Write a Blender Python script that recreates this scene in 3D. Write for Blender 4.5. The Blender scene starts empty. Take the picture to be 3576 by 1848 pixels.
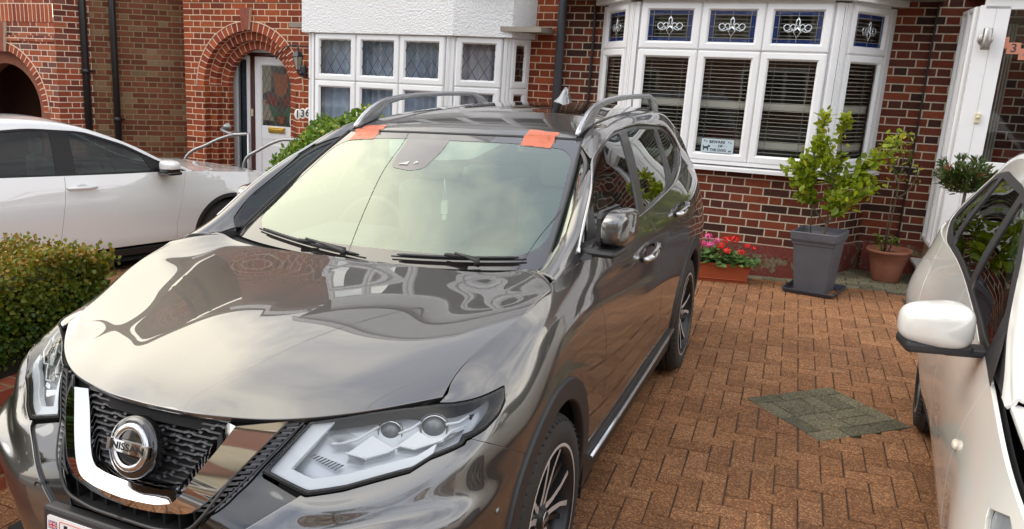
import bpy, bmesh, math, random
import numpy as np
from mathutils import Vector, Matrix
R_ = math.radians
random.seed(7); RNG = np.random.default_rng(7)
scene = bpy.context.scene
COL = scene.collection
# ------------------------------------------------------------------ camera
W0, H0 = 3576.0, 1848.0
CAMPOS = np.array([1.6233, -2.3776, 1.8337])
yaw, pit, rol, FPX, CX, CY = 0.4616, 0.2263, 0.0042, 2811.2, 1495.5, 905.7
cy_, sy_, cp_, sp_ = math.cos(yaw), math.sin(yaw), math.cos(pit), math.sin(pit)
Fv = np.array([-sy_*cp_, cy_*cp_, -sp_]); Rv = np.array([cy_, sy_, 0.0]); Uv = np.cross(Rv, Fv)
Rr = math.cos(rol)*Rv+math.sin(rol)*Uv; Uu = -math.sin(rol)*Rv+math.cos(rol)*Uv
cd = bpy.data.cameras.new('camera'); cam = bpy.data.objects.new('camera', cd); COL.objects.link(cam)
M = Matrix(((Rr[0], Uu[0], -Fv[0], CAMPOS[0]), (Rr[1], Uu[1], -Fv[1], CAMPOS[1]), (Rr[2], Uu[2], -Fv[2], CAMPOS[2]), (0, 0, 0, 1)))
cam.matrix_world = M
cd.sensor_width = 36; cd.lens = 36*FPX/W0; cd.shift_x = (W0/2-CX)/W0; cd.shift_y = (CY-H0/2)/W0
cd.clip_start = 0.05; cd.clip_end = 2000
scene.camera = cam
# ------------------------------------------------------------------ light
SUN_EL, SUN_AZ = R_(42), R_(-118)      # azimuth measured from +y (behind the houses) towards +x
w = bpy.data.worlds.new("World"); scene.world = w; w.use_nodes = True
nt = w.node_tree; nt.nodes.clear()
def nn(nt, t, **k):
    n = nt.nodes.new(t)
    for a, b in k.items():
        if a.startswith('i_'):
            key = a[2:]; key = int(key) if key.isdigit() else key.replace('_', ' ')
            n.inputs[key].default_value = b
        else: setattr(n, a, b)
    return n
def mth(nt, op, a, b=None, c=None, clamp=False):
    n = nt.nodes.new('ShaderNodeMath'); n.operation = op; n.use_clamp = clamp
    for i, v in enumerate((a, b, c)):
        if v is None: continue
        if isinstance(v, (int, float)): n.inputs[i].default_value = v
        else: nt.links.new(v, n.inputs[i])
    return n.outputs[0]
def mix(nt, f, a, b, mode='MIX'):
    n = nt.nodes.new('ShaderNodeMix'); n.data_type = 'RGBA'; n.blend_type = mode
    for i, v in ((0, f), (6, a), (7, b)):
        if isinstance(v, (int, float)): n.inputs[i].default_value = v
        elif isinstance(v, tuple): n.inputs[i].default_value = v if len(v) == 4 else (*v, 1)
        else: nt.links.new(v, n.inputs[i])
    return n.outputs[2]
def ramp(nt, fac, stops, interp='LINEAR'):
    n = nt.nodes.new('ShaderNodeValToRGB'); n.color_ramp.interpolation = interp
    e = n.color_ramp.elements
    while len(e) > 1: e.remove(e[0])
    e[0].position = stops[0][0]; e[0].color = (*stops[0][1], 1)
    for p, c in stops[1:]:
        x = e.new(p); x.color = (*c, 1)
    nt.links.new(fac, n.inputs[0]); return n.outputs[0]
sky = nn(nt, 'ShaderNodeTexSky', sky_type='NISHITA', sun_disc=False, sun_elevation=SUN_EL, sun_rotation=SUN_AZ, altitude=50, air_density=1.0, dust_density=2.2, ozone_density=1.0)
tc = nn(nt, 'ShaderNodeTexCoord')
sep = nn(nt, 'ShaderNodeSeparateXYZ'); nt.links.new(tc.outputs['Generated'], sep.inputs[0])
# clouds: project direction on a flat layer
zc = mth(nt, 'ADD', mth(nt, 'MAXIMUM', sep.outputs[2], 0.0), 0.12)
cu = mth(nt, 'DIVIDE', sep.outputs[0], zc); cv = mth(nt, 'DIVIDE', sep.outputs[1], zc)
cmb = nn(nt, 'ShaderNodeCombineXYZ'); nt.links.new(cu, cmb.inputs[0]); nt.links.new(cv, cmb.inputs[1])
no1 = nn(nt, 'ShaderNodeTexNoise', i_Scale=1.3, i_Detail=8.0, i_Roughness=0.58, i_Distortion=0.35)
nt.links.new(cmb.outputs[0], no1.inputs['Vector'])
no2 = nn(nt, 'ShaderNodeTexNoise', i_Scale=0.45, i_Detail=4.0, i_Roughness=0.5)
nt.links.new(cmb.outputs[0], no2.inputs['Vector'])
cl = mth(nt, 'ADD', mth(nt, 'MULTIPLY', no1.outputs[0], 0.55), mth(nt, 'MULTIPLY', no2.outputs[0], 0.6))
clm = ramp(nt, cl, [(0.50, (0, 0, 0)), (0.62, (1, 1, 1))])
# bright cream cloud glow placed low over the houses, not at the sun
sd = (math.sin(SUN_AZ)*math.cos(SUN_EL), math.cos(SUN_AZ)*math.cos(SUN_EL), math.sin(SUN_EL))
dt = nn(nt, 'ShaderNodeVectorMath', operation='DOT_PRODUCT'); nt.links.new(tc.outputs['Generated'], dt.inputs[0]); dt.inputs[1].default_value = (-.25, .87, .42)
glow = mth(nt, 'POWER', mth(nt, 'MULTIPLY_ADD', dt.outputs['Value'], 0.5, 0.5, clamp=True), 3.0)
ccol = mix(nt, glow, (8.6, 9.0, 9.8), (29.0, 25.6, 18.0))
skc = mix(nt, mth(nt, 'MULTIPLY', clm, 0.86), sky.outputs[0], ccol)
# thin high haze: cream over the houses, clear and blue behind the camera
vy = mth(nt, 'MULTIPLY_ADD', sep.outputs[1], 0.5, 0.5, clamp=True)
hz_ = mth(nt, 'MULTIPLY', mth(nt, 'SUBTRACT', 1.0, mth(nt, 'ABSOLUTE', sep.outputs[2])), vy)
veil = mix(nt, mth(nt, 'MULTIPLY_ADD', vy, 0.55, 0.08, clamp=True), skc, mix(nt, mth(nt, 'POWER', hz_, 1.5, clamp=True), (8.5, 8.7, 9.6), (20.5, 18.4, 13.6)))
bg = nn(nt, 'ShaderNodeBackground', i_Strength=0.15); nt.links.new(veil, bg.inputs[0])
wo = nn(nt, 'ShaderNodeOutputWorld'); nt.links.new(bg.outputs[0], wo.inputs[0])
sl = bpy.data.lights.new('sun', 'SUN'); sl.energy = 0.8; sl.angle = R_(45); sl.color = (1.0, 0.98, 0.94)
so = bpy.data.objects.new('sun', sl); COL.objects.link(so); so.location = (0, 0, 30)
so.rotation_euler = Vector((-sd[0], -sd[1], -sd[2])).to_track_quat('-Z', 'Y').to_euler()
scene.view_settings.view_transform = 'Standard'; scene.view_settings.look = 'None'; scene.view_settings.exposure = 0.50; scene.view_settings.gamma = 1
# ------------------------------------------------------------------ house frame
t0, t1, t2 = 0.0352, 0.0065, 0.0407
up = np.array([t0, t1, 1.0]); up /= np.linalg.norm(up)
hx = np.array([math.cos(t2), math.sin(t2), 0.0]); hx -= up*(hx@up); hx /= np.linalg.norm(hx); hy = np.cross(up, hx)
HB = np.array([hx, hy, up])
def H(x, y, z): return HB.T@np.array([x, y, z], float)
HM = Matrix([[hx[0], hy[0], up[0]], [hx[1], hy[1], up[1]], [hx[2], hy[2], up[2]]]).to_4x4()
def gz(x, y): return 0.0405*0+ (hx[2]*-x+ -hy[2]*y)/up[2]   # height of the paving in house coordinates
# ------------------------------------------------------------------ objects
def props(o, label=None, cat=None, group=None, kind=None):
    if label: o['label'] = label
    if cat: o['category'] = cat
    if group: o['group'] = group
    if kind: o['kind'] = kind
    return o
def empty(name, loc=(0, 0, 0), mat=None):
    o = bpy.data.objects.new(name, None); COL.objects.link(o)
    if mat is not None: o.matrix_world = mat
    else: o.location = loc
    o.empty_display_size = 0.1
    return o
def hempty(name, x, y, z):           # empty in the house frame
    m = HM.copy(); m.translation = Vector(H(x, y, z)); return empty(name, mat=m)
class MB:
    def __init__(s): s.v = []; s.f = []; s.m = []; s.uv = []; s.sm = []
    def add(s, vs, fs, mi=0, uvs=None, smooth=False):
        b = len(s.v); s.v.extend([tuple(map(float, p)) for p in vs])
        for k, f in enumerate(fs):
            s.f.append(tuple(b+i for i in f)); s.m.append(mi); s.sm.append(smooth)
            s.uv.append(uvs[k] if uvs is not None else None)
    def quad(s, a, b, c, d, mi=0, uv=None): s.add([a, b, c, d], [(0, 1, 2, 3)], mi, [uv] if uv else None)
    def box(s, x0, x1, y0, y1, z0, z1, mi=0, M=None):
        vs = [(x, y, z) for z in (z0, z1) for y in (y0, y1) for x in (x0, x1)]
        if M is not None: vs = [tuple(M@Vector(p)) for p in vs]
        s.add(vs, [(0, 2, 3, 1), (4, 5, 7, 6), (0, 1, 5, 4), (2, 6, 7, 3), (0, 4, 6, 2), (1, 3, 7, 5)], mi)
    def bbox(s, x0, x1, y0, y1, z0, z1, b=0.005, mi=0, M=None):     # bevelled box
        bm = bmesh.new(); bmesh.ops.create_cube(bm, size=1)
        for v in bm.verts: v.co = Vector(((x0+x1)/2+v.co.x*(x1-x0), (y0+y1)/2+v.co.y*(y1-y0), (z0+z1)/2+v.co.z*(z1-z0)))
        bmesh.ops.bevel(bm, geom=bm.edges[:], offset=b, segments=2, affect='EDGES', profile=0.5)
        s.frombm(bm, mi, M); bm.free()
    def frombm(s, bm, mi=0, M=None, smooth=False):
        bm.verts.index_update(); vs = [tuple((M@v.co) if M is not None else v.co) for v in bm.verts]
        s.add(vs, [tuple(v.index for v in f.verts) for f in bm.faces], mi, smooth=smooth)
    def tube(s, pts, r, n=8, mi=0, caps=True, smooth=True, closed=False):
        P = [Vector(p) for p in pts]; N = len(P); rs = r if isinstance(r, (list, tuple, np.ndarray)) else [r]*N
        vs = []; prev = None
        for i in range(N):
            a = P[(i-1) % N] if (closed or i > 0) else P[i]; b = P[(i+1) % N] if (closed or i < N-1) else P[i]
            t = (b-a); t = t.normalized() if t.length > 1e-9 else Vector((0, 0, 1))
            if prev is None:
                q = Vector((0, 0, 1)) if abs(t.z) < 0.9 else Vector((1, 0, 0)); u = t.cross(q).normalized()
            else:
                u = prev-t*prev.dot(t); u = u.normalized() if u.length > 1e-6 else t.orthogonal().normalized()
            prev = u; wv = t.cross(u)
            for k in range(n):
                a_ = 2*math.pi*k/n; vs.append(P[i]+(u*math.cos(a_)+wv*math.sin(a_))*rs[i])
        fs = []
        for i in range(N if closed else N-1):
            for k in range(n):
                j = (i+1) % N; fs.append((i*n+k, i*n+(k+1) % n, j*n+(k+1) % n, j*n+k))
        s.add(vs, fs, mi, smooth=smooth)
        if caps and not closed:
            b = len(s.v)-N*n
            s.f.append(tuple(b+k for k in range(n))[::-1]); s.m.append(mi); s.uv.append(None); s.sm.append(False)
            s.f.append(tuple(b+(N-1)*n+k for k in range(n))); s.m.append(mi); s.uv.append(None); s.sm.append(False)
    def lathe(s, prof, M=None, n=32, mi=0, smooth=True):      # prof list of (r,z) around local z
        vs = []; 
        for r, z in prof:
            for k in range(n):
                a = 2*math.pi*k/n; p = Vector((r*math.cos(a), r*math.sin(a), z)); vs.append(M@p if M is not None else p)
        fs = [(i*n+k, i*n+(k+1) % n, (i+1)*n+(k+1) % n, (i+1)*n+k) for i in range(len(prof)-1) for k in range(n)]
        s.add(vs, fs, mi, smooth=smooth)
    def prism(s, poly, d0, d1, M=None, mi=0):                # polygon in local xy extruded along z
        n = len(poly); vs = [Vector((x, y, d)) for d in (d0, d1) for x, y in poly]
        if M is not None: vs = [M@p for p in vs]
        s.add(vs, [tuple(range(n))[::-1], tuple(range(n, 2*n))]+[(i, (i+1) % n, n+(i+1) % n, n+i) for i in range(n)], mi)
    def build(s, name, mats, parent=None, auto=None):
        me = bpy.data.meshes.new(name); me.from_pydata(s.v, [], s.f)
        if not isinstance(mats, (list, tuple)): mats = [mats]
        for m in mats: me.materials.append(m)
        me.polygons.foreach_set('material_index', s.m); me.polygons.foreach_set('use_smooth', s.sm)
        if any(u is not None for u in s.uv):
            ul = me.uv_layers.new(name='UVMap'); k = 0
            for f, u in zip(me.polygons, s.uv):
                for j in range(f.loop_total):
                    if u is not None: ul.data[f.loop_start+j].uv = u[j]
        me.update(); o = bpy.data.objects.new(name, me); COL.objects.link(o)
        if parent is not None: o.parent = parent
        return o
# ------------------------------------------------------------------ materials
def pmat(name, base, rough=0.5, metal=0.0, coat=0.0, spec=0.5, bump=0, bscale=200, emis=None, var=0.0, vscale=8.0, coatr=0.03, bdist=0.001):
    m = bpy.data.materials.new(name); m.use_nodes = True; nt = m.node_tree; b = nt.nodes['Principled BSDF']
    b.inputs['Base Color'].default_value = (*base, 1); b.inputs['Roughness'].default_value = rough; b.inputs['Metallic'].default_value = metal
    b.inputs['Coat Weight'].default_value = coat; b.inputs['Coat Roughness'].default_value = coatr; b.inputs['Specular IOR Level'].default_value = spec
    tcx = nn(nt, 'ShaderNodeTexCoord')
    if var:
        no = nn(nt, 'ShaderNodeTexNoise', i_Scale=vscale, i_Detail=6.0, i_Roughness=0.65); nt.links.new(tcx.outputs['Object'], no.inputs['Vector'])
        lo = tuple(c*(1-var) for c in base); hi = tuple(min(1, c*(1+var)) for c in base)
        nt.links.new(ramp(nt, no.outputs[0], [(0.3, lo), (0.7, hi)]), b.inputs['Base Color'])
        nt.links.new(mth(nt, 'MULTIPLY_ADD', no.outputs[0], 0.25, rough-0.125, clamp=True), b.inputs['Roughness'])
    if bump:
        n2 = nn(nt, 'ShaderNodeTexNoise', i_Scale=bscale, i_Detail=4.0); nt.links.new(tcx.outputs['Object'], n2.inputs['Vector'])
        bn = nn(nt, 'ShaderNodeBump', i_Strength=bump, i_Distance=bdist); nt.links.new(n2.outputs[0], bn.inputs['Height']); nt.links.new(bn.outputs[0], b.inputs['Normal'])
    if emis: b.inputs['Emission Color'].default_value = (*emis[:3], 1); b.inputs['Emission Strength'].default_value = emis[3]
    return m
def brick_mat(name, stops, mortar, bond='flemish', mw=0.0055, rough=0.8, dark=0.25, rowh=0.075):
    m = bpy.data.materials.new(name); m.use_nodes = True; nt = m.node_tree; b = nt.nodes['Principled BSDF']
    uv = nn(nt, 'ShaderNodeUVMap', uv_map='UVMap'); wob = nn(nt, 'ShaderNodeTexNoise', i_Scale=9.0, i_Detail=2.0); nt.links.new(uv.outputs[0], wob.inputs['Vector'])
    sp = nn(nt, 'ShaderNodeSeparateXYZ'); nt.links.new(uv.outputs[0], sp.inputs[0])
    u = mth(nt, 'ADD', sp.outputs[0], mth(nt, 'MULTIPLY_ADD', wob.outputs[0], 0.007, -0.0035)); v = mth(nt, 'ADD', sp.outputs[1], mth(nt, 'MULTIPLY_ADD', wob.outputs[0], 0.005, -0.0025))
    vr = mth(nt, 'DIVIDE', v, rowh); row = mth(nt, 'FLOOR', vr); vf = mth(nt, 'FRACT', vr)
    dv = mth(nt, 'MULTIPLY', mth(nt, 'MINIMUM', vf, mth(nt, 'SUBTRACT', 1.0, vf)), rowh)
    P = {'flemish': 0.3375, 'stretcher': 0.225, 'soldier': 0.225}[bond]
    sh = {'flemish': 0.5, 'stretcher': 0.5, 'soldier': 0.0}[bond]
    uu = mth(nt, 'ADD', mth(nt, 'DIVIDE', u, P), mth(nt, 'MULTIPLY', mth(nt, 'MODULO', row, 2.0), sh))
    cell = mth(nt, 'FLOOR', uu); a = mth(nt, 'MULTIPLY', mth(nt, 'FRACT', uu), P)
    if bond == 'flemish':
        ish = mth(nt, 'GREATER_THAN', a, 0.225); a2 = mth(nt, 'SUBTRACT', a, mth(nt, 'MULTIPLY', ish, 0.225)); wd = mth(nt, 'SUBTRACT', 0.225, mth(nt, 'MULTIPLY', ish, 0.1125))
    else: ish = mth(nt, 'MULTIPLY', a, 0.0); a2 = a; wd = mth(nt, 'ADD', ish, P)
    du = mth(nt, 'MINIMUM', a2, mth(nt, 'SUBTRACT', wd, a2)); d = mth(nt, 'MINIMUM', du, dv)
    idc = nn(nt, 'ShaderNodeCombineXYZ'); nt.links.new(mth(nt, 'MULTIPLY_ADD', cell, 2.0, ish), idc.inputs[0]); nt.links.new(row, idc.inputs[1])
    wn = nn(nt, 'ShaderNodeTexWhiteNoise', noise_dimensions='2D'); nt.links.new(idc.outputs[0], wn.inputs['Vector'])
    col = ramp(nt, wn.outputs[0], stops, 'LINEAR')
    mo = nn(nt, 'ShaderNodeTexNoise', i_Scale=38.0, i_Detail=6.0, i_Roughness=0.7); nt.links.new(uv.outputs[0], mo.inputs['Vector'])
    col = mix(nt, 1.0, col, ramp(nt, mo.outputs[0], [(0.25, (1-dark,)*3), (0.75, (1+dark*.5,)*3)]), 'MULTIPLY')
    big = nn(nt, 'ShaderNodeTexNoise', i_Scale=1.7, i_Detail=3.0); nt.links.new(uv.outputs[0], big.inputs['Vector'])
    col = mix(nt, 1.0, col, ramp(nt, big.outputs[0], [(0.3, (.82, .80, .80)), (0.7, (1.08, 1.06, 1.05))]), 'MULTIPLY')
    mr = nn(nt, 'ShaderNodeMapRange', i_1=mw*0.75, i_2=mw*1.25, interpolation_type='SMOOTHSTEP'); nt.links.new(d, mr.inputs[0])
    mcol = mix(nt, mo.outputs[0], tuple(c*.78 for c in mortar), tuple(min(1, c*1.12) for c in mortar))
    nt.links.new(mix(nt, mr.outputs[0], mcol, col), b.inputs['Base Color'])
    b.inputs['Roughness'].default_value = rough; b.inputs['Specular IOR Level'].default_value = 0.3
    hgt = mth(nt, 'ADD', mr.outputs[0], mth(nt, 'MULTIPLY', mo.outputs[0], 0.35))
    bn = nn(nt, 'ShaderNodeBump', i_Strength=0.8, i_Distance=0.004); nt.links.new(hgt, bn.inputs['Height']); nt.links.new(bn.outputs[0], b.inputs['Normal'])
    return m
def glass_mat(name, tint=(0.9, 0.95, 0.93), refl=1.0, rough=0.0, alpha_tint=1.0, ior=1.5, coat=(1, 1, 1)):
    m = bpy.data.materials.new(name); m.use_nodes = True; nt = m.node_tree; nt.nodes.clear()
    out = nn(nt, 'ShaderNodeOutputMaterial'); tr = nn(nt, 'ShaderNodeBsdfTransparent'); tr.inputs[0].default_value = (*tint, 1)
    gl = nn(nt, 'ShaderNodeBsdfGlossy', i_Roughness=rough); gl.inputs['Color'].default_value = (*coat, 1)
    fr = nn(nt, 'ShaderNodeFresnel', i_IOR=ior); ge = nn(nt, 'ShaderNodeNewGeometry')
    fac = mth(nt, 'MULTIPLY', fr.outputs[0], refl, clamp=True)
    fac = mth(nt, 'MULTIPLY', fac, mth(nt, 'SUBTRACT', 1.0, mth(nt, 'MULTIPLY', ge.outputs['Backfacing'], 0.6)))
    mx = nn(nt, 'ShaderNodeMixShader'); nt.links.new(fac, mx.inputs[0]); nt.links.new(tr.outputs[0], mx.inputs[1]); nt.links.new(gl.outputs[0], mx.inputs[2])
    nt.links.new(mx.outputs[0], out.inputs[0]); return m
BR_RED = brick_mat('red_brick', [(0, (.17, .034, .013)), (.3, (.27, .050, .017)), (.6, (.33, .066, .020)), (.85, (.39, .092, .027)), (1, (.19, .040, .016))], (.68, .50, .34), dark=.35)
BR_MIX = brick_mat('mixed_red_brick', [(0, (.045, .018, .013)), (.25, (.095, .026, .014)), (.5, (.165, .034, .015)), (.75, (.235, .055, .021)), (.9, (.13, .034, .020)), (1, (.038, .018, .015))], (.54, .46, .34), dark=.4)
BR_BROWN = brick_mat('brown_stock_brick', [(0, (.13, .042, .022)), (.3, (.17, .055, .028)), (.55, (.21, .07, .034)), (.80, (.22, .11, .052)), (.93, (.25, .17, .095)), (1, (.15, .09, .045))], (.26, .20, .11), rough=.9, mw=.0065)
BR_138 = brick_mat('multi_red_brick', [(0, (.13, .035, .02)), (.25, (.24, .05, .024)), (.55, (.34, .075, .03)), (.8, (.42, .12, .05)), (1, (.15, .07, .06))], (.74, .58, .44))
BR_SOLD = brick_mat('arch_brick', [(0, (.22, .04, .018)), (.4, (.34, .065, .026)), (.8, (.42, .10, .035)), (1, (.28, .06, .03))], (.72, .52, .37), bond='soldier', mw=.006)
BR_LOW = brick_mat('garden_wall_brick', [(0, (.24, .05, .03)), (.5, (.34, .07, .04)), (1, (.42, .11, .06))], (.36, .24, .13), bond='stretcher', mw=.007)
UPVC = pmat('white_upvc', (.80, .80, .79), rough=.32, spec=.5, var=.03, vscale=3)
UPVCJ = pmat('frame_joint_seal', (.50, .47, .44), rough=.5)
RENDERW = pmat('white_roughcast', (.80, .80, .79), rough=.9, bump=1.0, bscale=48, bdist=.02)
GLASS = glass_mat('window_glass', (.86, .90, .90), refl=1.0)
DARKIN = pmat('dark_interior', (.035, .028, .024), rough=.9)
INTW = pmat('interior_wall', (.25, .22, .18), rough=.9, var=.2, vscale=1.5)
BLACKP = pmat('black_plastic_pipe', (.018, .016, .017), rough=.35)
GREYPIPE = pmat('grey_painted_pipe', (.055, .058, .066), rough=.45)
LEAD = pmat('lead_came', (.09, .085, .08), rough=.5, metal=.3)
TILE = pmat('roof_tile', (.17, .075, .05), rough=.85, var=.35, vscale=14, bump=.6, bscale=30, bdist=.02)
STONEC = pmat('cream_trim', (.62, .52, .38), rough=.8, var=.15)
# ================================================================== houses
def wq(mb, a, b, z0, z1, u0=0.0, mi=0):
    L = math.hypot(b[0]-a[0], b[1]-a[1])
    mb.quad((a[0], a[1], z0), (b[0], b[1], z0), (b[0], b[1], z1), (a[0], a[1], z1), mi, [(u0, z0), (u0+L, z0), (u0+L, z1), (u0, z1)])
    return u0+L
def rectloft(mb, o, ud, nd, x0, x1, z0, z1, prof, mi=0):
    """nested rectangles: prof = [(inset, out), ...] lofted into a mitred frame"""
    vs = []
    for ins, out in prof:
        for (x, z) in ((x0+ins, z0+ins), (x1-ins, z0+ins), (x1-ins, z1-ins), (x0+ins, z1-ins)):
            vs.append((o[0]+ud[0]*x+nd[0]*out, o[1]+ud[1]*x+nd[1]*out, z))
    fs = [(k*4+i, k*4+(i+1) % 4, (k+1)*4+(i+1) % 4, (k+1)*4+i) for k in range(len(prof)-1) for i in range(4)]
    mb.add(vs, fs, mi)
SASH = [(0.0, 0.0), (0.0, 0.018), (0.004, 0.024), (0.010, 0.032), (0.052, 0.034), (0.058, 0.030), (0.066, 0.016), (0.071, 0.008)]
def window(parent, o, ud, nd, x0, x1, z0, z1, kind=None, ins=0.071, frame='window_frame'):
    fr = MB(); rectloft(fr, o, ud, nd, x0+.004, x1-.004, z0+.004, z1-.004, SASH if ins == .071 else [(a*ins/.071, b) for a, b in SASH])
    fo = fr.build(frame, UPVC, parent)
    g = MB(); P = lambda x, z, d: (o[0]+ud[0]*x+nd[0]*d, o[1]+ud[1]*x+nd[1]*d, z)
    a, b, c, d = x0+ins, x1-ins, z0+ins, z1-ins
    g.quad(P(a, c, .009), P(b, c, .009), P(b, d, .009), P(a, d, .009))
    g.build('pane', GLASS, fo)
    if kind == 'lead':
        l = MB(); sx, sz = .128, .20; wr = .0035; seg = []
        cxm, czm = (a+b)/2, (c+d)/2
        for k in range(-6, 7):
            for s in (1, -1):
                # line through (cxm + k*sx, czm) slope s*sz/sx
                pts = []
                for zz in (c, d): 
                    pts.append([cxm+k*sx*1.0+(zz-czm)/(s*sz/ sx*1.0)*1.0, zz])
                (xa, za), (xb, zb) = pts
                t0_, t1_ = 0.0, 1.0; dx = xb-xa
                for lim, sg in ((a, 1), (b, -1)):
                    fa, fb = sg*(xa-lim), sg*(xb-lim)
                    if fa < 0 and fb < 0: t0_ = 2
                    elif fa < 0: t0_ = max(t0_, fa/(fa-fb))
                    elif fb < 0: t1_ = min(t1_, fa/(fa-fb))
                if t0_ < t1_: seg.append((P(xa+dx*t0_, za+(zb-za)*t0_, .012), P(xa+dx*t1_, za+(zb-za)*t1_, .012)))
        for p, q in seg: l.tube([p, q], wr, 5)
        l.build('lead_lattice', LEAD, fo)
    if kind == 'blue':
        bl = MB(); bw = .045
        for (xx0, xx1, zz0, zz1) in ((a, a+bw, c, d), (b-bw, b, c, d), (a+bw, b-bw, c, c+.04), (a+bw, b-bw, d-.04, d)):
            bl.quad(P(xx0, zz0, .0065), P(xx1, zz0, .0065), P(xx1, zz1, .0065), P(xx0, zz1, .0065))
        bl.build('blue_glass_border', BLUEG, fo)
        l = MB(); wr = .0028; m_ = (a+b)/2; q_ = (c+d)/2
        for xx in (a+bw, b-bw): l.tube([P(xx, c, .012), P(xx, d, .012)], wr, 5)
        for zz in (c+.04, d-.04): l.tube([P(a, zz, .012), P(b, zz, .012)], wr, 5)
        for p, q in (((m_, c), (m_, c+.06)), ((m_, d-.075), (m_, d)), ((a, q_), (m_-.11*min(1, (b-a)/.39), q_)), ((m_+.11*min(1, (b-a)/.39), q_), (b, q_))):
            l.tube([P(p[0], p[1], .012), P(q[0], q[1], .012)], wr, 5)
        l.build('lead_strips', LEADL, fo)
        s = MB(); k = min(1, (b-a)/.39)
        def cur(pts, r=.006): s.tube([P(m_+x*k, q_+z, .014) for x, z in pts], r, 6)
        arc = lambda cx, cz, rx, rz, a0, a1, n=14: [(cx+rx*math.cos(R_(a0+(a1-a0)*i/n)), cz+rz*math.sin(R_(a0+(a1-a0)*i/n))) for i in range(n+1)]
        for sg in (1, -1):
            cur([(sg*x, z) for x, z in arc(.085, -.002, .026, .026, 200, -160)]); cur([(sg*x, z) for x, z in arc(.038, .004, .020, .020, 230, -100)])
            cur([(sg*x, z) for x, z in [(.110, -.004), (.10, -.03), (.07, -.04), (.035, -.025), (0, .0)]])
            cur([(sg*x, z) for x, z in [(0, .085), (.014, .055), (.014, .025), (0, .0)]])
            cur([(sg*x, z) for x, z in [(.0, -.005), (.03, -.035), (.0, -.085)]], .005)
        s.build('bevelled_glass_motif', BEVEL, fo)
    return fo
BLUEG = pmat('blue_stained_glass', (.008, .035, .17), rough=.12, spec=.6)
LEADL = pmat('grey_lead_strip', (.22, .22, .22), rough=.5)
BEVEL = pmat('bevelled_clear_glass', (.62, .66, .68), rough=.08, metal=.75)
def upper_storey(parent, xl, xr, ytop, bayx0, bayx1, bayy, rendered, z0=2.65, brick=None, gable=True):
    """first floor and roof of a house: bay with windows under a gable, tiled hip roof"""
    ze = 5.25
    m = MB()
    for a, b in ((xl, bayx0), (bayx1, xr)):
        if b-a > .05: wq(m, (a, ytop), (b, ytop), z0, ze, a)
    m.build('upper_wall', brick, parent)
    b = MB(); by = bayy-.06
    lx, rx = bayx0+.38, bayx1-.38
    pts = [(bayx0, ytop), (lx, by), (rx, by), (bayx1, ytop)]
    for p, q in zip(pts[:-1], pts[1:]):
        wq(b, p, q, z0-.02, 3.45); wq(b, p, q, 4.62, ze+.05)
    b.build('bay_render', rendered, parent)
    for p, q in zip(pts[:-1], pts[1:]):
        L = math.hypot(q[0]-p[0], q[1]-p[1]); ud = ((q[0]-p[0])/L, (q[1]-p[1])/L); nd = (ud[1], -ud[0]); n = max(1, round(L/.56))
        for k in range(n):
            window(parent, p, ud, nd, k*L/n, (k+1)*L/n, 3.45, 4.22, frame='upper_window'); window(parent, p, ud, nd, k*L/n, (k+1)*L/n, 4.22, 4.62, frame='upper_window')
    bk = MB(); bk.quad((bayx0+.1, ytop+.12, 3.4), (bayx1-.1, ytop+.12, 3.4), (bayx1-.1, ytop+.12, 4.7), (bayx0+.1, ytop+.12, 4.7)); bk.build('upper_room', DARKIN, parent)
    if gable:
        g = MB(); xm = (bayx0+bayx1)/2; hw = (bayx1-bayx0)/2+.25; yf = by-.12
        g.add([(xm-hw, yf, ze+.0), (xm+hw, yf, ze), (xm, yf, ze+1.75)], [(0, 1, 2)]); g.build('gable', rendered, parent)
        bb = MB()
        for s in (-1, 1):
            bb.add([(xm+s*(hw+.1), yf-.05, ze-.12), (xm+s*(hw+.1), yf-.05, ze+.12), (xm, yf-.05, ze+1.98), (xm, yf-.05, ze+1.72)], [(0, 1, 2, 3)])
            bb.add([(xm+s*(hw+.1), yf-.02, ze-.12), (xm+s*(hw+.1), yf-.02, ze+.12), (xm, yf-.02, ze+1.98), (xm, yf-.02, ze+1.72)], [(0, 1, 2, 3)])
        bb.build('barge_board', UPVC, parent)
        t = MB()
        for s in (-1, 1): t.quad((xm+s*(hw+.1), yf-.06, ze+.12), (xm, yf-.06, ze+1.98), (xm, ytop+3.0, ze+1.98), (xm+s*(hw+.1), ytop+.2, ze+.12))
        t.build('gable_roof', TILE, parent)
    r = MB(); yb = ytop+8
    r.quad((xl-.0, ytop-.35, ze), (xr, ytop-.35, ze), (xr, ytop+4.0, ze+3.1), (xl, ytop+4.0, ze+3.1))
    r.quad((xl, ytop+4.0, ze+3.1), (xr, ytop+4.0, ze+3.1), (xr, yb, ze), (xl, yb, ze))
    r.build('roof', TILE, parent)
    e = MB(); e.box(xl, bayx0-.3, ytop-.42, ytop-.30, ze-.12, ze+.03); e.box(bayx1+.3, xr, ytop-.42, ytop-.30, ze-.12, ze+.03); e.build('gutter', UPVC, parent)
class HO:                                 # house with children given in house coordinates, origin at its base
    def __init__(s, name, x, y, z): s.o = hempty(name, x, y, z); s.b = np.array([x, y, z])
    def fix(s):
        # children were built in absolute house coordinates: shift them into the empty's frame
        for c in s.o.children: c.data.transform(Matrix.Translation((-s.b[0], -s.b[1], -s.b[2])))
        for c in s.o.children:
            for g in c.children: g.data.transform(Matrix.Translation((-s.b[0], -s.b[1], -s.b[2])))
YW = 6.28
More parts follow.
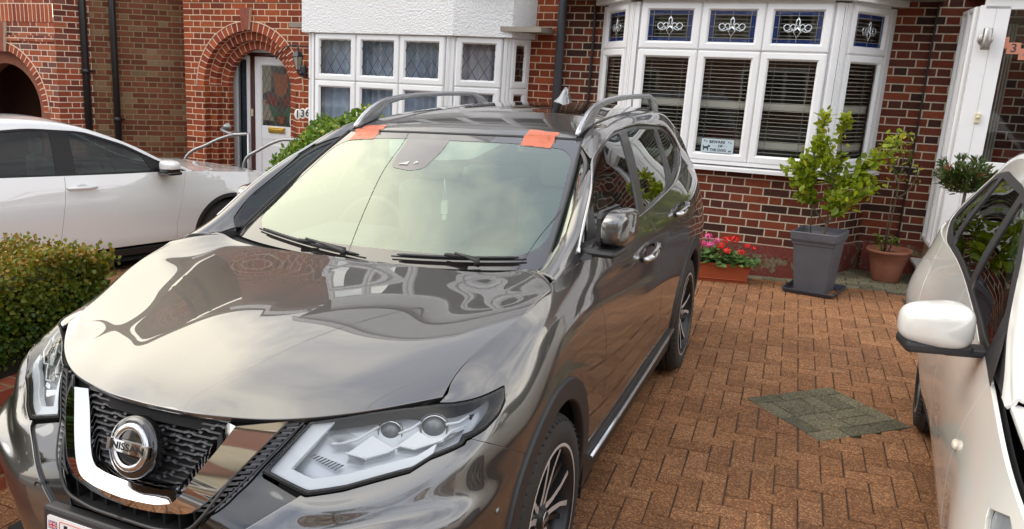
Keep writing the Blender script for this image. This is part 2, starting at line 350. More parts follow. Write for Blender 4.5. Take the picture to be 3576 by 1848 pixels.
# ---------------------------------------------------------------- house 134 (right)
A = HO('brick_house', 1.0, 6.6, .12); props(A.o, 'brick house with white bay window, blue stained glass top lights and white enclosed porch', 'house')
m = MB()
wq(m, (-.88, YW), (-.47, YW), -.4, 2.75, -.88); wq(m, (2.2, YW), (2.52, YW), -.1, 2.75, 2.2); 
wq(m, (2.52, YW-.055), (6.4, YW-.055), -.1, 2.75, 2.52); wq(m, (2.52, YW), (2.52, YW-.055), -.1, 2.75, .05)
wq(m, (-.47, YW), (2.2, YW), 2.66, 2.75, -.47)
m.build('wall', BR_MIX, A.o)
BP = [(-.47, YW), (-.02, 5.53), (1.745, 5.53), (2.20, YW)]      # bay plan
m = MB(); pl = MB(); u0 = 0
for p, q in zip(BP[:-1], BP[1:]):
    u0 = wq(m, p, q, .37, 1.06, u0); 
m.build('bay_brickwork', BR_MIX, A.o)
BPp = [(-.50, YW), (-.035, 5.51), (1.755, 5.51), (2.23, YW)]
for p, q in zip(BPp[:-1], BPp[1:]): wq(pl, p, q, -.1, .37)
for (p, q), (r_, s_) in zip(zip(BPp[:-1], BPp[1:]), zip(BP[:-1], BP[1:])):
    pl.quad((*p, .37), (*q, .37), (*s_, .371), (*r_, .371), 0, [(p[0], 0), (q[0], 0), (s_[0], .03), (r_[0], .03)])
def plinth_mat():
    m = bpy.data.materials.new('flaking_red_plinth_paint'); m.use_nodes = True; nt = m.node_tree; b = nt.nodes['Principled BSDF']
    uv = nn(nt, 'ShaderNodeUVMap', uv_map='UVMap'); no = nn(nt, 'ShaderNodeTexNoise', i_Scale=7.0, i_Detail=8.0, i_Roughness=.68, i_Distortion=.6); nt.links.new(uv.outputs[0], no.inputs['Vector'])
    n2 = nn(nt, 'ShaderNodeTexNoise', i_Scale=40.0, i_Detail=5.0); nt.links.new(uv.outputs[0], n2.inputs['Vector'])
    red = ramp(nt, n2.outputs[0], [(.3, (.13, .024, .018)), (.7, (.22, .05, .035))]); st = ramp(nt, n2.outputs[0], [(.3, (.11, .085, .045)), (.7, (.24, .19, .11))])
    mk = ramp(nt, no.outputs[0], [(.53, (0, 0, 0)), (.56, (1, 1, 1))]); nt.links.new(mix(nt, mk, red, st), b.inputs['Base Color'])
    b.inputs['Roughness'].default_value = .85; bn = nn(nt, 'ShaderNodeBump', i_Strength=.6, i_Distance=.006); nt.links.new(mth(nt, 'SUBTRACT', n2.outputs[0], mk), bn.inputs['Height']); nt.links.new(bn.outputs[0], b.inputs['Normal'])
    return m
PLM = plinth_mat(); pl.build('plinth', PLM, A.o)
p2 = MB(); wq(p2, (2.23, YW-.06), (2.74, YW-.06), -.1, .40); p2.build('plinth', PLM, A.o)
# sill
s = MB(); off = .085
def offs(BPx, d):
    out = []
    for i, p in enumerate(BPx):
        ns = []
        if i > 0: a, b = BPx[i-1], p; L = math.hypot(b[0]-a[0], b[1]-a[1]); ns.append(((b[1]-a[1])/L, -(b[0]-a[0])/L))
        if i < len(BPx)-1: a, b = p, BPx[i+1]; L = math.hypot(b[0]-a[0], b[1]-a[1]); ns.append(((b[1]-a[1])/L, -(b[0]-a[0])/L))
        n = (sum(x[0] for x in ns), sum(x[1] for x in ns)); l = math.hypot(*n); n = (n[0]/l, n[1]/l); k = d/(n[0]*ns[0][0]+n[1]*ns[0][1])
        out.append((p[0]+n[0]*k, p[1]+n[1]*k))
    return out
def ledge(mb, BPx, d0, d1, z0, z1, zi=None):
    a, b = offs(BPx, d0), offs(BPx, d1); zi = z1 if zi is None else zi
    for i in range(len(a)-1):
        mb.quad((*b[i], z0), (*b[i+1], z0), (*b[i+1], z1), (*b[i], z1)); mb.quad((*b[i], z1), (*b[i+1], z1), (*a[i+1], zi), (*a[i], zi)); mb.quad((*a[i], z0), (*a[i+1], z0), (*b[i+1], z0), (*b[i], z0))
    for i in (0, -1): mb.quad((*a[i], z0), (*b[i], z0), (*b[i], z1), (*a[i], zi))
ledge(s, BP, -.08, .085, 1.032, 1.062, 1.085); ledge(s, BP, -.08, .045, 1.086, 1.115)
s.build('window_sill', UPVC, A.o)
def bay_windows(parent, BPx, n_each, ztr, zb, zt, topk, marg, lowk=None):
    posts = MB(); out = []
    for (p, q), n, mg in zip(zip(BPx[:-1], BPx[1:]), n_each, marg):
        L = math.hypot(q[0]-p[0], q[1]-p[1]); ud = ((q[0]-p[0])/L, (q[1]-p[1])/L); nd = (ud[1], -ud[0]); x0, x1 = mg[0], L-mg[1]; wd = (x1-x0)/n
        for k in range(n):
            window(parent, p, ud, nd, x0+k*wd, x0+(k+1)*wd, zb, ztr, lowk); window(parent, p, ud, nd, x0+k*wd, x0+(k+1)*wd, ztr, zt, topk)
            out.append((p, ud, nd, x0+k*wd, x0+(k+1)*wd))
        # mullion backing + ribbed posts
        for k in range(n+1):
            xx = x0+k*wd; e = .006
            c = (p[0]+ud[0]*xx, p[1]+ud[1]*xx)
            P4 = [(c[0]+ud[0]*a+nd[0]*b, c[1]+ud[1]*a+nd[1]*b) for a, b in ((-.02, -.03), (.02, -.03), (.02, .012), (-.02, .012))]
            posts.add([(*v, zb) for v in P4]+[(*v, zt) for v in P4], [(0, 1, 5, 4), (1, 2, 6, 5), (2, 3, 7, 6), (3, 0, 4, 7)])
        P4 = [(p[0]+ud[0]*a+nd[0]*b, p[1]+ud[1]*a+nd[1]*b) for a, b in ((x0, -.02), (x1, -.02), (x1, .012), (x0, .012))]
        for zz in (ztr, zb+.002, zt-.002): posts.add([(*v, zz-.016) for v in P4]+[(*v, zz+.016) for v in P4], [(0, 1, 5, 4), (1, 2, 6, 5), (2, 3, 7, 6), (3, 0, 4, 7), (0, 3, 2, 1), (4, 5, 6, 7)])
        for sd, m_ in ((0, mg[0]), (1, mg[1])):          # ribbed corner posts
            if m_ < .02: continue
            st = [(0, .004), (.25, .004), (.25, .014), (.5, .014), (.5, .020), (.72, .020), (.72, .012), (1, .012)]
            for (a, da), (b_, db) in zip(st[:-1], st[1:]):
                xa, xb = (a*m_, b_*m_) if sd == 0 else (L-a*m_, L-b_*m_)
                A_ = (p[0]+ud[0]*xa+nd[0]*da, p[1]+ud[1]*xa+nd[1]*da); B_ = (p[0]+ud[0]*xb+nd[0]*db, p[1]+ud[1]*xb+nd[1]*db)
                posts.quad((*A_, zb), (*B_, zb), (*B_, zt), (*A_, zt))
    posts.build('bay_posts', UPVC, parent); return out
E = bay_windows(A.o, BP, (1, 3, 1), 2.108, 1.115, 2.53, 'blue', ((.14, .10), (.065, .08), (.10, .14)))
t = MB(); ledge(t, BP, -.3, .10, 2.545, 2.66); t.build('bay_fascia', UPVC, A.o)
rm = MB(); rm.quad((-.45, YW+.02, .9), (2.2, YW+.02, .9), (2.2, YW+.02, 2.7), (-.45, YW+.02, 2.7)) if 0 else None
rm.box(-.8, 2.5, 8.6, 8.7, -.1, 2.6); rm.box(-.85, -.8, YW+.1, 8.6, -.1, 2.6); rm.box(2.5, 2.55, YW+.1, 8.6, -.1, 2.6); rm.box(-.85, 2.55, YW-.6, 8.6, 2.6, 2.63); rm.box(-.85, 2.55, YW+.1, 8.6, .0, .03); rm.build('room_inside', INTW, A.o)
ins = MB(); a = offs(BP, -.10)
for i in range(3): ins.quad((*a[i], 1.10), (*a[i+1], 1.10), (*offs(BP, -.02)[i+1], 1.10), (*offs(BP, -.02)[i], 1.10))
ins.build('inner_sill', UPVC, A.o)
# porch of 134
PX = 2.735; YF = 5.62
d = MB(); z0p, z1p = .45, 2.60
d.box(PX, PX+.06, YF+.02, YW-.05, .27, z0p); 
d.build('porch_base', BR_LOW, A.o)
for (za, zb_) in ((.47, 1.10), (1.10, 2.52)):
    window(A.o, (PX, YW-.05), (0, -1), (-1, 0), .02, .30, za, zb_, ins=.05, frame='porch_side_window'); window(A.o, (PX, YW-.05), (0, -1), (-1, 0), .30, .56, za, zb_, ins=.05, frame='porch_side_window')
pf = MB()
pf.bbox(PX-.002, PX+.205, YF-.03, YF+.04, .28, 2.52, .004); pf.bbox(PX+.03, PX+1.8, YF-.03, YF+.04, 2.49, 2.62, .004); pf.bbox(PX+.56, PX+.80, YF-.025, YF+.04, .28, 2.49, .004)
pf.bbox(PX+.2, PX+.57, YF-.028, YF+.035, 1.13, 1.27, .004); pf.bbox(PX+.2, PX+.57, YF-.028, YF+.035, .28, .42, .004); pf.bbox(PX-.03, PX+1.8, YF-.10, YW, 2.62, 2.78, .004)
pf.bbox(PX+.8, PX+1.7, YF-.02, YF+.03, .28, 2.49, .004)
pf.build('porch_frame', UPVC, A.o)
jl = MB(); jl.box(PX+.105, PX+.108, YF-.0315, YF-.03, .3, 2.5); jl.build('panel_joint', UPVCJ, A.o)
g = MB()
for za, zb_ in ((1.27, 2.49), (.42, 1.13)): g.quad((PX+.205, YF, za), (PX+.56, YF, za), (PX+.56, YF, zb_), (PX+.205, YF, zb_))
g.build('porch_glass', GLASS, A.o)
cu_ = MB()
for k in range(30):
    xx = PX+.23+k*.004; cu_.quad((xx, YF+.35+.02*math.sin(k*1.1), .4), (xx+.004, YF+.35+.02*math.sin((k+1)*1.1), .4), (xx+.004, YF+.35+.02*math.sin((k+1)*1.1), 2.4), (xx, YF+.35+.02*math.sin(k*1.1), 2.4))
cu_.build('porch_curtain', pmat('beige_net_curtain', (.35, .31, .27), rough=.9), A.o)
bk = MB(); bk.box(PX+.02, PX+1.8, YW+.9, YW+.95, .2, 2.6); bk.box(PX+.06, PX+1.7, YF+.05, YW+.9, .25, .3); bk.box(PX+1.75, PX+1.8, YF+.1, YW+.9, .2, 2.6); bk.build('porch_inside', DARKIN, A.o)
sl_ = MB(); sl_.bbox(PX-.09, PX+.03, YF-.12, YW-.06, .255, .285, .004); sl_.bbox(PX-.09, PX+.4, YF-.14, YF-.02, .255, .285, .004); sl_.build('porch_sill', UPVC, A.o)
bb = MB(); bb.box(PX-.03, PX+1.8, YF-.02, YW, -.1, .25); bb.build('porch_plinth', PLM, A.o)
db = MB(); db.bbox(PX+.098, PX+.138, YF-.048, YF-.03, 1.585, 1.665, .004); db.lathe([(0, .012), (.010, .012), (.013, .004), (.013, 0)], Matrix.Translation((PX+.118, YF-.048, 1.632))@Matrix.Rotation(R_(90), 4, 'X'), 16); db.build('door_bell', pmat('cream_plastic', (.62, .55, .36), rough=.4), A.o)
upper_storey(A.o, -.9, 6.6, YW, -.65, 2.35, 5.53, RENDERW, 2.66, BR_MIX)
m = MB(); m.box(6.3, 6.4, YW, YW+7, -.2, 5.25); m.build('side_wall', BR_MIX if 0 else BR_LOW, A.o)
# porch wall light
def T(x, y, z): return Matrix.Translation((x, y, z))
# ---------------------------------------------------------------- house 136 (middle)
B = HO('brick_house', -3.4, 6.6, -.05); props(B.o, 'red brick house with arched porch, leaded bay windows under white roughcast and number 136', 'house')
ACX, ACZ = -4.985, 1.5; RR = [.83, .715, .605, .495]
def arch_strip(mb, cx, cz, R, x0, x1, z0, z1, y, n=40):
    # wall with arched opening of radius R
    wq(mb, (x0, y), (cx-R, y), z0, cz, x0); wq(mb, (cx+R, y), (x1, y), z0, cz, cx+R)
    wq(mb, (x0, y), (cx-R, y), cz, z1, x0); wq(mb, (cx+R, y), (x1, y), cz, z1, cx+R)
    for i in range(n):
        a0, a1 = math.pi*(1-i/n), math.pi*(1-(i+1)/n); xa, xb = cx+R*math.cos(a0), cx+R*math.cos(a1); za, zb = cz+R*math.sin(a0), cz+R*math.sin(a1)
        mb.quad((xa, y, za), (xb, y, zb), (xb, y, z1), (xa, y, z1), 0, [(xa, za), (xb, zb), (xb, z1), (xa, z1)])
def ring(mb, cx, cz, Ra, Rb, y, a0=0, a1=180, n=48, mi=0):
    for i in range(n):
        t0_, t1_ = R_(a0+(a1-a0)*i/n), R_(a0+(a1-a0)*(i+1)/n)
        P = [(cx+r*math.cos(t), y, cz+r*math.sin(t)) for t, r in ((t0_, Ra), (t1_, Ra), (t1_, Rb), (t0_, Rb))]
        mb.quad(P[0], P[1], P[2], P[3], mi, [(.018, t0_*Ra), (.018, t1_*Ra), (.207, t1_*Ra), (.207, t0_*Ra)])
def soffit(mb, cx, cz, R, y0, y1, zb, n=48, jamb=None):
    for i in range(n):
        t0_, t1_ = math.pi*i/n, math.pi*(i+1)/n
        mb.quad(*[(cx+R*math.cos(t), y, cz+R*math.sin(t)) for t, y in ((t0_, y0), (t1_, y0), (t1_, y1), (t0_, y1))], 0, [(.018, t0_*R), (.018, t1_*R), (.207, t1_*R), (.207, t0_*R)])
    if jamb is not None:
        for s in (-1, 1):
            jamb.quad((cx+s*R, y0, zb), (cx+s*R, y1, zb), (cx+s*R, y1, cz), (cx+s*R, y0, cz), 0, [(.05, zb), (.05+.1125, zb), (.05+.1125, cz), (.05, cz)])
m = MB(); arch_strip(m, ACX, ACZ, RR[0], -6.01, -3.9, -.3, 2.56, YW); 
wq(m, (-1.6, YW), (-.88, YW), -.4, 2.75, -1.6)
wq(m, (-6.01, YW+3), (-6.01, YW), -.3, 5.25, 0)
wq(m, (-6.01, YW-.012), (-3.7, YW-.012), 2.562, 2.635, -6.0); m.quad((-6.01, YW-.012, 2.562), (-3.7, YW-.012, 2.562), (-3.7, YW, 2.562), (-6.01, YW, 2.562), 0, [(0, 0), (2, 0), (2, .01), (0, .01)]); wq(m, (-6.01, YW-.02), (-3.7, YW-.02), 2.637, 2.75, -6.0)
sofm = MB()
# jamb faces beside opening between ring radius and wall (below spring): brickwork flush
for s in (-1, 1):
    a_, b_ = sorted((ACX+s*RR[0], ACX+s*RR[1])); wq(m, (a_, YW), (b_, YW), -.3, ACZ, a_)
    a_, b_ = sorted((ACX+s*RR[1], ACX+s*RR[2])); wq(m, (a_, YW+.11), (b_, YW+.11), -.3, ACZ, a_)
    a_, b_ = sorted((ACX+s*RR[2], ACX+s*RR[3])); wq(m, (a_, YW+.22), (b_, YW+.22), -.3, ACZ, a_)
rg = MB(); ring(rg, ACX, ACZ, RR[1], RR[0]-.004, YW-.004); ring(rg, ACX, ACZ, RR[2], RR[1], YW+.11); ring(rg, ACX, ACZ, RR[3], RR[2], YW+.22)
soffit(rg, ACX, ACZ, RR[1], YW-.004, YW+.11, -.3, jamb=m); soffit(rg, ACX, ACZ, RR[2], YW+.11, YW+.22, -.3, jamb=m); soffit(rg, ACX, ACZ, RR[3], YW+.22, YW+.33, -.3, jamb=m)
m.build('wall', BR_RED, B.o); rg.build('porch_arch', BR_SOLD, B.o)
rim = MB(); rim.tube([(ACX+(RR[0])*math.cos(R_(a)), YW-.004, ACZ+RR[0]*math.sin(R_(a))) for a in range(0, 181, 4)], .0075, 5)
for k, y in ((1, .108), (2, .218)): rim.tube([(ACX+(RR[k])*math.cos(R_(a)), YW+y, ACZ+RR[k]*math.sin(R_(a))) for a in range(0, 181, 4)], .0055, 5)
rim.build('arch_pointing', pmat('cream_pointing', (.70, .50, .36), rough=.85), B.o)
def keystone(parent, cx, zt, zb, y, wt=.165, wb=.10):
    k = MB(); n = 7
    for i in range(n):
        t = lambda f, w_: cx+(f-.5)*w_
        a, b = i/n+.012, (i+1)/n-.012
        k.add([(t(a, wb), y-.05, zb), (t(b, wb), y-.05, zb), (t(b, wt), y-.05, zt), (t(a, wt), y-.05, zt)]+[(t(a, wb), y+.1, zb), (t(b, wb), y+.1, zb), (t(b, wt), y+.1, zt), (t(a, wt), y+.1, zt)], [(0, 1, 2, 3), (0, 4, 5, 1), (2, 6, 7, 3), (0, 3, 7, 4), (1, 5, 6, 2)], 1)
    k.add([(cx-wb/2, y-.046, zb), (cx+wb/2, y-.046, zb), (cx+wt/2, y-.046, zt), (cx-wt/2, y-.046, zt), (cx-wb/2, y+.1, zb), (cx+wb/2, y+.1, zb), (cx+wt/2, y+.1, zt), (cx-wt/2, y+.1, zt)], [(0, 1, 2, 3), (0, 4, 5, 1), (0, 3, 7, 4), (1, 5, 6, 2), (3, 2, 6, 7)], 0)
    k.build('keystone', [STONEC, pmat('thin_red_tile', (.26, .07, .04), rough=.8, var=.25, vscale=20)], parent)
keystone(B.o, -5.0, 2.49, 2.225, YW)
# door set back in porch
DY = 6.75
dm = MB()
dm.bbox(-5.60, -5.50, DY-.03, DY+.05, -.2, 2.1, .004); dm.bbox(-5.50, -5.31, DY-.02, DY+.04, 1.86, 2.1, .003); dm.bbox(-5.345, -5.29, DY-.03, DY+.04, -.2, 1.9, .004); dm.bbox(-5.60, -4.2, DY-.035, DY+.05, 1.955, 2.2, .004)
dm.build('door_frame', UPVC, B.o)
dk = MB(); dk.bbox(-5.285, -5.225, DY-.02, DY+.05, -.2, 1.93, .003); dk.bbox(-5.5, -4.4, DY-.03, DY+.04, 1.915, 1.955, .003); dk.build('dark_red_frame', pmat('dark_red_paint', (.07, .014, .010), rough=.3), B.o)
dd = MB(); rectloft(dd, (-5.215, DY), (1, 0), (0, -1), 0, .84, .0, 1.905, [(0, 0), (0, .02), (.01, .028), (.10, .03), (.112, .02), (.12, .01)])
dd.bbox(-5.10, -4.49, DY-.025, DY+.02, .82, 1.0, .003); dd.bbox(-5.10, -4.49, DY-.018, DY+.02, .1, .82, .003); dd.bbox(-5.03, -4.56, DY-.03, DY, .18, .75, .012)
do = dd.build('front_door', UPVC, B.o)
DGL = pmat('leaded_door_glass', (.05, .045, .03), rough=.12, spec=.6, var=.6, vscale=5)
g = MB(); g.quad((-5.10, DY-.012, 1.0), (-4.49, DY-.012, 1.0), (-4.49, DY-.012, 1.79), (-5.10, DY-.012, 1.79)); g.build('door_glass', DGL, do)
colr = MB(); cxx = -4.80
fl = [((0, .66), (-.13, .70), (-.09, .42), (0, .36), (.09, .42), (.13, .70)), ((-.02, .34), (-.20, .42), (-.26, .28), (-.08, .24)), ((.02, .34), (.20, .42), (.26, .28), (.08, .24)), ((-.07, .22), (-.20, .27), (-.14, .10), (-.02, .14)), ((.07, .22), (.20, .27), (.14, .10), (.02, .14)), ((-.05, .11), (.05, .11), (.04, .02), (-.04, .02))]
mats = [pmat('orange_glass', (.22, .055, .012), rough=.2), pmat('red_glass', (.13, .02, .012), rough=.2), pmat('green_glass', (.035, .085, .045), rough=.2), pmat('cream_glass', (.22, .19, .13), rough=.2)]
for pg, mi in zip(fl, (0, 1, 1, 2, 2, 0)): colr.add([(cxx+x, DY-.014, 1.02+z) for x, z in pg], [tuple(range(len(pg)))], mi)
for pg in (((-.3, .76), (-.15, .76), (-.16, .45), (-.3, .40)), ((.3, .76), (.16, .76), (.17, .47), (.3, .4)), ((-.3, .05), (-.1, .05), (-.2, .3), (-.3, .34))): colr.add([(cxx+x, DY-.0135, 1.02+z) for x, z in pg], [(0, 1, 2, 3)], 3)
colr.build('stained_glass_flower', mats, do)
l = MB()
for k in range(-9, 10):
    for s in (1, -1):
        xa = cxx+k*.075; za, zb = 1.0, 1.79; dx = (zb-za)/2.05*s; t0_, t1_ = 0., 1.
        for lim, sg in ((-5.10, 1), (-4.49, -1)):
            fa, fb = sg*(xa-lim), sg*(xa+dx-lim)
            if fa < 0 and fb < 0: t0_ = 2
            elif fa < 0: t0_ = max(t0_, fa/(fa-fb))
            elif fb < 0: t1_ = min(t1_, fa/(fa-fb))
        if t0_ < t1_: l.tube([(xa+dx*t0_, DY-.016, za+(zb-za)*t0_), (xa+dx*t1_, DY-.016, za+(zb-za)*t1_)], .0032, 5)
l.build('lead_lattice', LEADL, do)
lb = MB(); lb.bbox(-4.99, -4.73, DY-.045, DY-.02, .91, .985, .006); lb.bbox(-4.97, -4.75, DY-.052, DY-.04, .925, .965, .004); lb.build('letterbox', pmat('brass', (.55, .36, .08), rough=.25, metal=.9), do)
hd = MB(); hd.tube([(-4.52, DY-.03, 1.28), (-4.56, DY-.07, 1.26), (-4.60, DY-.075, 1.18), (-4.61, DY-.075, 1.08), (-4.59, DY-.07, .98), (-4.52, DY-.05, .90)], .013, 8); hd.build('door_handle', UPVC, do)
hd = MB(); hd.tube([(-4.66, DY-.05, 1.10), (-4.55, DY-.05, 1.105)], .008, 8); hd.build('door_lever', bpy.data.materials['brass'], do)
bl_ = MB(); bl_.bbox(-5.277, -5.243, DY-.035, DY-.02, 1.11, 1.21, .004); bl_.lathe([(0, .006), (.007, .006), (.009, 0)], T(-5.26, DY-.035, 1.155)@Matrix.Rotation(R_(90), 4, 'X'), 14); bl_.build('door_bell', bpy.data.materials['cream_plastic'], B.o)
sg_ = MB(); sg_.quad((-5.50, DY+.0, -.1), (-5.345, DY, -.1), (-5.345, DY, 1.86), (-5.50, DY, 1.86)); sg_.build('side_light_glass', glass_mat('frosted_glass', (.55, .60, .62), refl=1.6, rough=.08), B.o)
cv = MB()
for k in range(24):
    xx = -5.49+k*.0060; f = lambda q: DY+.06+.012*math.sin(q*1.3); cv.quad((xx, f(k), -.1), (xx+.006, f(k+1), -.1), (xx+.006, f(k+1), 1.86), (xx, f(k), 1.86))
cv.build('side_light_curtain', pmat('blue_grey_net', (.22, .26, .28), rough=.9, var=.3, vscale=9), B.o)
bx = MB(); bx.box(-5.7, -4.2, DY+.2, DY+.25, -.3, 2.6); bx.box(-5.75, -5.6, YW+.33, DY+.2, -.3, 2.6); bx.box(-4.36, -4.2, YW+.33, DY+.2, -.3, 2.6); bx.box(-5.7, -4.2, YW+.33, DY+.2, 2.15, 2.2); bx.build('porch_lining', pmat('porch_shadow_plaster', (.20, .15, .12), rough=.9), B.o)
fl_ = MB(); fl_.box(-5.7, -4.2, YW-.0, DY+.2, -.3, -.02); fl_.build('doorstep', pmat('red_tile_step', (.20, .05, .035), rough=.5), B.o)
# bay of 136
BQ = [(-4.03, YW), (-3.66, 5.68), (-1.94, 5.68), (-1.38, 5.90), (-1.25, YW)]
BQr = [(-4.06, YW), (-3.755, 5.62), (-1.90, 5.62), (-1.325, 5.845), (-1.20, YW)]
rn = MB()
for p, q in zip(BQr[:-1], BQr[1:]): wq(rn, p, q, 2.19, 3.45)
qa, qb = BQr, offs(BQ, -.1)
for i in range(4): rn.quad((*qa[i], 2.19), (*qa[i+1], 2.19), (*qb[i+1], 2.192), (*qb[i], 2.192))
rn.build('bay_roughcast', RENDERW, B.o)
bay_windows(B.o, BQ, (1, 3, 1, 1), 1.667, .62, 2.185, 'lead', ((.06, .05), (.055, .055), (.055, .055), (.05, .05)))
m = MB()
for p, q in zip(BQ[:-1], BQ[1:]): wq(m, p, q, -.3, .60)
m.build('bay_brickwork', BR_RED, B.o)
s = MB(); ledge(s, BQ, -.05, .06, .58, .62); s.build('window_sill', UPVC, B.o)
rm = MB(); rm.box(-4.0, -1.0, 8.4, 8.5, -.1, 2.3); rm.box(-4.05, -4.0, YW+.1, 8.5, -.1, 2.3); rm.box(-1.05, -1.0, YW+.1, 8.5, -.1, 2.3); rm.box(-4.05, -1.0, 5.8, 8.5, 2.25, 2.3); rm.build('room_inside', INTW, B.o)
upper_storey(B.o, -6.2, -.9, YW, -4.3, -1.05, 5.68, RENDERW, 2.74, BR_RED)
# ---------------------------------------------------------------- house 138 (left)
Cc = HO('brick_house', -8.2, 6.6, -.2); props(Cc.o, 'house at the left edge with arched brick porch and brown stock brick flank wall', 'house')
Y8 = 5.614; CX8, CZ8, R8 = -8.72, 1.05, .93
m = MB(); arch_strip(m, CX8, CZ8, R8, -11.2, -7.61, -.5, 2.28, Y8)
pa, pb = (-7.61, Y8), (-7.40, 6.02); wq(m, pa, pb, -.5, 5.2, 3.6)
wq(m, (-11.2, Y8-.014), (-7.605, Y8-.014), 1.985, 2.06, 0); m.quad((-11.2, Y8-.014, 1.985), (-7.605, Y8-.014, 1.985), (-7.605, Y8, 1.985), (-11.2, Y8, 1.985), 0, [(0, 0), (3, 0), (3, .01), (0, .01)])
wq(m, (-11.2, Y8), (-7.61, Y8), 2.28, 2.30, 0)
m.build('porch_wall', BR_138, Cc.o)
sd8 = MB(); sd8.quad((-11.2, Y8-.006, 2.24), (-7.608, Y8-.006, 2.24), (-7.608, Y8-.006, 2.47), (-11.2, Y8-.006, 2.47), 0, [(.01, 0), (.01, 3.6), (.22, 3.6), (.22, 0)])
sd8.build('soldier_course', BR_SOLD, Cc.o)
m = MB(); wq(m, (-11.2, Y8), (-7.61, Y8), 2.47, 5.2, 0); m.build('upper_wall', BR_138, Cc.o)
rg = MB(); ring(rg, CX8, CZ8, R8-.105, R8-.003, Y8-.005); soffit(rg, CX8, CZ8, R8-.105, Y8-.005, Y8+.12, -.5); rg.build('porch_arch', BR_SOLD, Cc.o)
pla = MB()
for (Ra, Rb, y) in ((R8-.30, R8-.10, Y8+.12),): ring(pla, CX8, CZ8, Ra, Rb, y)
soffit(pla, CX8, CZ8, R8-.30, Y8+.12, Y8+.34, -.5, jamb=pla)
for s in (-1, 1):
    a_, b_ = sorted((CX8+s*(R8-.105), CX8+s*(R8-.30))); wq(pla, (a_, Y8+.12), (b_, Y8+.12), -.5, CZ8, 0)
pla.build('inner_arch_render', pmat('terracotta_render', (.24, .085, .045), rough=.85, var=.2), Cc.o)
rim = MB(); rim.tube([(CX8+R8*math.cos(R_(a)), Y8-.004, CZ8+R8*math.sin(R_(a))) for a in range(0, 181, 4)], .008, 5); rim.build('arch_pointing', bpy.data.materials['cream_pointing'], Cc.o)
keystone(Cc.o, -8.62, 2.235, 1.84, Y8, .26, .17)
dr = MB(); dr.box(-9.8, -7.5, Y8+1.0, Y8+1.05, -.5, 2.2); dr.box(-10.2, -9.8, Y8+.34, Y8+1.0, -.5, 2.2); dr.box(-7.75, -7.5, Y8+.36, Y8+1.0, -.5, 2.2); dr.box(-10.2, -7.5, Y8+.36, Y8+1.0, 2.0, 2.2); dr.build('front_door', pmat('dark_door_and_lining', (.045, .02, .014), rough=.5, var=.3), Cc.o)  # door plus dark side walls and ceiling added to block brightness in the arch
dg = MB()
for k in range(3):
    for j in range(4): dg.bbox(-8.95+k*.17, -8.80+k*.17, Y8+.98, Y8+1.0, .45+j*.3, .72+j*.3, .01)
dg.build('door_panes', pmat('dim_door_glass', (.10, .085, .07), rough=.15), Cc.o)
dp = MB(); dp.bbox(-8.36, -8.22, Y8+.94, Y8+1.0, -.4, 1.62, .01); dp.build('door_post', pmat('red_brown_post', (.16, .03, .016), rough=.4), Cc.o)
fa = (-7.40, 6.02); fb = (-5.95, 7.15)
m = MB(); wq(m, fa, fb, -.6, 5.2, 0); m.build('flank_wall', BR_BROWN, Cc.o)
r = MB(); r.quad((-11.4, Y8-.3, 5.2), (-7.2, Y8-.3, 5.2), (-7.2, Y8+4, 7.8), (-11.4, Y8+4, 7.8)); r.quad((-7.3, 5.8, 5.2), (-5.8, 7.1, 5.2), (-7.2, 10, 7.8), (-8.0, 9.5, 7.8)); r.build('roof', TILE, Cc.o)
# downpipes
def pipe(x, y, z0, z1, r, mat, lab, brk=(), lean=0.0):
    p = MB(); p.tube([(0, 0, z0), (lean, 0, z1)], r, 14)
    for z in brk: p.tube([(0, 0, z-.03), (0, 0, z+.03)], r*1.28, 14); p.box(-r*1.9, r*1.9, r*.3, r*1.2, z-.012, z+.012)
    o = p.build('downpipe', mat); m_ = HM.copy(); m_.translation = Vector(H(x, y, 0)); o.matrix_world = m_
    props(o, lab, 'downpipe')
pipe(-.90, YW-.07, -.35, 5.2, .046, GREYPIPE, 'thick grey downpipe on the brick between the two bay windows', (.6, 3.0))
pipe(-7.42, 5.93, -.5, 5.2, .050, BLACKP, 'black downpipe at the corner where the porch meets the brown brick wall', (1.62,))
pipe(-7.10, 6.14, -.5, 5.2, .044, BLACKP, 'black downpipe standing alone on the brown brick wall', (.98,))
c = MB(); c.tube([(0, 0, z) if z < 2.0 else (.004*math.sin(z*9), 0, z) for z in np.linspace(-.3, 5.2, 30)], .013, 8)
o = c.build('wall_cable', BLACKP); m_ = HM.copy(); m_.translation = Vector(H(-.565, YW-.02, 0)); o.matrix_world = m_; props(o, 'thin black cable running down the brick beside the bay with the blue lights', 'cable')
c = MB(); c.tube([(0.002*math.sin(z*5), 0, z) for z in np.linspace(-.05, 2.7, 30)], .0075, 8)
o = c.build('wall_cable', BLACKP); m_ = HM.copy(); m_.translation = Vector(H(2.512, YW-.065, 0)); o.matrix_world = m_; props(o, 'thin black cable down the brick corner between bay window and white porch', 'cable')
for X in (A, B, Cc): X.fix()
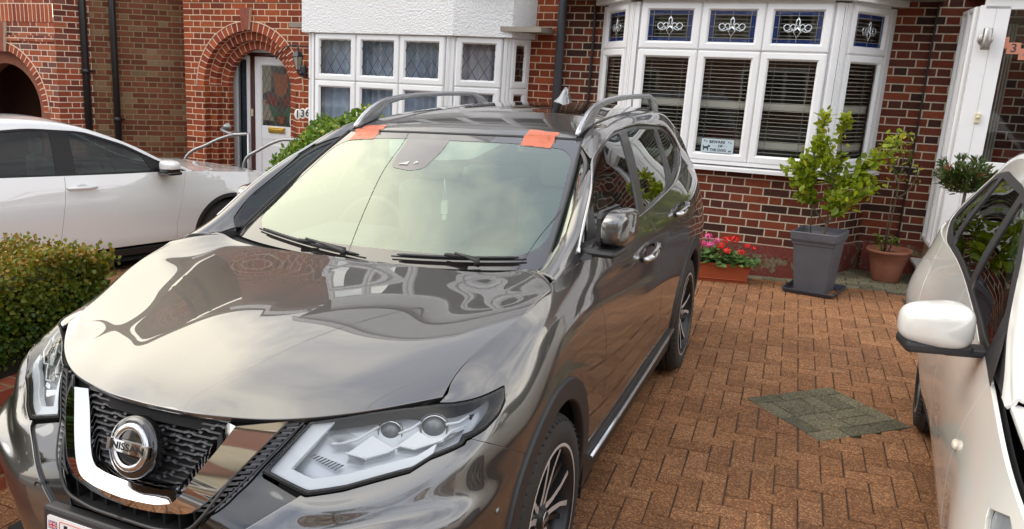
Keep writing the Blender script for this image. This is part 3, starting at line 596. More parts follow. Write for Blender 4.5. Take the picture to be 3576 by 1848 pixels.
# ================================================================== ground
def paver_mat(name, stops, speck, rough=.85):
    m = bpy.data.materials.new(name); m.use_nodes = True; nt = m.node_tree; b = nt.nodes['Principled BSDF']
    at = nn(nt, 'ShaderNodeAttribute', attribute_name='rnd'); tcx = nn(nt, 'ShaderNodeTexCoord')
    col = ramp(nt, at.outputs['Fac'], stops)
    vo = nn(nt, 'ShaderNodeTexVoronoi', i_Scale=170.0); nt.links.new(tcx.outputs['Object'], vo.inputs['Vector'])
    sp = nn(nt, 'ShaderNodeSeparateColor'); nt.links.new(vo.outputs['Color'], sp.inputs[0])
    k1 = ramp(nt, sp.outputs[0], [(.0, (.72, .70, .68)), (.3, (.95, .95, .95)), (.72, (1.1, 1.1, 1.05)), (.80, speck), (1, tuple(c*1.15 for c in speck))])
    col = mix(nt, 1.0, col, k1, 'MULTIPLY')
    no = nn(nt, 'ShaderNodeTexNoise', i_Scale=1.6, i_Detail=6.0, i_Roughness=.65); nt.links.new(tcx.outputs['Object'], no.inputs['Vector'])
    col = mix(nt, 1.0, col, ramp(nt, no.outputs[0], [(.3, (.72, .72, .74)), (.7, (1.12, 1.1, 1.08))]), 'MULTIPLY')
    nt.links.new(col, b.inputs['Base Color']); b.inputs['Roughness'].default_value = rough
    bn = nn(nt, 'ShaderNodeBump', i_Strength=.7, i_Distance=.003); nt.links.new(sp.outputs[0], bn.inputs['Height']); nt.links.new(bn.outputs[0], b.inputs['Normal'])
    return m
PAV = paver_mat('terracotta_block_paving', [(0, (.205, .090, .038)), (.5, (.25, .110, .047)), (1, (.29, .135, .062))], (1.9, 2.1, 2.0))
PAVG = paver_mat('grey_block_paving', [(0, (.10, .092, .058)), (.5, (.14, .127, .082)), (1, (.18, .163, .105))], (1.9, 1.9, 1.7))
SAND = pmat('joint_sand', (.085, .056, .038), rough=.95, var=.5, vscale=2.2)
def blocks(name, rects, mat, z, M=None, clip=None, hgt=.012):
    """rects: (x0,x1,y0,y1) each a bevelled block"""
    vs = []; fs = []; rn = []
    g = .0030; bv = .0034
    for (x0, x1, y0, y1) in rects:
        x0 += g; x1 -= g; y0 += g; y1 -= g; dz = random.uniform(-.0012, .0012); tx = random.uniform(-.0008, .0008); k = len(vs)
        jx, jy = random.uniform(-.001, .001), random.uniform(-.001, .001)
        for (a, b, c, d, zz) in ((x0, x1, y0, y1, z-hgt), (x0, x1, y0, y1, z-bv), (x0+bv, x1-bv, y0+bv, y1-bv, z)):
            vs += [(a+jx, c+jy, zz+dz-tx), (b+jx, c+jy, zz+dz+tx), (b+jx, d+jy, zz+dz+tx), (a+jx, d+jy, zz+dz-tx)]
        for l in (0, 4): fs += [(k+l+i, k+l+(i+1) % 4, k+l+4+(i+1) % 4, k+l+4+i) for i in range(4)]
        fs.append((k+8, k+9, k+10, k+11)); rn += [random.random()]*9
    if M is not None: vs = [tuple(M@Vector(v)) for v in vs]
    me = bpy.data.meshes.new(name); me.from_pydata(vs, [], fs); me.materials.append(mat)
    at = me.attributes.new('rnd', 'FLOAT', 'FACE'); at.data.foreach_set('value', rn)
    if clip is not None:
        bm = bmesh.new(); bm.from_mesh(me)
        for co, no in clip: bmesh.ops.bisect_plane(bm, geom=bm.verts[:]+bm.edges[:]+bm.faces[:], plane_co=co, plane_no=no, clear_outer=True)
        bm.to_mesh(me); bm.free()
    o = bpy.data.objects.new(name, me); COL.objects.link(o); return o
# paving follows the house direction (rotated t2), herringbone at 90 degrees
ang = t2; MR = Matrix.Rotation(ang, 4, 'Z')
DC = Vector(((1.322+2.148)/2, (2.377+2.319)/2, 0)); e1 = Vector((1.761-1.322, 2.786-2.377, 0)); e2 = Vector((1.725-1.322, 1.942-2.377, 0))
def indiamond(p):
    q = p-Vector((1.322, 2.377, 0)); d11, d12, d22 = e1.dot(e1), e1.dot(e2), e2.dot(e2); a, b = q.dot(e1), q.dot(e2); det = d11*d22-d12*d12
    s, t = (a*d22-b*d12)/det, (b*d11-a*d12)/det; return s, t
rects = []; edge = []
for i in range(-45, 52):
    for j in range(-42, 62):
        m_ = (i-j) % 4
        if m_ == 0: r = (i*.1, i*.1+.2, j*.1, j*.1+.1)
        elif m_ == 3: r = (i*.1, i*.1+.1, j*.1, j*.1+.2)
        else: continue
        c = MR@Vector(((r[0]+r[1])/2, (r[2]+r[3])/2, 0)); s_, t_ = indiamond(c)
        inH = HB@np.array([c.x, c.y, 0])
        if inH[1] > 5.38: continue
        if inH[0] > 2.52 and inH[1] > 3.6: continue
        if .12 < s_ < .88 and .12 < t_ < .88: continue
        if c.y < -4 or c.x < -4.4: continue
        rects.append(r)
o = blocks('driveway_paving', rects, PAV, 0.0, MR); props(o, kind='structure')
# diamond
dl = e1.length; ux = e1.normalized(); dz_ = []
Md = Matrix(((ux.x, -ux.y, 0, 1.322), (ux.y, ux.x, 0, 2.377), (0, 0, 1, 0), (0, 0, 0, 1)))
# local frame: x along e1, y to the left; e2 goes to the right => negative y
L1, L2 = e1.length, e2.length
dr = []
n = 0
for k in range(3): dr += [(k*L1/3, (k+1)*L1/3, -.1, 0), (k*L1/3, (k+1)*L1/3, -L2, -L2+.1)]
for k in range(2): dr += [(0, .1, -.1-(k+1)*(L2-.2)/2, -.1-k*(L2-.2)/2), (L1-.1, L1, -.1-(k+1)*(L2-.2)/2, -.1-k*(L2-.2)/2)]
xw = (L1-.2); yh = (L2-.2)
for a in range(2):
    for b in range(2):
        if (a+b) % 2 == 0:
            for q in range(2): dr.append((.1+a*xw/2, .1+(a+1)*xw/2, -.1-b*yh/2-(q+1)*yh/4, -.1-b*yh/2-q*yh/4))
        else:
            for q in range(2): dr.append((.1+a*xw/2+q*xw/4, .1+a*xw/2+(q+1)*xw/4, -.1-(b+1)*yh/2, -.1-b*yh/2))
o = blocks('paving_diamond', dr, PAVG, 0.004, Md); props(o, kind='structure')
ds = MB(); ds.add([tuple(Md@Vector(p)) for p in ((0, 0, -.001), (L1, 0, -.001), (L1, -L2, -.001), (0, -L2, -.001))], [(0, 3, 2, 1)]); o = ds.build('diamond_bed', SAND); props(o, kind='structure')
# grey border along the house and down the right side
bd = []
x = -2.0
while x < 4.4:
    for r_ in range(8): bd.append((x+(.05 if r_ % 2 else 0)*2, x+.2+(.05 if r_ % 2 else 0)*2, 5.38+r_*.1, 5.48+r_*.1))
    x += .2
for k in range(10):
    for r_ in range(9): bd.append((2.56+r_*.1*2, 2.76+r_*.2, 3.6+k*.2-.02, 3.78+k*.2))
Mh = Matrix.Rotation(t2, 4, 'Z')
o = blocks('paving_border', bd, PAVG, 0.001, Mh); props(o, kind='structure')
g = MB(); g.quad((-150, -150, -.0095), (150, -150, -.0095), (150, 150, -.0095), (-150, 150, -.0095)); o = g.build('ground', SAND); props(o, kind='structure')
rd = MB(); rd.quad((-80, -16, -.005), (80, -16, -.005), (80, -7.5, -.005), (-80, -7.5, -.005)); o = rd.build('road', pmat('asphalt', (.055, .055, .058), rough=.85, var=.3, vscale=30, bump=.4)); props(o, kind='structure')
pv = MB(); pv.box(-80, 80, -7.5, -5.6, -.006, .04); pv.box(-80, 80, -18.2, -16, -.006, .1); o = pv.build('pavement', pmat('concrete_paving', (.27, .26, .24), rough=.85, var=.2, vscale=2)); props(o, kind='structure')
rk = MB()
for (x0, x1, y0, y1) in ((-4.6, -2.2, 5.2, 6.2),): rk.box(x0, x1, y0, y1, -.02, .0)
# ================================================================== surface kit for the cars
def nspl(x, Y, q):
    """natural cubic spline through Y (n,...) at x, evaluated at q"""
    x = np.asarray(x, float); Y = np.asarray(Y, float); n = len(x); h = np.diff(x)
    A_ = np.zeros((n, n)); Rh = np.zeros(Y.shape); A_[0, 0] = A_[-1, -1] = 1
    for i in range(1, n-1):
        A_[i, i-1] = h[i-1]; A_[i, i] = 2*(h[i-1]+h[i]); A_[i, i+1] = h[i]
        Rh[i] = 6*((Y[i+1]-Y[i])/h[i]-(Y[i]-Y[i-1])/h[i-1])
    Mm = np.linalg.solve(A_, Rh.reshape(n, -1)).reshape(Y.shape)
    q = np.asarray(q, float); k = np.clip(np.searchsorted(x, q)-1, 0, n-2); sh = (-1,)+(1,)*(Y.ndim-1)
    hk = h[k].reshape(sh); a = (x[k+1]-q).reshape(sh)/hk; b = 1-a
    return a*Y[k]+b*Y[k+1]+((a**3-a)*Mm[k]+(b**3-b)*Mm[k+1])*hk**2/6
def hspl(x, Y, q):
    """local (Catmull-Rom style) cubic: keeps creases tight"""
    x = np.asarray(x, float); Y = np.asarray(Y, float); n = len(x); sh = (-1,)+(1,)*(Y.ndim-1); h = np.diff(x).reshape(sh); s = np.diff(Y, axis=0)/h
    m = np.zeros_like(Y); m[0] = s[0]; m[-1] = s[-1]; m[1:-1] = (s[:-1]*h[1:]+s[1:]*h[:-1])/(h[:-1]+h[1:])
    q = np.asarray(q, float); k = np.clip(np.searchsorted(x, q)-1, 0, n-2); hk = h[k]; t = (q-x[k]).reshape(sh)/hk
    return (2*t**3-3*t**2+1)*Y[k]+(t**3-2*t**2+t)*hk*m[k]+(-2*t**3+3*t**2)*Y[k+1]+(t**3-t**2)*hk*m[k+1]
def par(P):
    d = np.linalg.norm(np.diff(P, axis=0), axis=-1).reshape(len(P)-1, -1).mean(1); return np.concatenate([[0], np.cumsum(d)])
class Surf:
    """rows of control points P[M][K][3]; natural spline along M, local spline along K (or natural)"""
    def __init__(s, P, kn=False, mn=True): s.P = np.array(P, float); s.u = par(s.P); s.v = par(s.P.transpose(1, 0, 2)); s.kf = nspl if kn else hspl; s.mf = nspl if mn else hspl
    def ev(s, us, vs):
        G = s.mf(s.u, s.P, us)                       # (nu,K,3)
        return s.kf(s.v, G.transpose(1, 0, 2), vs).transpose(1, 0, 2)   # (nu,nv,3)
    def grid(s, du=.02, dv=.02, u0=None, u1=None, v0=None, v1=None, flip=False):
        u0 = s.u[0] if u0 is None else u0; u1 = s.u[-1] if u1 is None else u1; v0 = s.v[0] if v0 is None else v0; v1 = s.v[-1] if v1 is None else v1
        us = np.linspace(u0, u1, max(3, int((u1-u0)/du)+1)); vs = np.linspace(v0, v1, max(3, int((v1-v0)/dv)+1))
        P = s.ev(us, vs); e = 1e-4
        Tu = s.ev(np.minimum(us+e, s.u[-1]), vs)-s.ev(np.maximum(us-e, s.u[0]), vs); Tv = s.ev(us, np.minimum(vs+e, s.v[-1]))-s.ev(us, np.maximum(vs-e, s.v[0]))
        N = np.cross(Tu, Tv); N /= np.linalg.norm(N, axis=-1, keepdims=True)+1e-12
        if flip: N = -N
        nu, nv = len(us), len(vs); i, j = np.meshgrid(np.arange(nu-1), np.arange(nv-1), indexing='ij'); a = (i*nv+j).ravel(); b = a+nv; c = b+1; d = a+1
        Fq = np.concatenate([np.stack([a, b, c], 1), np.stack([a, c, d], 1)])
        if flip: Fq = Fq[:, ::-1]
        return Mesh(P.reshape(-1, 3), N.reshape(-1, 3), Fq)
class Mesh:
    def __init__(s, V, N, F): s.V, s.N, s.F = V, N, F
    def clip(s, f):
        val = f(s.V); val = np.where(np.abs(val) < 1e-7, 1e-7, val); pos = val > 0; c = pos[s.F].sum(1); keep = [tuple(t) for t in s.F[c == 3]]
        V = list(s.V); N = list(s.N); cache = {}
        def cut(a, b):
            k = (min(a, b), max(a, b))
            if k not in cache:
                t = val[a]/(val[a]-val[b]); V.append(s.V[a]+(s.V[b]-s.V[a])*t); n = s.N[a]+(s.N[b]-s.N[a])*t; N.append(n/np.linalg.norm(n)); cache[k] = len(V)-1
            return cache[k]
        for t in s.F[(c > 0) & (c < 3)]:
            out = []
            for i in range(3):
                a, b = int(t[i]), int(t[(i+1) % 3])
                if pos[a]: out.append(a)
                if pos[a] != pos[b]: out.append(cut(a, b))
            for k in range(1, len(out)-1): keep.append((out[0], out[k], out[k+1]))
        V = np.array(V); N = np.array(N); F = np.array(keep, int).reshape(-1, 3)
        used = np.unique(F); mp = -np.ones(len(V), int); mp[used] = np.arange(len(used)); return Mesh(V[used], N[used], mp[F])
    def off(s, d): return Mesh(s.V+s.N*d, s.N.copy(), s.F.copy())
    def mirror(s): return Mesh(s.V*[-1, 1, 1], s.N*[-1, 1, 1], s.F[:, ::-1].copy())
    def xf(s, M3, t): return Mesh(s.V@M3.T+t, s.N@M3.T, s.F)
def emit(name, meshes, mat, parent=None, lip=.012, roll=.0018):
    """one object from Mesh pieces; open edges get a small rolled-in lip so panels read as sheet metal"""
    if not isinstance(meshes, (list, tuple)): meshes = [meshes]
    VV = []; FF = []; NN = []; base = 0
    for ms in meshes:
        if len(ms.F) == 0: continue
        V, N, F = ms.V, ms.N, ms.F
        if lip:
            E_ = np.concatenate([F[:, [0, 1]], F[:, [1, 2]], F[:, [2, 0]]]); S = np.sort(E_, 1); key = S[:, 0]*10**7+S[:, 1]; uq, inv, cn = np.unique(key, return_inverse=True, return_counts=True); bd = E_[cn[inv] == 1]
            out = {}; 
            for a, b in bd:
                e = V[b]-V[a]; L = np.linalg.norm(e)
                if L < 1e-9: continue
                n = N[a]+N[b]; o_ = np.cross(e/L, n/np.linalg.norm(n))
                for k in (a, b): out[k] = out.get(k, 0)+o_*L
            nb = {}; V2 = list(V); N2 = list(N)
            for k, o_ in out.items():
                l = np.linalg.norm(o_); o_ = o_/l if l > 1e-9 else N[k]
                i0 = len(V2); V2.append(V[k]+o_*roll-N[k]*roll); N2.append((o_+N[k]*.35)/np.linalg.norm(o_+N[k]*.35)); V2.append(V[k]+o_*roll-N[k]*lip); N2.append(o_); nb[k] = i0
            F2 = [tuple(t) for t in F]
            for a, b in bd:
                if a in nb and b in nb:
                    F2 += [(b, a, nb[a]), (b, nb[a], nb[b]), (nb[b], nb[a], nb[a]+1), (nb[b], nb[a]+1, nb[b]+1)]
            V, N, F = np.array(V2), np.array(N2), np.array(F2)
        VV.append(V); NN.append(N); FF.append(F+base); base += len(V)
    if not VV: return None
    V, N, F = np.concatenate(VV), np.concatenate(NN), np.concatenate(FF)
    me = bpy.data.meshes.new(name); me.vertices.add(len(V)); me.vertices.foreach_set('co', V.ravel()); me.loops.add(len(F)*3); me.loops.foreach_set('vertex_index', F.ravel().astype(np.int32))
    me.polygons.add(len(F)); me.polygons.foreach_set('loop_start', np.arange(0, len(F)*3, 3, dtype=np.int32)); me.update(calc_edges=True)
    me.polygons.foreach_set('use_smooth', np.ones(len(F), bool)); me.normals_split_custom_set_from_vertices([tuple(n) for n in N]); me.materials.append(mat)
    o = bpy.data.objects.new(name, me); COL.objects.link(o)
    if parent is not None: o.parent = parent
    return o
def interp(a, b): a = np.array(a, float); b = np.array(b, float); o_ = np.argsort(a); return lambda q: np.interp(q, a[o_], b[o_])
def sdpoly(poly, rad=0.0):
    """signed distance (inside positive) to polygon; returns fn(U,V)"""
    P = np.array(poly, float)
    def f(U, V):
        Q = np.stack([U, V], 1); d = np.full(len(Q), 1e9); ins = np.zeros(len(Q), bool); n = len(P)
        for i in range(n):
            a, b = P[i], P[(i+1) % n]; e = b-a; w_ = Q-a; t = np.clip((w_@e)/(e@e), 0, 1); d = np.minimum(d, np.linalg.norm(w_-t[:, None]*e, axis=1))
            c = ((a[1] > Q[:, 1]) != (b[1] > Q[:, 1])) & (Q[:, 0] < (b[0]-a[0])*(Q[:, 1]-a[1])/((b[1]-a[1]) if b[1] != a[1] else 1e-12)+a[0]); ins ^= c
        return np.where(ins, d, -d)
    return f
def rpoly(poly, r, n=5):
    """round the corners of a polygon"""
    out = []; m = len(poly); rr = r if isinstance(r, (list, tuple)) else [r]*m
    for i in range(m):
        p = np.array(poly[i], float); a = np.array(poly[i-1], float)-p; b = np.array(poly[(i+1) % m], float)-p; k = rr[i]; la, lb = np.linalg.norm(a), np.linalg.norm(b)
        if k <= 0: out.append(tuple(p)); continue
        k = min(k, la*.45, lb*.45); A0, B0 = p+a/la*k, p+b/lb*k
        for t in np.linspace(0, 1, n): out.append(tuple((1-t)**2*A0+2*t*(1-t)*p+t*t*B0))
    return out
def text_mb(mb, s, M, size, depth=.001, mi=0, bold=.0, font=None, ax='CENTER'):
    cu = bpy.data.curves.new('t', 'FONT'); cu.body = s; cu.size = size; cu.align_x = ax; cu.align_y = 'CENTER'; cu.offset = bold; cu.extrude = depth; cu.resolution_u = 3
    o = bpy.data.objects.new('t', cu); COL.objects.link(o); bpy.context.view_layer.update(); dg = bpy.context.evaluated_depsgraph_get(); me = o.evaluated_get(dg).to_mesh()
    mb.add([tuple(M@v.co) for v in me.vertices], [tuple(p.vertices) for p in me.polygons], mi); o.evaluated_get(dg).to_mesh_clear(); bpy.data.objects.remove(o); bpy.data.curves.remove(cu)
# car materials
def paint(name, base, metal, flake=.0, rough=.32, coatr=.012):
    m = pmat(name, base, rough=rough, metal=metal, coat=1.0, coatr=coatr, spec=.5); nt = m.node_tree; b = nt.nodes['Principled BSDF']; b.inputs['Coat IOR'].default_value = 2.0
    if flake:
        tcx = nn(nt, 'ShaderNodeTexCoord'); vo = nn(nt, 'ShaderNodeTexVoronoi', i_Scale=1500.0); nt.links.new(tcx.outputs['Object'], vo.inputs['Vector']); sp = nn(nt, 'ShaderNodeSeparateColor'); nt.links.new(vo.outputs['Color'], sp.inputs[0])
        k = mth(nt, 'POWER', sp.outputs[0], 5.0); nt.links.new(mix(nt, mth(nt, 'MULTIPLY', k, flake), (*base, 1), tuple(min(1, c*3.2) for c in base)), b.inputs['Base Color'])
        # faint dust, wetter gloss varies a little
        no = nn(nt, 'ShaderNodeTexNoise', i_Scale=3.0, i_Detail=7.0, i_Roughness=.7); nt.links.new(tcx.outputs['Object'], no.inputs['Vector']); nt.links.new(mth(nt, 'MULTIPLY', no.outputs[0], .018), b.inputs['Coat Roughness'])
    return m
PAINT = paint('gunmetal_metallic_paint', (.088, .085, .082), .80, .2)
CHROME = pmat('chrome', (.54, .54, .55), rough=.04, metal=1.0)
SATIN = pmat('satin_silver', (.52, .54, .57), rough=.22, metal=.9)
GLOSSB = pmat('gloss_black', (.006, .006, .006), rough=.08, coat=1.0)
TRIM = pmat('grey_black_trim', (.022, .021, .022), rough=.48, bump=.15, bscale=900, bdist=.0005)
RUBB = pmat('rubber_seal', (.012, .012, .012), rough=.45)
TYRE = pmat('tyre_rubber', (.028, .026, .024), rough=.75, var=.2, vscale=6)
DARK = pmat('dark_cavity', (.006, .006, .006), rough=.9)
ALLOY = pmat('machined_alloy', (.62, .60, .57), rough=.35, metal=.35)
ALLOYD = pmat('dark_alloy', (.035, .035, .037), rough=.3, metal=.5)
SIDEG = glass_mat('side_window_glass', (.30, .36, .33), refl=1.5, ior=1.55)
WSG = glass_mat('windscreen_glass', (.70, .86, .77), refl=2.3, ior=1.7, coat=(.90, 1.0, .88))
LENS = glass_mat('lens_plastic', (.96, .97, .97), refl=1.0, ior=1.45)
FRIT = pmat('black_glass_border', (.016, .013, .012), rough=.04, coat=1.0, spec=1.0)
LAMPR = pmat('red_lamp_plastic', (.35, .01, .01), rough=.1, coat=1.0)
REFL = pmat('lamp_reflector', (.55, .57, .60), rough=.16, metal=.9)
LAMPG = pmat('lamp_grey_bezel', (.34, .36, .39), rough=.3, metal=.25, coat=.4)
DRL = pmat('white_light_guide', (.56, .59, .62), rough=.25, coat=.5)
SEATM = pmat('pale_grey_seat_leather', (.34, .38, .37), rough=.6)
DASHM = pmat('dashboard_plastic', (.05, .055, .055), rough=.6)
# ================================================================== the grey SUV
S = empty('parked_car', (0, 1.4, 0)); props(S, 'dark grey metallic SUV filling the foreground with orange tape on its windscreen edge', 'car')
SP = []
def cem(name, meshes, mat, parent=S, lip=.012, **k):
    if not isinstance(meshes, (list, tuple)): meshes = [meshes]
    return emit(name, [m.xf(np.eye(3), np.array([0, -1.4, 0])) for m in meshes if m is not None], mat, parent, lip, **k)
class CMB(MB):
    def build(s, name, mats, parent=S, **k):
        s.v = [(a, b-1.4, c) for a, b, c in s.v]; return MB.build(s, name, mats, parent, **k)
# ---- skin: columns around the nose then back along the flank, rows bottom -> top
cols = [
 # row: 0 bottom      1               2 crease        3               4 band bottom     5 lamp bottom      6 lamp mid        7 lamp top       8 bonnet shut
 [(0,-.960,.27),(0,-.995,.44),(0,-.990,.60),(0,-.965,.70),(0,-.930,.765),(0,-.915,.800),(0,-.890,.870),(0,-.868,.925),(0,-.862,.940)],
 [(.27,-.955,.27),(.27,-.99,.44),(.27,-.982,.60),(.265,-.955,.70),(.262,-.920,.765),(.260,-.900,.800),(.258,-.862,.870),(.257,-.828,.925),(.256,-.822,.938)],
 [(.42,-.92,.27),(.43,-.955,.44),(.43,-.965,.62),(.42,-.935,.700),(.405,-.885,.772),(.390,-.850,.815),(.40,-.815,.870),(.415,-.778,.928),(.42,-.770,.938)],
 [(.56,-.85,.27),(.57,-.88,.44),(.575,-.915,.67),(.555,-.885,.715),(.535,-.868,.765),(.518,-.843,.788),(.51,-.79,.860),(.515,-.715,.937),(.52,-.71,.944)],
 [(.76,-.70,.27),(.77,-.735,.44),(.775,-.790,.70),(.752,-.748,.745),(.740,-.722,.800),(.722,-.693,.832),(.695,-.645,.890),(.655,-.597,.950),(.648,-.592,.956)],
 [(.85,-.58,.27),(.868,-.605,.44),(.880,-.640,.695),(.860,-.618,.765),(.850,-.603,.850),(.832,-.588,.880),(.805,-.545,.922),(.765,-.512,.960),(.740,-.497,.967)],
 [(.88,-.46,.27),(.898,-.470,.44),(.908,-.485,.68),(.900,-.475,.76),(.892,-.465,.855),(.878,-.455,.898),(.855,-.440,.935),(.805,-.428,.975),(.738,-.445,.990)],
 [(.885,-.33,.27),(.900,-.33,.44),(.912,-.330,.66),(.916,-.330,.76),(.913,-.330,.850),(.897,-.325,.905),(.868,-.318,.952),(.822,-.312,.998),(.752,-.318,1.034)],
 [(.880,-.10,.27),(.895,-.10,.44),(.908,-.10,.62),(.918,-.10,.76),(.921,-.10,.865),(.913,-.10,.945),(.893,-.10,1.008),(.862,-.10,1.058),(.806,-.11,1.091)],
 [(.872,.16,.26),(.890,.16,.43),(.902,.16,.60),(.912,.16,.75),(.918,.16,.875),(.914,.16,.965),(.898,.16,1.040),(.872,.15,1.098),(.822,.15,1.143)],
 [(.868,.46,.26),(.888,.46,.42),(.900,.46,.58),(.909,.46,.72),(.914,.46,.86),(.908,.46,.962),(.893,.46,1.045),(.880,.46,1.110),(.852,.46,1.172)],
 [(.866,.80,.26),(.888,.80,.40),(.900,.80,.55),(.908,.80,.68),(.911,.80,.82),(.902,.80,.93),(.888,.80,1.02),(.884,.80,1.085),(.855,.80,1.178)],
 [(.866,1.3,.26),(.888,1.3,.40),(.901,1.3,.53),(.909,1.3,.66),(.911,1.3,.80),(.901,1.3,.90),(.890,1.3,.99),(.884,1.3,1.075),(.853,1.3,1.188)],
 [(.868,1.9,.26),(.890,1.9,.40),(.903,1.9,.53),(.911,1.9,.66),(.913,1.9,.80),(.905,1.9,.90),(.896,1.9,.99),(.884,1.9,1.085),(.846,1.9,1.205)],
 [(.872,2.45,.27),(.896,2.45,.42),(.911,2.45,.58),(.921,2.45,.72),(.922,2.45,.86),(.914,2.45,.95),(.904,2.45,1.03),(.882,2.45,1.12),(.832,2.45,1.228)],
 [(.872,2.95,.29),(.892,2.95,.44),(.908,2.95,.60),(.916,2.95,.74),(.915,2.95,.87),(.905,2.95,.96),(.890,2.95,1.05),(.862,2.95,1.14),(.812,2.95,1.252)],
 [(.845,3.35,.32),(.868,3.36,.46),(.884,3.36,.60),(.890,3.36,.74),(.886,3.36,.87),(.872,3.35,.97),(.852,3.34,1.06),(.826,3.32,1.15),(.785,3.28,1.262)],
 [(.74,3.62,.36),(.765,3.64,.48),(.785,3.655,.60),(.80,3.645,.74),(.80,3.63,.87),(.795,3.60,.97),(.785,3.55,1.06),(.765,3.50,1.15),(.742,3.42,1.262)],
 [(.30,3.70,.36),(.32,3.73,.48),(.33,3.745,.60),(.34,3.72,.74),(.34,3.70,.87),(.34,3.665,.97),(.335,3.62,1.06),(.33,3.57,1.15),(.325,3.50,1.262)],
 [(0,3.71,.36),(0,3.74,.48),(0,3.755,.60),(0,3.73,.74),(0,3.71,.87),(0,3.675,.97),(0,3.63,1.06),(0,3.58,1.15),(0,3.51,1.262)]]
SK = Surf(cols)
uF = SK.u
skin = SK.grid(.016, .014)
X_, Y_, Z_ = (lambda V: V[:, 0]), (lambda V: V[:, 1]), (lambda V: V[:, 2])
g = .0030
shA = interp([.25, .67, .93, 1.10, 1.20], [.672, .665, .585, .475, .435])            # wing / front door
shB = interp([.35, .40, .60, .81, 1.00, 1.10, 1.21], [1.815, 1.805, 1.79, 1.765, 1.722, 1.63, 1.49])
shC0 = interp([.35, .60, .80, .9, 1.00, 1.10, 1.30], [2.36, 2.33, 2.40, 2.55, 2.66, 2.70, 2.70])   # rear door rear edge
AR0, AR1 = .445, .405
arch = lambda V, y0, R, z0=.365: np.hypot((Y_(V)-y0), (Z_(V)-z0)*np.where(Z_(V) > z0, .96, 1.0))-R
fbseam = lambda V: (Y_(V)+.565)*(.777-.895)/(-.354+.565)+.895       # bumper/wing seam z as function of y
lampoly = None
# headlamp outline in (s, z) where s = plan arc: use x,z for front part and y for the side => map with theta
def sarc(V): return np.where(Y_(V) > -.55, .86+(Y_(V)+.55), X_(V))  # monotone-ish plan coordinate
# lamp region on the skin: below top edge, above bottom edge, outboard of inner edge
lb_s = interp([.36, .385, .515, .60, .70, .74, .78, .86, .92], [.835, .820, .789, .803, .824, .838, .862, .895, .925])
lb_e = interp([.86, 1.0, 1.09], [.895, .925, .972])
def f_lamp_bot(V): s_ = np.where(Y_(V) > -.57, .86+(Y_(V)+.57), np.minimum(X_(V), .86)); return Z_(V)-np.interp(s_, [.36, .385, .517, .60, .69, .735, .775, .855, .93, 1.00, 1.06, 1.10], [.834, .820, .789, .800, .822, .834, .862, .893, .902, .918, .940, .972])
def f_lamp_in(V): return (X_(V)-(.385+(Z_(V)-.820)*(.466-.385)/(.935-.820)))      # inner edge slanting outboard with height
def f_lamp_top(V): s_ = np.where(Y_(V) > -.50, .86+(Y_(V)+.50), np.minimum(X_(V), .86)); return np.interp(s_, [.40, .47, .60, .74, .80, .86, .95, 1.02, 1.05], [.930, .936, .948, .958, .957, .958, .960, .961, .961])-Z_(V)
def f_lamp_rear(V): return -.305-Y_(V)-np.maximum(0, .957-Z_(V))*1.1
def lampf(gm): return [lambda V: f_lamp_bot(V)-gm, lambda V: f_lamp_in(V)-gm, lambda V: f_lamp_top(V)-gm*.6, lambda V: f_lamp_rear(V)-gm]
def inlamp(V, gm=0): return np.minimum.reduce([f(V) for f in lampf(gm)])
def clipall(m, fs):
    for f in fs:
        m = m.clip(f)
        if len(m.F) == 0: break
    return m
def weld(a, b):
    V = np.concatenate([a.V, b.V]); N = np.concatenate([a.N, b.N]); F = np.concatenate([a.F, b.F+len(a.V)]); key = np.round(V, 6); _, idx, inv = np.unique(key, axis=0, return_index=True, return_inverse=True); inv = inv.reshape(-1)
    return Mesh(V[idx], N[idx], inv[F])
def both(m): return [m, m.mirror()]
front = skin.clip(lambda V: .25-Y_(V)+0*V[:, 0]).clip(lambda V: .2-Y_(V))
fine = SK.grid(.008, .008, u0=0, u1=SK.u[9])
# bumper: body colour part
def f_blackin(V): return X_(V)-np.interp(Z_(V), [.30, .49, .50, .62, .706, .79, .84], [-1, -1, .29, .285, .395, .512, .55])
bump = clipall(fine, [lambda V: fbseam(V)-.002-Z_(V) if False else np.where(Y_(V) > -.59, fbseam(V)-.002-Z_(V), 1), lambda V: -(f_lamp_bot(V))-.008, f_blackin, lambda V: arch(V, 0, AR0), lambda V: -.05-Y_(V)])
bumper_o = cem('front_bumper', weld(bump, bump.mirror()), PAINT)
blk = clipall(fine, [lambda V: -f_blackin(V)-.001, lambda V: -np.minimum(f_lamp_bot(V)+.012, f_lamp_in(V)+.004), lambda V: X_(V)+.0001-np.interp(Z_(V), [.30, .519, .52, .66, .74, .82, .95], [-1, -1, .16, .235, .285, .325, .405]), lambda V: .93-Z_(V), lambda V: Z_(V)-.49])
blk = blk.off(-.012); cem('bumper_surround', weld(blk, blk.mirror()), GLOSSB, bumper_o)
# wing
wing = clipall(SK.grid(.012, .012, u0=SK.u[4], u1=SK.u[12]), [lambda V: np.where(Y_(V) < -.28, np.where(Y_(V) > -.595, Z_(V)-fbseam(V)-.002, -1), 1), lambda V: -inlamp(V, -.007), lambda V: arch(V, 0, AR0), lambda V: shA(Z_(V))-g-Y_(V), lambda V: Z_(V)-.40, lambda V: Y_(V)+.60, lambda V: np.where((f_lamp_top(V) < 0) & (Y_(V) < -.46) & (X_(V) < .74), -1., 1.)])
cem('front_wing', wing, PAINT); cem('front_wing', wing.mirror(), PAINT)
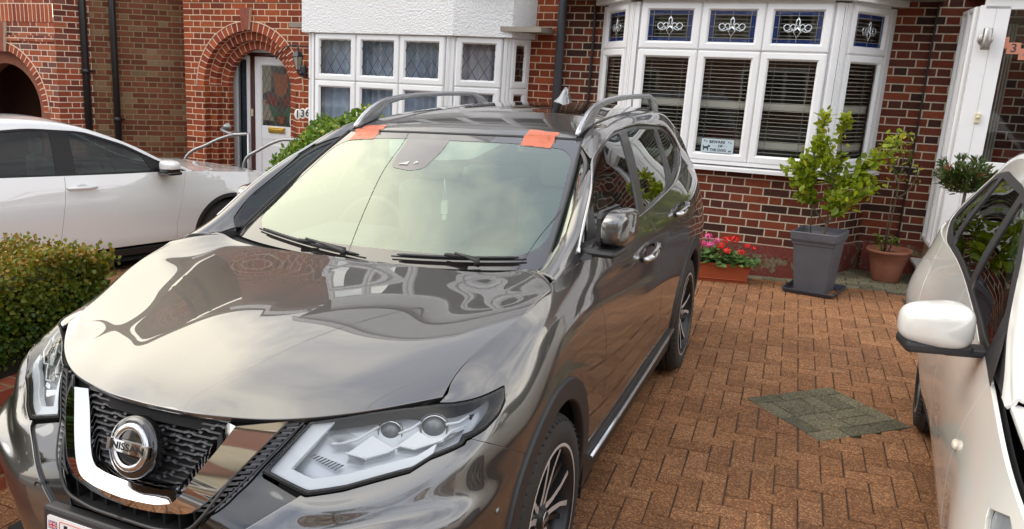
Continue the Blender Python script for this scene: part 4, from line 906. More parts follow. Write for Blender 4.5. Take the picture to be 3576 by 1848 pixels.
# doors
fd = clipall(SK.grid(.018, .014, u0=SK.u[9], u1=SK.u[14]), [lambda V: Y_(V)-shA(Z_(V))-g, lambda V: shB(Z_(V))-g-Y_(V), lambda V: Z_(V)-.40])
rdr = clipall(SK.grid(.018, .014, u0=SK.u[11], u1=SK.u[16]), [lambda V: Y_(V)-shB(Z_(V))-g, lambda V: shC0(Z_(V))-g-Y_(V), lambda V: Z_(V)-.40, lambda V: arch(V, 2.705, AR0)])
fdo = cem('front_door', fd, PAINT); fdm = cem('front_door', fd.mirror(), PAINT); rdo = cem('rear_door', rdr, PAINT); rdm = cem('rear_door', rdr.mirror(), PAINT)
qp = clipall(SK.grid(.02, .018, u0=SK.u[13]), [lambda V: Y_(V)-shC0(Z_(V))-g, lambda V: arch(V, 2.705, AR0), lambda V: Z_(V)-np.where(Y_(V) < 3.2, .40, .33)])
tl = rpoly([(3.30, 1.03), (3.50, 1.00), (3.72, 1.03), (3.72, 1.14), (3.42, 1.26), (3.36, 1.16)], .03)
TLf = sdpoly([(3.29, 1.05), (3.52, .98), (3.75, .98), (3.75, 1.23), (3.40, 1.275), (3.33, 1.17)])
qp1 = qp.clip(lambda V: -TLf(Y_(V), Z_(V))+np.where(X_(V) < .45, 1, 0))
cem('rear_quarter', both(qp1), PAINT)
cem('tail_lamp', qp.clip(lambda V: TLf(Y_(V), Z_(V))-.003).clip(lambda V: X_(V)-.45), LAMPR); cem('tail_lamp', qp.clip(lambda V: TLf(Y_(V), Z_(V))-.003).clip(lambda V: X_(V)-.45).mirror(), LAMPR)
# sill and arch trims (textured plastic)
def archtrim(y0, a0, a1, Ro=.468, Ri=.405, sk=SK, hook=None):
    R_o = []; n = 44
    ms = []
    gridm = SK.grid(.012, .012, u0=(SK.u[5] if y0 < 1 else SK.u[12]), u1=(SK.u[11] if y0 < 1 else SK.u[16]))
    m = clipall(gridm, [lambda V: -(arch(V, y0, Ro)), lambda V: arch(V, y0, Ri), lambda V: Z_(V)-.285])
    return m.off(.011)
ft = archtrim(0, 0, 0); rt = archtrim(2.705, 0, 0)
for mm in both(ft): cem('wheel_arch_trim', mm, TRIM, lip=.035, roll=.006)
for mm in both(rt): cem('wheel_arch_trim', mm, TRIM, lip=.035, roll=.006)
st = clipall(SK.grid(.03, .012, u0=SK.u[9], u1=SK.u[15]), [lambda V: .405-Z_(V), lambda V: Y_(V)-.40, lambda V: 2.30-Y_(V), lambda V: arch(V, 0, .455), lambda V: arch(V, 2.705, .455)]).off(.012)
for mm in both(st): so_ = cem('sill_trim', mm, TRIM)
for s in (1, -1):
    cs = CMB(); cs.tube([(s*(.903), y, z) for y, z in ((.50, .372), (1.0, .368), (1.6, .370), (2.1, .378), (2.27, .39))], .011, 8); cs.build('sill_chrome_strip', SATIN)
# under-body, filler
sh = skin.clip(lambda V: np.where(Y_(V) < -.30, np.interp(Y_(V), [-.9, -.3], [.84, .90])-Z_(V), 1.)).off(-.03).clip(lambda V: arch(V, 0, .43)).clip(lambda V: arch(V, 2.705, .43)).clip(lambda V: -np.minimum(f_lamp_bot(V)+.03, f_lamp_in(V)+.02) if False else -inlamp(V, -.02)).clip(lambda V: np.where(Y_(V) < -.5, np.where(X_(V) < .42, -1., 1.), 1.))
ub = CMB(); ub.box(-.84, .84, -.75, 3.5, .24, .27); ub.box(-.30, .30, -.70, -.45, .3, .9); ub.box(-.80, .80, -.45, .35, .85, .90)
for s in (1, -1):
    for yy in (0, 2.705):     # wheel-house liners
        n = 20; pr = [(yy+.43*math.cos(a), .365+.43*math.sin(a)) for a in np.linspace(-.3, math.pi+.3, n)]
        for (a, b), (c, d) in zip(pr[:-1], pr[1:]): ub.quad((s*.56, a, b), (s*.895, a, b), (s*.895, c, d), (s*.56, c, d))
        ub.box(min(s*.54, s*.56), max(s*.54, s*.56), yy-.46, yy+.46, .2, .83)
ubo = ub.build('underbody', DARK)
cem('body_shell', both(sh), DARK, lip=0)
# ---- bonnet
B_ = [
 [(0,-.862,.944),(.14,-.853,.943),(.256,-.824,.941),(.40,-.770,.943),(.60,-.630,.957),(.7335,-.500,.969)],
 [(0,-.790,.977),(.15,-.782,.976),(.282,-.745,.970),(.42,-.675,.974),(.60,-.545,.984),(.7320,-.445,.994)],
 [(0,-.620,1.018),(.16,-.615,1.017),(.300,-.590,1.009),(.44,-.525,1.009),(.61,-.430,1.0165),(.7365,-.375,1.0195)],
 [(0,-.350,1.062),(.18,-.350,1.061),(.350,-.340,1.052),(.50,-.310,1.0505),(.66,-.270,1.0565),(.770,-.235,1.0605)],
 [(0,-.050,1.098),(.21,-.050,1.098),(.425,-.050,1.092),(.57,-.050,1.091),(.72,-.050,1.101),(.818,-.035,1.108)],
 [(0,.130,1.118),(.23,.130,1.118),(.475,.130,1.113),(.62,.125,1.116),(.76,.118,1.131),(.831,.095,1.135)],
 [(0,.195,1.127),(.24,.200,1.127),(.50,.215,1.124),(.64,.225,1.132),(.75,.220,1.152),(.818,.165,1.146)],
 [(0,.225,1.131),(.24,.230,1.131),(.50,.250,1.130),(.62,.268,1.140),(.69,.290,1.153),(.7285,.288,1.159)]]
Bs = Surf(np.array(B_), kn=True)
bn_ = Bs.grid(.010, .010, flip=True)
def nz_up(m):
    if m.N[:, 2].mean() < 0: m.N = -m.N
    # wind consistently with normals
    a, b, c = m.V[m.F[:, 0]], m.V[m.F[:, 1]], m.V[m.F[:, 2]]; fn = np.cross(b-a, c-a); nn_ = m.N[m.F[:, 0]]; bad = (fn*nn_).sum(1) < 0; m.F[bad] = m.F[bad][:, ::-1]; return m
def outw(m, ref=np.array([0, 1.4, .7])):
    d = m.V-ref
    if (m.N*d).sum(1).mean() < 0: m.N = -m.N
    a, b, c = m.V[m.F[:, 0]], m.V[m.F[:, 1]], m.V[m.F[:, 2]]; fn = np.cross(b-a, c-a); nn_ = m.N[m.F[:, 0]]; bad = (fn*nn_).sum(1) < 0; m.F[bad] = m.F[bad][:, ::-1]; return m
nz_up(bn_)
bnm = bn_.mirror()
# weld halves: average normals on the centre line so reflections run through
for m in (bn_, bnm):
    k = np.abs(m.V[:, 0]) < 1e-6; m.N[k, 0] = 0; m.N[k] /= np.linalg.norm(m.N[k], axis=1, keepdims=True)
bonnet = weld(bn_, bnm)
cem('bonnet', bonnet, PAINT, lip=.018, roll=.003)
PILLB = pmat('satin_black_pillar', (.020, .019, .019), rough=.3, coat=.35, coatr=.2)
# ---- greenhouse side surface
GSc = [
 [(.828,.20,1.148),(.822,.20,1.153),(.812,.205,1.158),(.798,.215,1.161),(.782,.225,1.162),(.765,.240,1.161),(.742,.262,1.160)],
 [(.845,.34,1.163),(.838,.34,1.176),(.824,.34,1.188),(.804,.34,1.196),(.780,.34,1.194),(.755,.34,1.180),(.728,.345,1.150)],
 [(.852,.46,1.172),(.843,.46,1.196),(.830,.46,1.222),(.812,.46,1.240),(.784,.46,1.240),(.750,.455,1.216),(.715,.45,1.172)],
 [(.853,.62,1.174),(.838,.62,1.226),(.820,.62,1.280),(.800,.62,1.318),(.772,.62,1.325),(.735,.62,1.298),(.699,.62,1.254)],
 [(.855,.80,1.178),(.830,.80,1.255),(.800,.80,1.335),(.776,.80,1.393),(.748,.80,1.404),(.710,.80,1.384),(.675,.80,1.348)],
 [(.855,1.0,1.182),(.828,1.0,1.262),(.788,1.0,1.363),(.750,1.0,1.452),(.720,1.0,1.480),(.682,1.0,1.472),(.646,1.0,1.449)],
 [(.855,1.2,1.186),(.828,1.2,1.264),(.783,1.2,1.378),(.738,1.2,1.480),(.702,1.2,1.543),(.660,1.2,1.562),(.616,1.2,1.547)],
 [(.853,1.5,1.192),(.826,1.5,1.265),(.782,1.5,1.380),(.738,1.5,1.478),(.698,1.5,1.552),(.655,1.5,1.590),(.603,1.5,1.600)],
 [(.844,2.0,1.208),(.818,2.0,1.280),(.776,2.0,1.390),(.734,2.0,1.488),(.695,2.0,1.562),(.652,2.0,1.607),(.600,2.0,1.626)],
 [(.830,2.5,1.232),(.806,2.5,1.300),(.766,2.5,1.400),(.725,2.5,1.492),(.688,2.5,1.562),(.648,2.5,1.607),(.596,2.5,1.628)],
 [(.812,2.9,1.254),(.790,2.9,1.310),(.754,2.9,1.405),(.716,2.9,1.488),(.680,2.9,1.550),(.641,2.9,1.594),(.591,2.9,1.614)],
 [(.792,3.2,1.262),(.770,3.19,1.315),(.736,3.17,1.400),(.700,3.15,1.475),(.664,3.13,1.530),(.625,3.12,1.570),(.578,3.12,1.590)],
 [(.742,3.42,1.262),(.725,3.40,1.310),(.695,3.36,1.390),(.660,3.31,1.460),(.625,3.28,1.510),(.590,3.26,1.545),(.555,3.25,1.568)],
 [(.325,3.50,1.262),(.320,3.47,1.310),(.310,3.42,1.390),(.300,3.37,1.460),(.295,3.34,1.510),(.290,3.32,1.545),(.285,3.31,1.575)],
 [(0,3.51,1.262),(0,3.48,1.310),(0,3.43,1.390),(0,3.38,1.460),(0,3.35,1.510),(0,3.33,1.545),(0,3.32,1.578)]]
GS = Surf(GSc, kn=True)
gs = outw(GS.grid(.012, .010)); gs0 = gs
YZ = lambda fn: (lambda V: fn(Y_(V), Z_(V)))
# window openings in (y,z)
WF = rpoly([(.43, 1.186), (1.400, 1.194), (1.585, 1.560), (1.42, 1.556), (1.21, 1.530), (1.06, 1.494), (.90, 1.434), (.71, 1.350), (.54, 1.270)], [.01, .03, .03, .05, .08, .05, .05, .05, .02])
WR = rpoly([(1.53, 1.200), (2.05, 1.212), (2.26, 1.245), (2.36, 1.535), (2.0, 1.560), (1.725, 1.557)], [.03, .05, .10, .03, .04, .03])
WQ = rpoly([(2.40, 1.268), (2.55, 1.290), (2.80, 1.385), (2.74, 1.470), (2.60, 1.515), (2.44, 1.532)], [.03, .06, .06, .05, .05, .02])
fWF, fWR, fWQ = (YZ(sdpoly(p)) for p in (WF, WR, WQ))
ALLW = rpoly([(.40, 1.160), (1.5, 1.180), (2.1, 1.198), (2.55, 1.252), (2.88, 1.375), (2.81, 1.488), (2.64, 1.538), (2.0, 1.580), (1.45, 1.571), (1.22, 1.544), (1.08, 1.511), (.92, 1.451), (.74, 1.371), (.57, 1.289), (.42, 1.200)], [.01, .05, .08, .08, .07, .05, .06, .1, .08, .06, .05, .05, .05, .05, .01])
fALL = YZ(sdpoly(ALLW))
surr = gs.clip(lambda V: np.where(Y_(V) < 3.3, -fALL(V), 1)).clip(lambda V: np.where((Y_(V) > 3.27) & (X_(V) < .62) & (Z_(V) < 1.53), -1., 1.)).clip(lambda V: Z_(V)-np.interp(Y_(V), [.2, .46, 1.2, 1.9, 2.5, 3.0], [1.14, 1.168, 1.182, 1.203, 1.230, 1.256])-.003)
cem('roof_side_frame', surr, PAINT); cem('roof_side_frame', surr.mirror(), PAINT)
band = gs.clip(lambda V: fALL(V)-.004).clip(lambda V: -fWF(V)-.000).clip(lambda V: -fWR(V)).clip(lambda V: -fWQ(V)).off(-.004)
for mm, dr_ in ((band, fdo), (band.mirror(), fdm)): cem('window_surround', mm, PILLB, lip=.01)
for mm, pr, f in ((fWF, (fdo, fdm), 'side_window'), (fWR, (rdo, rdm), 'side_window'), (fWQ, (S, S), 'quarter_window')):
    gw = gs.clip(lambda V: mm(V)+.004).off(-.010); cem(f, gw, SIDEG, pr[0], lip=0); cem(f, gw.mirror(), SIDEG, pr[1], lip=0)
rw = gs.clip(lambda V: Y_(V)-3.27).clip(lambda V: .615-X_(V)).clip(lambda V: 1.525-Z_(V)).off(-.008); cem('rear_window', both(rw), SIDEG, lip=0)
# chrome line under and round the side windows
def surfpt(sf, gridm, y, z, off=.0):
    k = np.hypot(gridm.V[:, 1]-y, gridm.V[:, 2]-z).argmin(); return gridm.V[k]+gridm.N[k]*off
GSY = [r[0][1] for r in GSc]; GVS = np.linspace(0, GS.v[-1]*.86, 90)
def gspt(y, z):
    cv = GS.ev([np.interp(y, GSY, GS.u)], GVS)[0]; k = int(np.argmax(cv[:, 2] >= z)) if (cv[:, 2] >= z).any() else int(cv[:, 2].argmax()); k = max(1, k); t = np.clip((z-cv[k-1, 2])/(cv[k, 2]-cv[k-1, 2]+1e-9), 0, 1); p = cv[k-1]*(1-t)+cv[k]*t; return p+np.array([.0035, 0, .001])
for s in (1, -1):
    c = CMB(); pts = []
    for (y, z) in rpoly([(.60, 1.172), (1.5, 1.187), (2.2, 1.207), (2.74, 1.272), (3.045, 1.378)], [0, .1, .2, .1, 0], 7):
        pass
    path = [(y, np.interp(y, [.42, 1.5, 2.1, 2.4, 2.6, 2.8, 2.87], [1.172, 1.186, 1.204, 1.232, 1.266, 1.322, 1.372])) for y in np.linspace(.44, 2.87, 60)]
    top = [(y, np.interp(y, [.42, .57, .74, .92, 1.08, 1.22, 1.45, 1.72, 2.0, 2.62, 2.80, 2.88], [1.200, 1.289, 1.371, 1.451, 1.511, 1.544, 1.571, 1.578, 1.580, 1.540, 1.488, 1.375])) for y in np.linspace(.42, 2.88, 80)]
    for q in (path, top):
        P = np.array([gspt(y, z) for y, z in q])
        for _ in range(5): P[1:-1] = (P[:-2]+2*P[1:-1]+P[2:])/4
        if s < 0: P = P*[-1, 1, 1]
        c.tube([tuple(p) for p in P], .0065, 8)
    c.build('chrome_window_trim', CHROME)
# B pillar gloss already in surround; door frame split line
# ---- roof
RO = [[(x, y0+(yc-y0)*(x/.60)**2, z0+(zc-z0)*(abs(x)/.60)**2.4) for x in (0, .15, .30, .45, .55, .60)] for (y0, yc, z0, zc) in
      [(1.188, 1.212, 1.553, 1.546), (1.235, 1.26, 1.577, 1.561), (1.33, 1.345, 1.607, 1.579), (1.5, 1.5, 1.637, 1.600), (1.8, 1.8, 1.660, 1.619), (2.2, 2.2, 1.672, 1.628), (2.6, 2.6, 1.668, 1.626), (3.0, 2.98, 1.647, 1.608), (3.34, 3.26, 1.600, 1.572)]]
RS = Surf(RO, kn=True); rf = nz_up(RS.grid(.012, .012))
k = np.abs(rf.V[:, 0]) < 1e-6; rf.N[k, 0] = 0; rf.N[k] /= np.linalg.norm(rf.N[k], axis=1, keepdims=True)
roofm = weld(rf, rf.mirror()).clip(lambda V: .578-np.abs(X_(V)))
XYf = lambda fn: (lambda V: fn(X_(V), Y_(V)))
SRO = rpoly([(-.50, 1.80), (-.42, 1.63), (-.2, 1.60), (.2, 1.60), (.42, 1.63), (.50, 1.80), (.50, 3.0), (-.50, 3.0)], .06); fSR = XYf(sdpoly(SRO))
cem('roof', roofm.clip(lambda V: -fSR(V)-.002), PAINT)
cem('sunroof_glass', roofm.clip(lambda V: fSR(V)-.002).off(-.001), pmat('dark_sunroof_glass', (.012, .012, .012), rough=.03, coat=1.0, spec=.8), lip=.01)
gt = weld(rf, rf.mirror()).off(-.006).clip(lambda V: np.abs(X_(V))-.572)
cem('roof_gutter', gt, RUBB, lip=0)
gc = gs.clip(lambda V: .64-X_(V)).clip(lambda V: Z_(V)-1.5).clip(lambda V: 3.2-Y_(V)).clip(lambda V: Y_(V)-1.19).off(.0015)
# ---- rails
for s in (1, -1):
    m = CMB(); st = []
    for y, zb, zt, wd in ((1.205, 1.560, 1.578, .010), (1.235, 1.562, 1.598, .022), (1.29, 1.572, 1.632, .026), (1.36, 1.582, 1.664, .027), (1.44, 1.594, 1.688, .027), (1.50, 1.64, 1.701, .026), (1.56, 1.668, 1.709, .025), (1.7, 1.687, 1.720, .024), (1.95, 1.699, 1.728, .024), (2.3, 1.700, 1.728, .024), (2.6, 1.694, 1.722, .024), (2.72, 1.687, 1.718, .024), (2.78, 1.66, 1.713, .026), (2.83, 1.606, 1.703, .027), (2.92, 1.603, 1.680, .026), (3.0, 1.598, 1.640, .02), (3.04, 1.592, 1.605, .01)):
        xc = .592-.006*abs(y-2.1); h = (zt-zb); cxr = xc
        for a in range(12):
            t = 2*math.pi*a/12; sq = lambda v: math.copysign(abs(v)**.62, v); dx = sq(math.cos(t))*wd*.5; dz = sq(math.sin(t))*h*.5
            st.append((s*(cxr+dx), y, (zb+zt)/2+dz))
    n = 17
    m.add(st, [(i*12+k_, i*12+(k_+1) % 12, (i+1)*12+(k_+1) % 12, (i+1)*12+k_) for i in range(n-1) for k_ in range(12)]+[tuple(range(12))[::-1], tuple((n-1)*12+k_ for k_ in range(12))], smooth=True)
    m.build('roof_rail', SATIN)
# ---- antenna fin
m = CMB(); bm = bmesh.new()
V = [bm.verts.new(p) for p in [(-.035, 2.78, 1.66), (.035, 2.78, 1.66), (.035, 2.98, 1.645), (-.035, 2.98, 1.645), (-.014, 2.83, 1.69), (.014, 2.83, 1.69), (.012, 2.95, 1.735), (-.012, 2.95, 1.735), (.006, 2.93, 1.752), (-.006, 2.93, 1.752)]]
for f in ((0, 1, 5, 4), (1, 2, 6, 5), (2, 3, 7, 6), (3, 0, 4, 7), (5, 6, 8), (4, 9, 7), (4, 5, 8, 9), (6, 7, 9, 8)): bm.faces.new([V[i] for i in f])
bmesh.ops.subdivide_edges(bm, edges=bm.edges[:], cuts=2, smooth=.6, use_grid_fill=True); m.frombm(bm, smooth=True); bm.free(); m.build('roof_antenna', pmat('pale_antenna_paint', (.35, .35, .36), rough=.15, coat=1, metal=.3))
# ---- windscreen
WSP = [[(x, y, z) for x, y, z in r] for r in (
 [(0,.285,1.108),(.25,.297,1.110),(.50,.338,1.117),(.64,.374,1.125),(.722,.402,1.132)],
 [(0,.522,1.230),(.243,.530,1.231),(.486,.559,1.235),(.622,.584,1.238),(.699,.603,1.240)],
 [(0,.752,1.347),(.235,.757,1.347),(.470,.775,1.347),(.602,.792,1.346),(.674,.804,1.345)],
 [(0,.970,1.453),(.224,.973,1.453),(.448,.984,1.451),(.575,.995,1.449),(.645,1.003,1.448)],
 [(0,1.182,1.549),(.213,1.184,1.549),(.427,1.191,1.547),(.546,1.198,1.545),(.614,1.203,1.543)])]
WS_ = Surf(WSP, kn=True, mn=True); wsm = nz_up(WS_.grid(.011, .011)); k = np.abs(wsm.V[:, 0]) < 1e-6; wsm.N[k, 0] = 0; wsm.N[k] /= np.linalg.norm(wsm.N[k], axis=1, keepdims=True)
ws = weld(wsm, wsm.mirror())
INN = rpoly([(-.672, .52), (-.60, .435), (-.35, .378), (0, .362), (.35, .378), (.60, .425), (.685, .52), (.665, .72), (.612, 1.06), (.56, 1.118), (.35, 1.130), (0, 1.126), (-.35, 1.130), (-.56, 1.118), (-.612, 1.06), (-.655, .72)], .06); fIN = XYf(sdpoly(INN))
# perimeter sits exactly between A pillars
scr = cem('windscreen', ws, WSG, lip=0)
cem('black_glass_edge', ws.clip(lambda V: -fIN(V)).off(.0012), FRIT, scr, lip=0)
PAD = rpoly([(-.235, 1.150), (-.01, 1.150), (-.005, 1.03), (-.025, .89), (-.085, .865), (-.19, .885), (-.215, .97)], .02); fPD = XYf(sdpoly(PAD))
cem('sensor_pad', ws.clip(fPD).clip(lambda V: fIN(V)+.001).off(.0012), pmat('brown_tinted_frit', (.055, .045, .04), rough=.04, coat=1.0, spec=1.0), scr, lip=0)
tl_ = CMB(); 
MIRB = rpoly([(-.345, 1.138), (.264, 1.138), (.166, .985), (.022, .965), (-.255, .975)], .03); fMB = XYf(sdpoly(MIRB))
cem('sun_visor_pad', ws.clip(fMB).clip(lambda V: -fPD(V)).clip(lambda V: fIN(V)+.001).off(-.004), pmat('grey_visor', (.16, .17, .165), rough=.6), scr, lip=0)
# frame seals round the screen
ed = CMB()
tp = WS_.ev([WS_.u[-1]], np.linspace(0, WS_.v[-1], 14))[0]; tp = [tuple(p*[-1, 1, 1]) for p in tp[::-1]]+[tuple(p) for p in tp[1:]]
ed.tube([(x, y+.006, z+.002) for x, y, z in tp], .0075, 8); sd_ = WS_.ev(np.linspace(0, WS_.u[-1], 24), [WS_.v[-1]])[:, 0]
ed.build('windscreen_seal', RUBB)
for s in (1, -1):
    e2 = CMB(); e2.tube([(s*(x+.002), y, z+.0015) for x, y, z in sd_[1:]], .0085, 8); e2.build('pillar_seal', RUBB)
# ---- cowl, wipers
cw = CMB()
yy = lambda x: .282+.125*(abs(x)/.74)**2
xs = np.linspace(-.74, .74, 41)
for a, b in zip(xs[:-1], xs[1:]):
    A0 = lambda x, dy, z: (x, yy(x)+dy, z)
    hz = lambda x: np.interp(abs(x), [0, .5, .64, .73, .78], [1.098, 1.098, 1.108, 1.118, 1.12])
    cw.quad(A0(a, -.05, hz(a)+.0), A0(b, -.05, hz(b)), A0(b, .06, hz(b)+.012), A0(a, .06, hz(a)+.012))
cw.build('scuttle_panel', TRIM)
for s in (1, -1):
    cc = CMB(); pl_ = [(.735, .292, 1.158), (.775, .235, 1.156), (.800, .225, 1.158), (.775, .40, 1.190), (.745, .43, 1.182), (.720, .405, 1.146)]
    cc.add([(s*x, y, z+.002) for x, y, z in pl_]+[(s*x, y, z-.03) for x, y, z in pl_], [tuple(range(6)), tuple(range(6, 12))[::-1]]+[(i, (i+1) % 6, 6+(i+1) % 6, 6+i) for i in range(6)]); cc.build('scuttle_corner', TRIM)
def wspt(x, t, off): # point on the windscreen at lateral x, height fraction t
    v = WS_.v; us = [WS_.u[-1]*t]; row = WS_.ev(us, np.linspace(0, v[-1], 60))[0]; y = np.interp(abs(x), row[:, 0], row[:, 1]); z = np.interp(abs(x), row[:, 0], row[:, 2]); return (x, y-off*.42, z+off*.9)
for (x0, t0_), (x1, t1_), (ax, at_) in ((((-.60), .075), (.02, .012), (-.16, .008)), ((.12, .040), (.645, .055), (.40, .012))):
    wv = CMB(); P = [wspt(x0+(x1-x0)*k/20, t0_+(t1_-t0_)*k/20, .010) for k in range(21)]
    wv.tube(P, .0035, 6); wv.tube([tuple(np.array(p)+[0, -.004, .009]) for p in P[1:-1]], [.003]+[.0060]*17+[.003], 6)
    hub = np.array(wspt(ax+.08, 0.0, .02)); mid = np.array(P[10])+np.array([0, -.008, .026])
    wv.tube([tuple(hub), tuple(hub+[0, .012, .02]), tuple((hub+mid)/2+[0, 0, .012]), tuple(mid)], [.013, .012, .007, .005], 8)
    b0 = np.array(P[10])+[0, -.004, .010]; wv.bbox(b0[0]-.045, b0[0]+.045, b0[1]-.011, b0[1]+.009, b0[2]-.004, b0[2]+.012, .005)
    wv.build('wiper', RUBB)
# ---- wing mirrors
for s in (1, -1):
    mr = CMB(); bm = bmesh.new(); bmesh.ops.create_uvsphere(bm, u_segments=32, v_segments=20, radius=1)
    for v in bm.verts:
        x, y, z = v.co; pw = lambda q, e: math.copysign(abs(q)**e, q)
        x, y, z = pw(x, .55), pw(y, .7), pw(z, .55)
        k = 1-.10*(1-x)*.5; v.co = Vector((.050*x*(1-.12*y), .125*y, .069*z*(1-.10*(y+1)/2)+.004*x))
    Mm = Matrix.Translation((s*(.950 if s > 0 else .915), .585 if s > 0 else .80, 1.283 if s > 0 else 1.235))@Matrix.Rotation(R_(-6*s), 4, 'Z')@Matrix.Scale(s, 4, (1, 0, 0))
    mr.frombm(bm, 0, Mm, smooth=True)
    if s < 0: mr.f = [f[::-1] for f in mr.f]
    mo = mr.build('wing_mirror', PAINT)
    bm.free()
    inn = CMB(); inn.bbox(-.058, -.026, -.118, .112, -.067, .067, .025, 0, Mm); inn.build('mirror_housing', TRIM, mo)
    ar = CMB(); ar.bbox(-.11, .030, -.135, .01, -.100, -.072, .013, 0, Mm); 
    ar.add([(s*.850, .47, 1.165), (s*.862, .60, 1.172), (s*.852, .63, 1.225), (s*.800, .735, 1.335), (s*.806, .50, 1.21), (s*.84, .42, 1.175), (s*.885, .44, 1.178), (s*.885, .50, 1.185), (s*.87, .50, 1.22)], [(0, 1, 2, 4), (4, 2, 3), (0, 4, 5), (5, 4, 8, 6), (6, 8, 7), (0, 5, 6, 7), (2, 8, 4), (7, 8, 2, 1), (0, 7, 1)])
    ar.build('mirror_arm', TRIM, mo)
# ---- door handles
for s, fo, ro in ((1, fdo, rdo), (-1, fdm, rdm)):
    for (y0, z0, par_) in ((1.44, 1.012, fo), (2.27, 1.098, ro)):
        h = CMB(); k = np.hypot(skin.V[:, 1]-y0, skin.V[:, 2]-z0).argmin(); x0 = skin.V[k][0]
        P = [(s*(x0+o_), y0+d, z0+d*.12) for d, o_ in ((-.125, .006), (-.11, .024), (-.06, .036), (.0, .040), (.06, .038), (.11, .028), (.125, .006))]
        h.tube(P, [.012, .016, .018, .018, .018, .017, .012], 12); h.build('door_handle', CHROME, par_)
        h = CMB(); bm = bmesh.new(); bmesh.ops.create_uvsphere(bm, u_segments=20, v_segments=10, radius=1); h.frombm(bm, 0, Matrix.Translation((s*(x0-.004), y0-.06, z0-.002))@Matrix.Diagonal((.010, .055, .034, 1)), smooth=True); bm.free(); h.build('handle_recess', GLOSSB, par_)
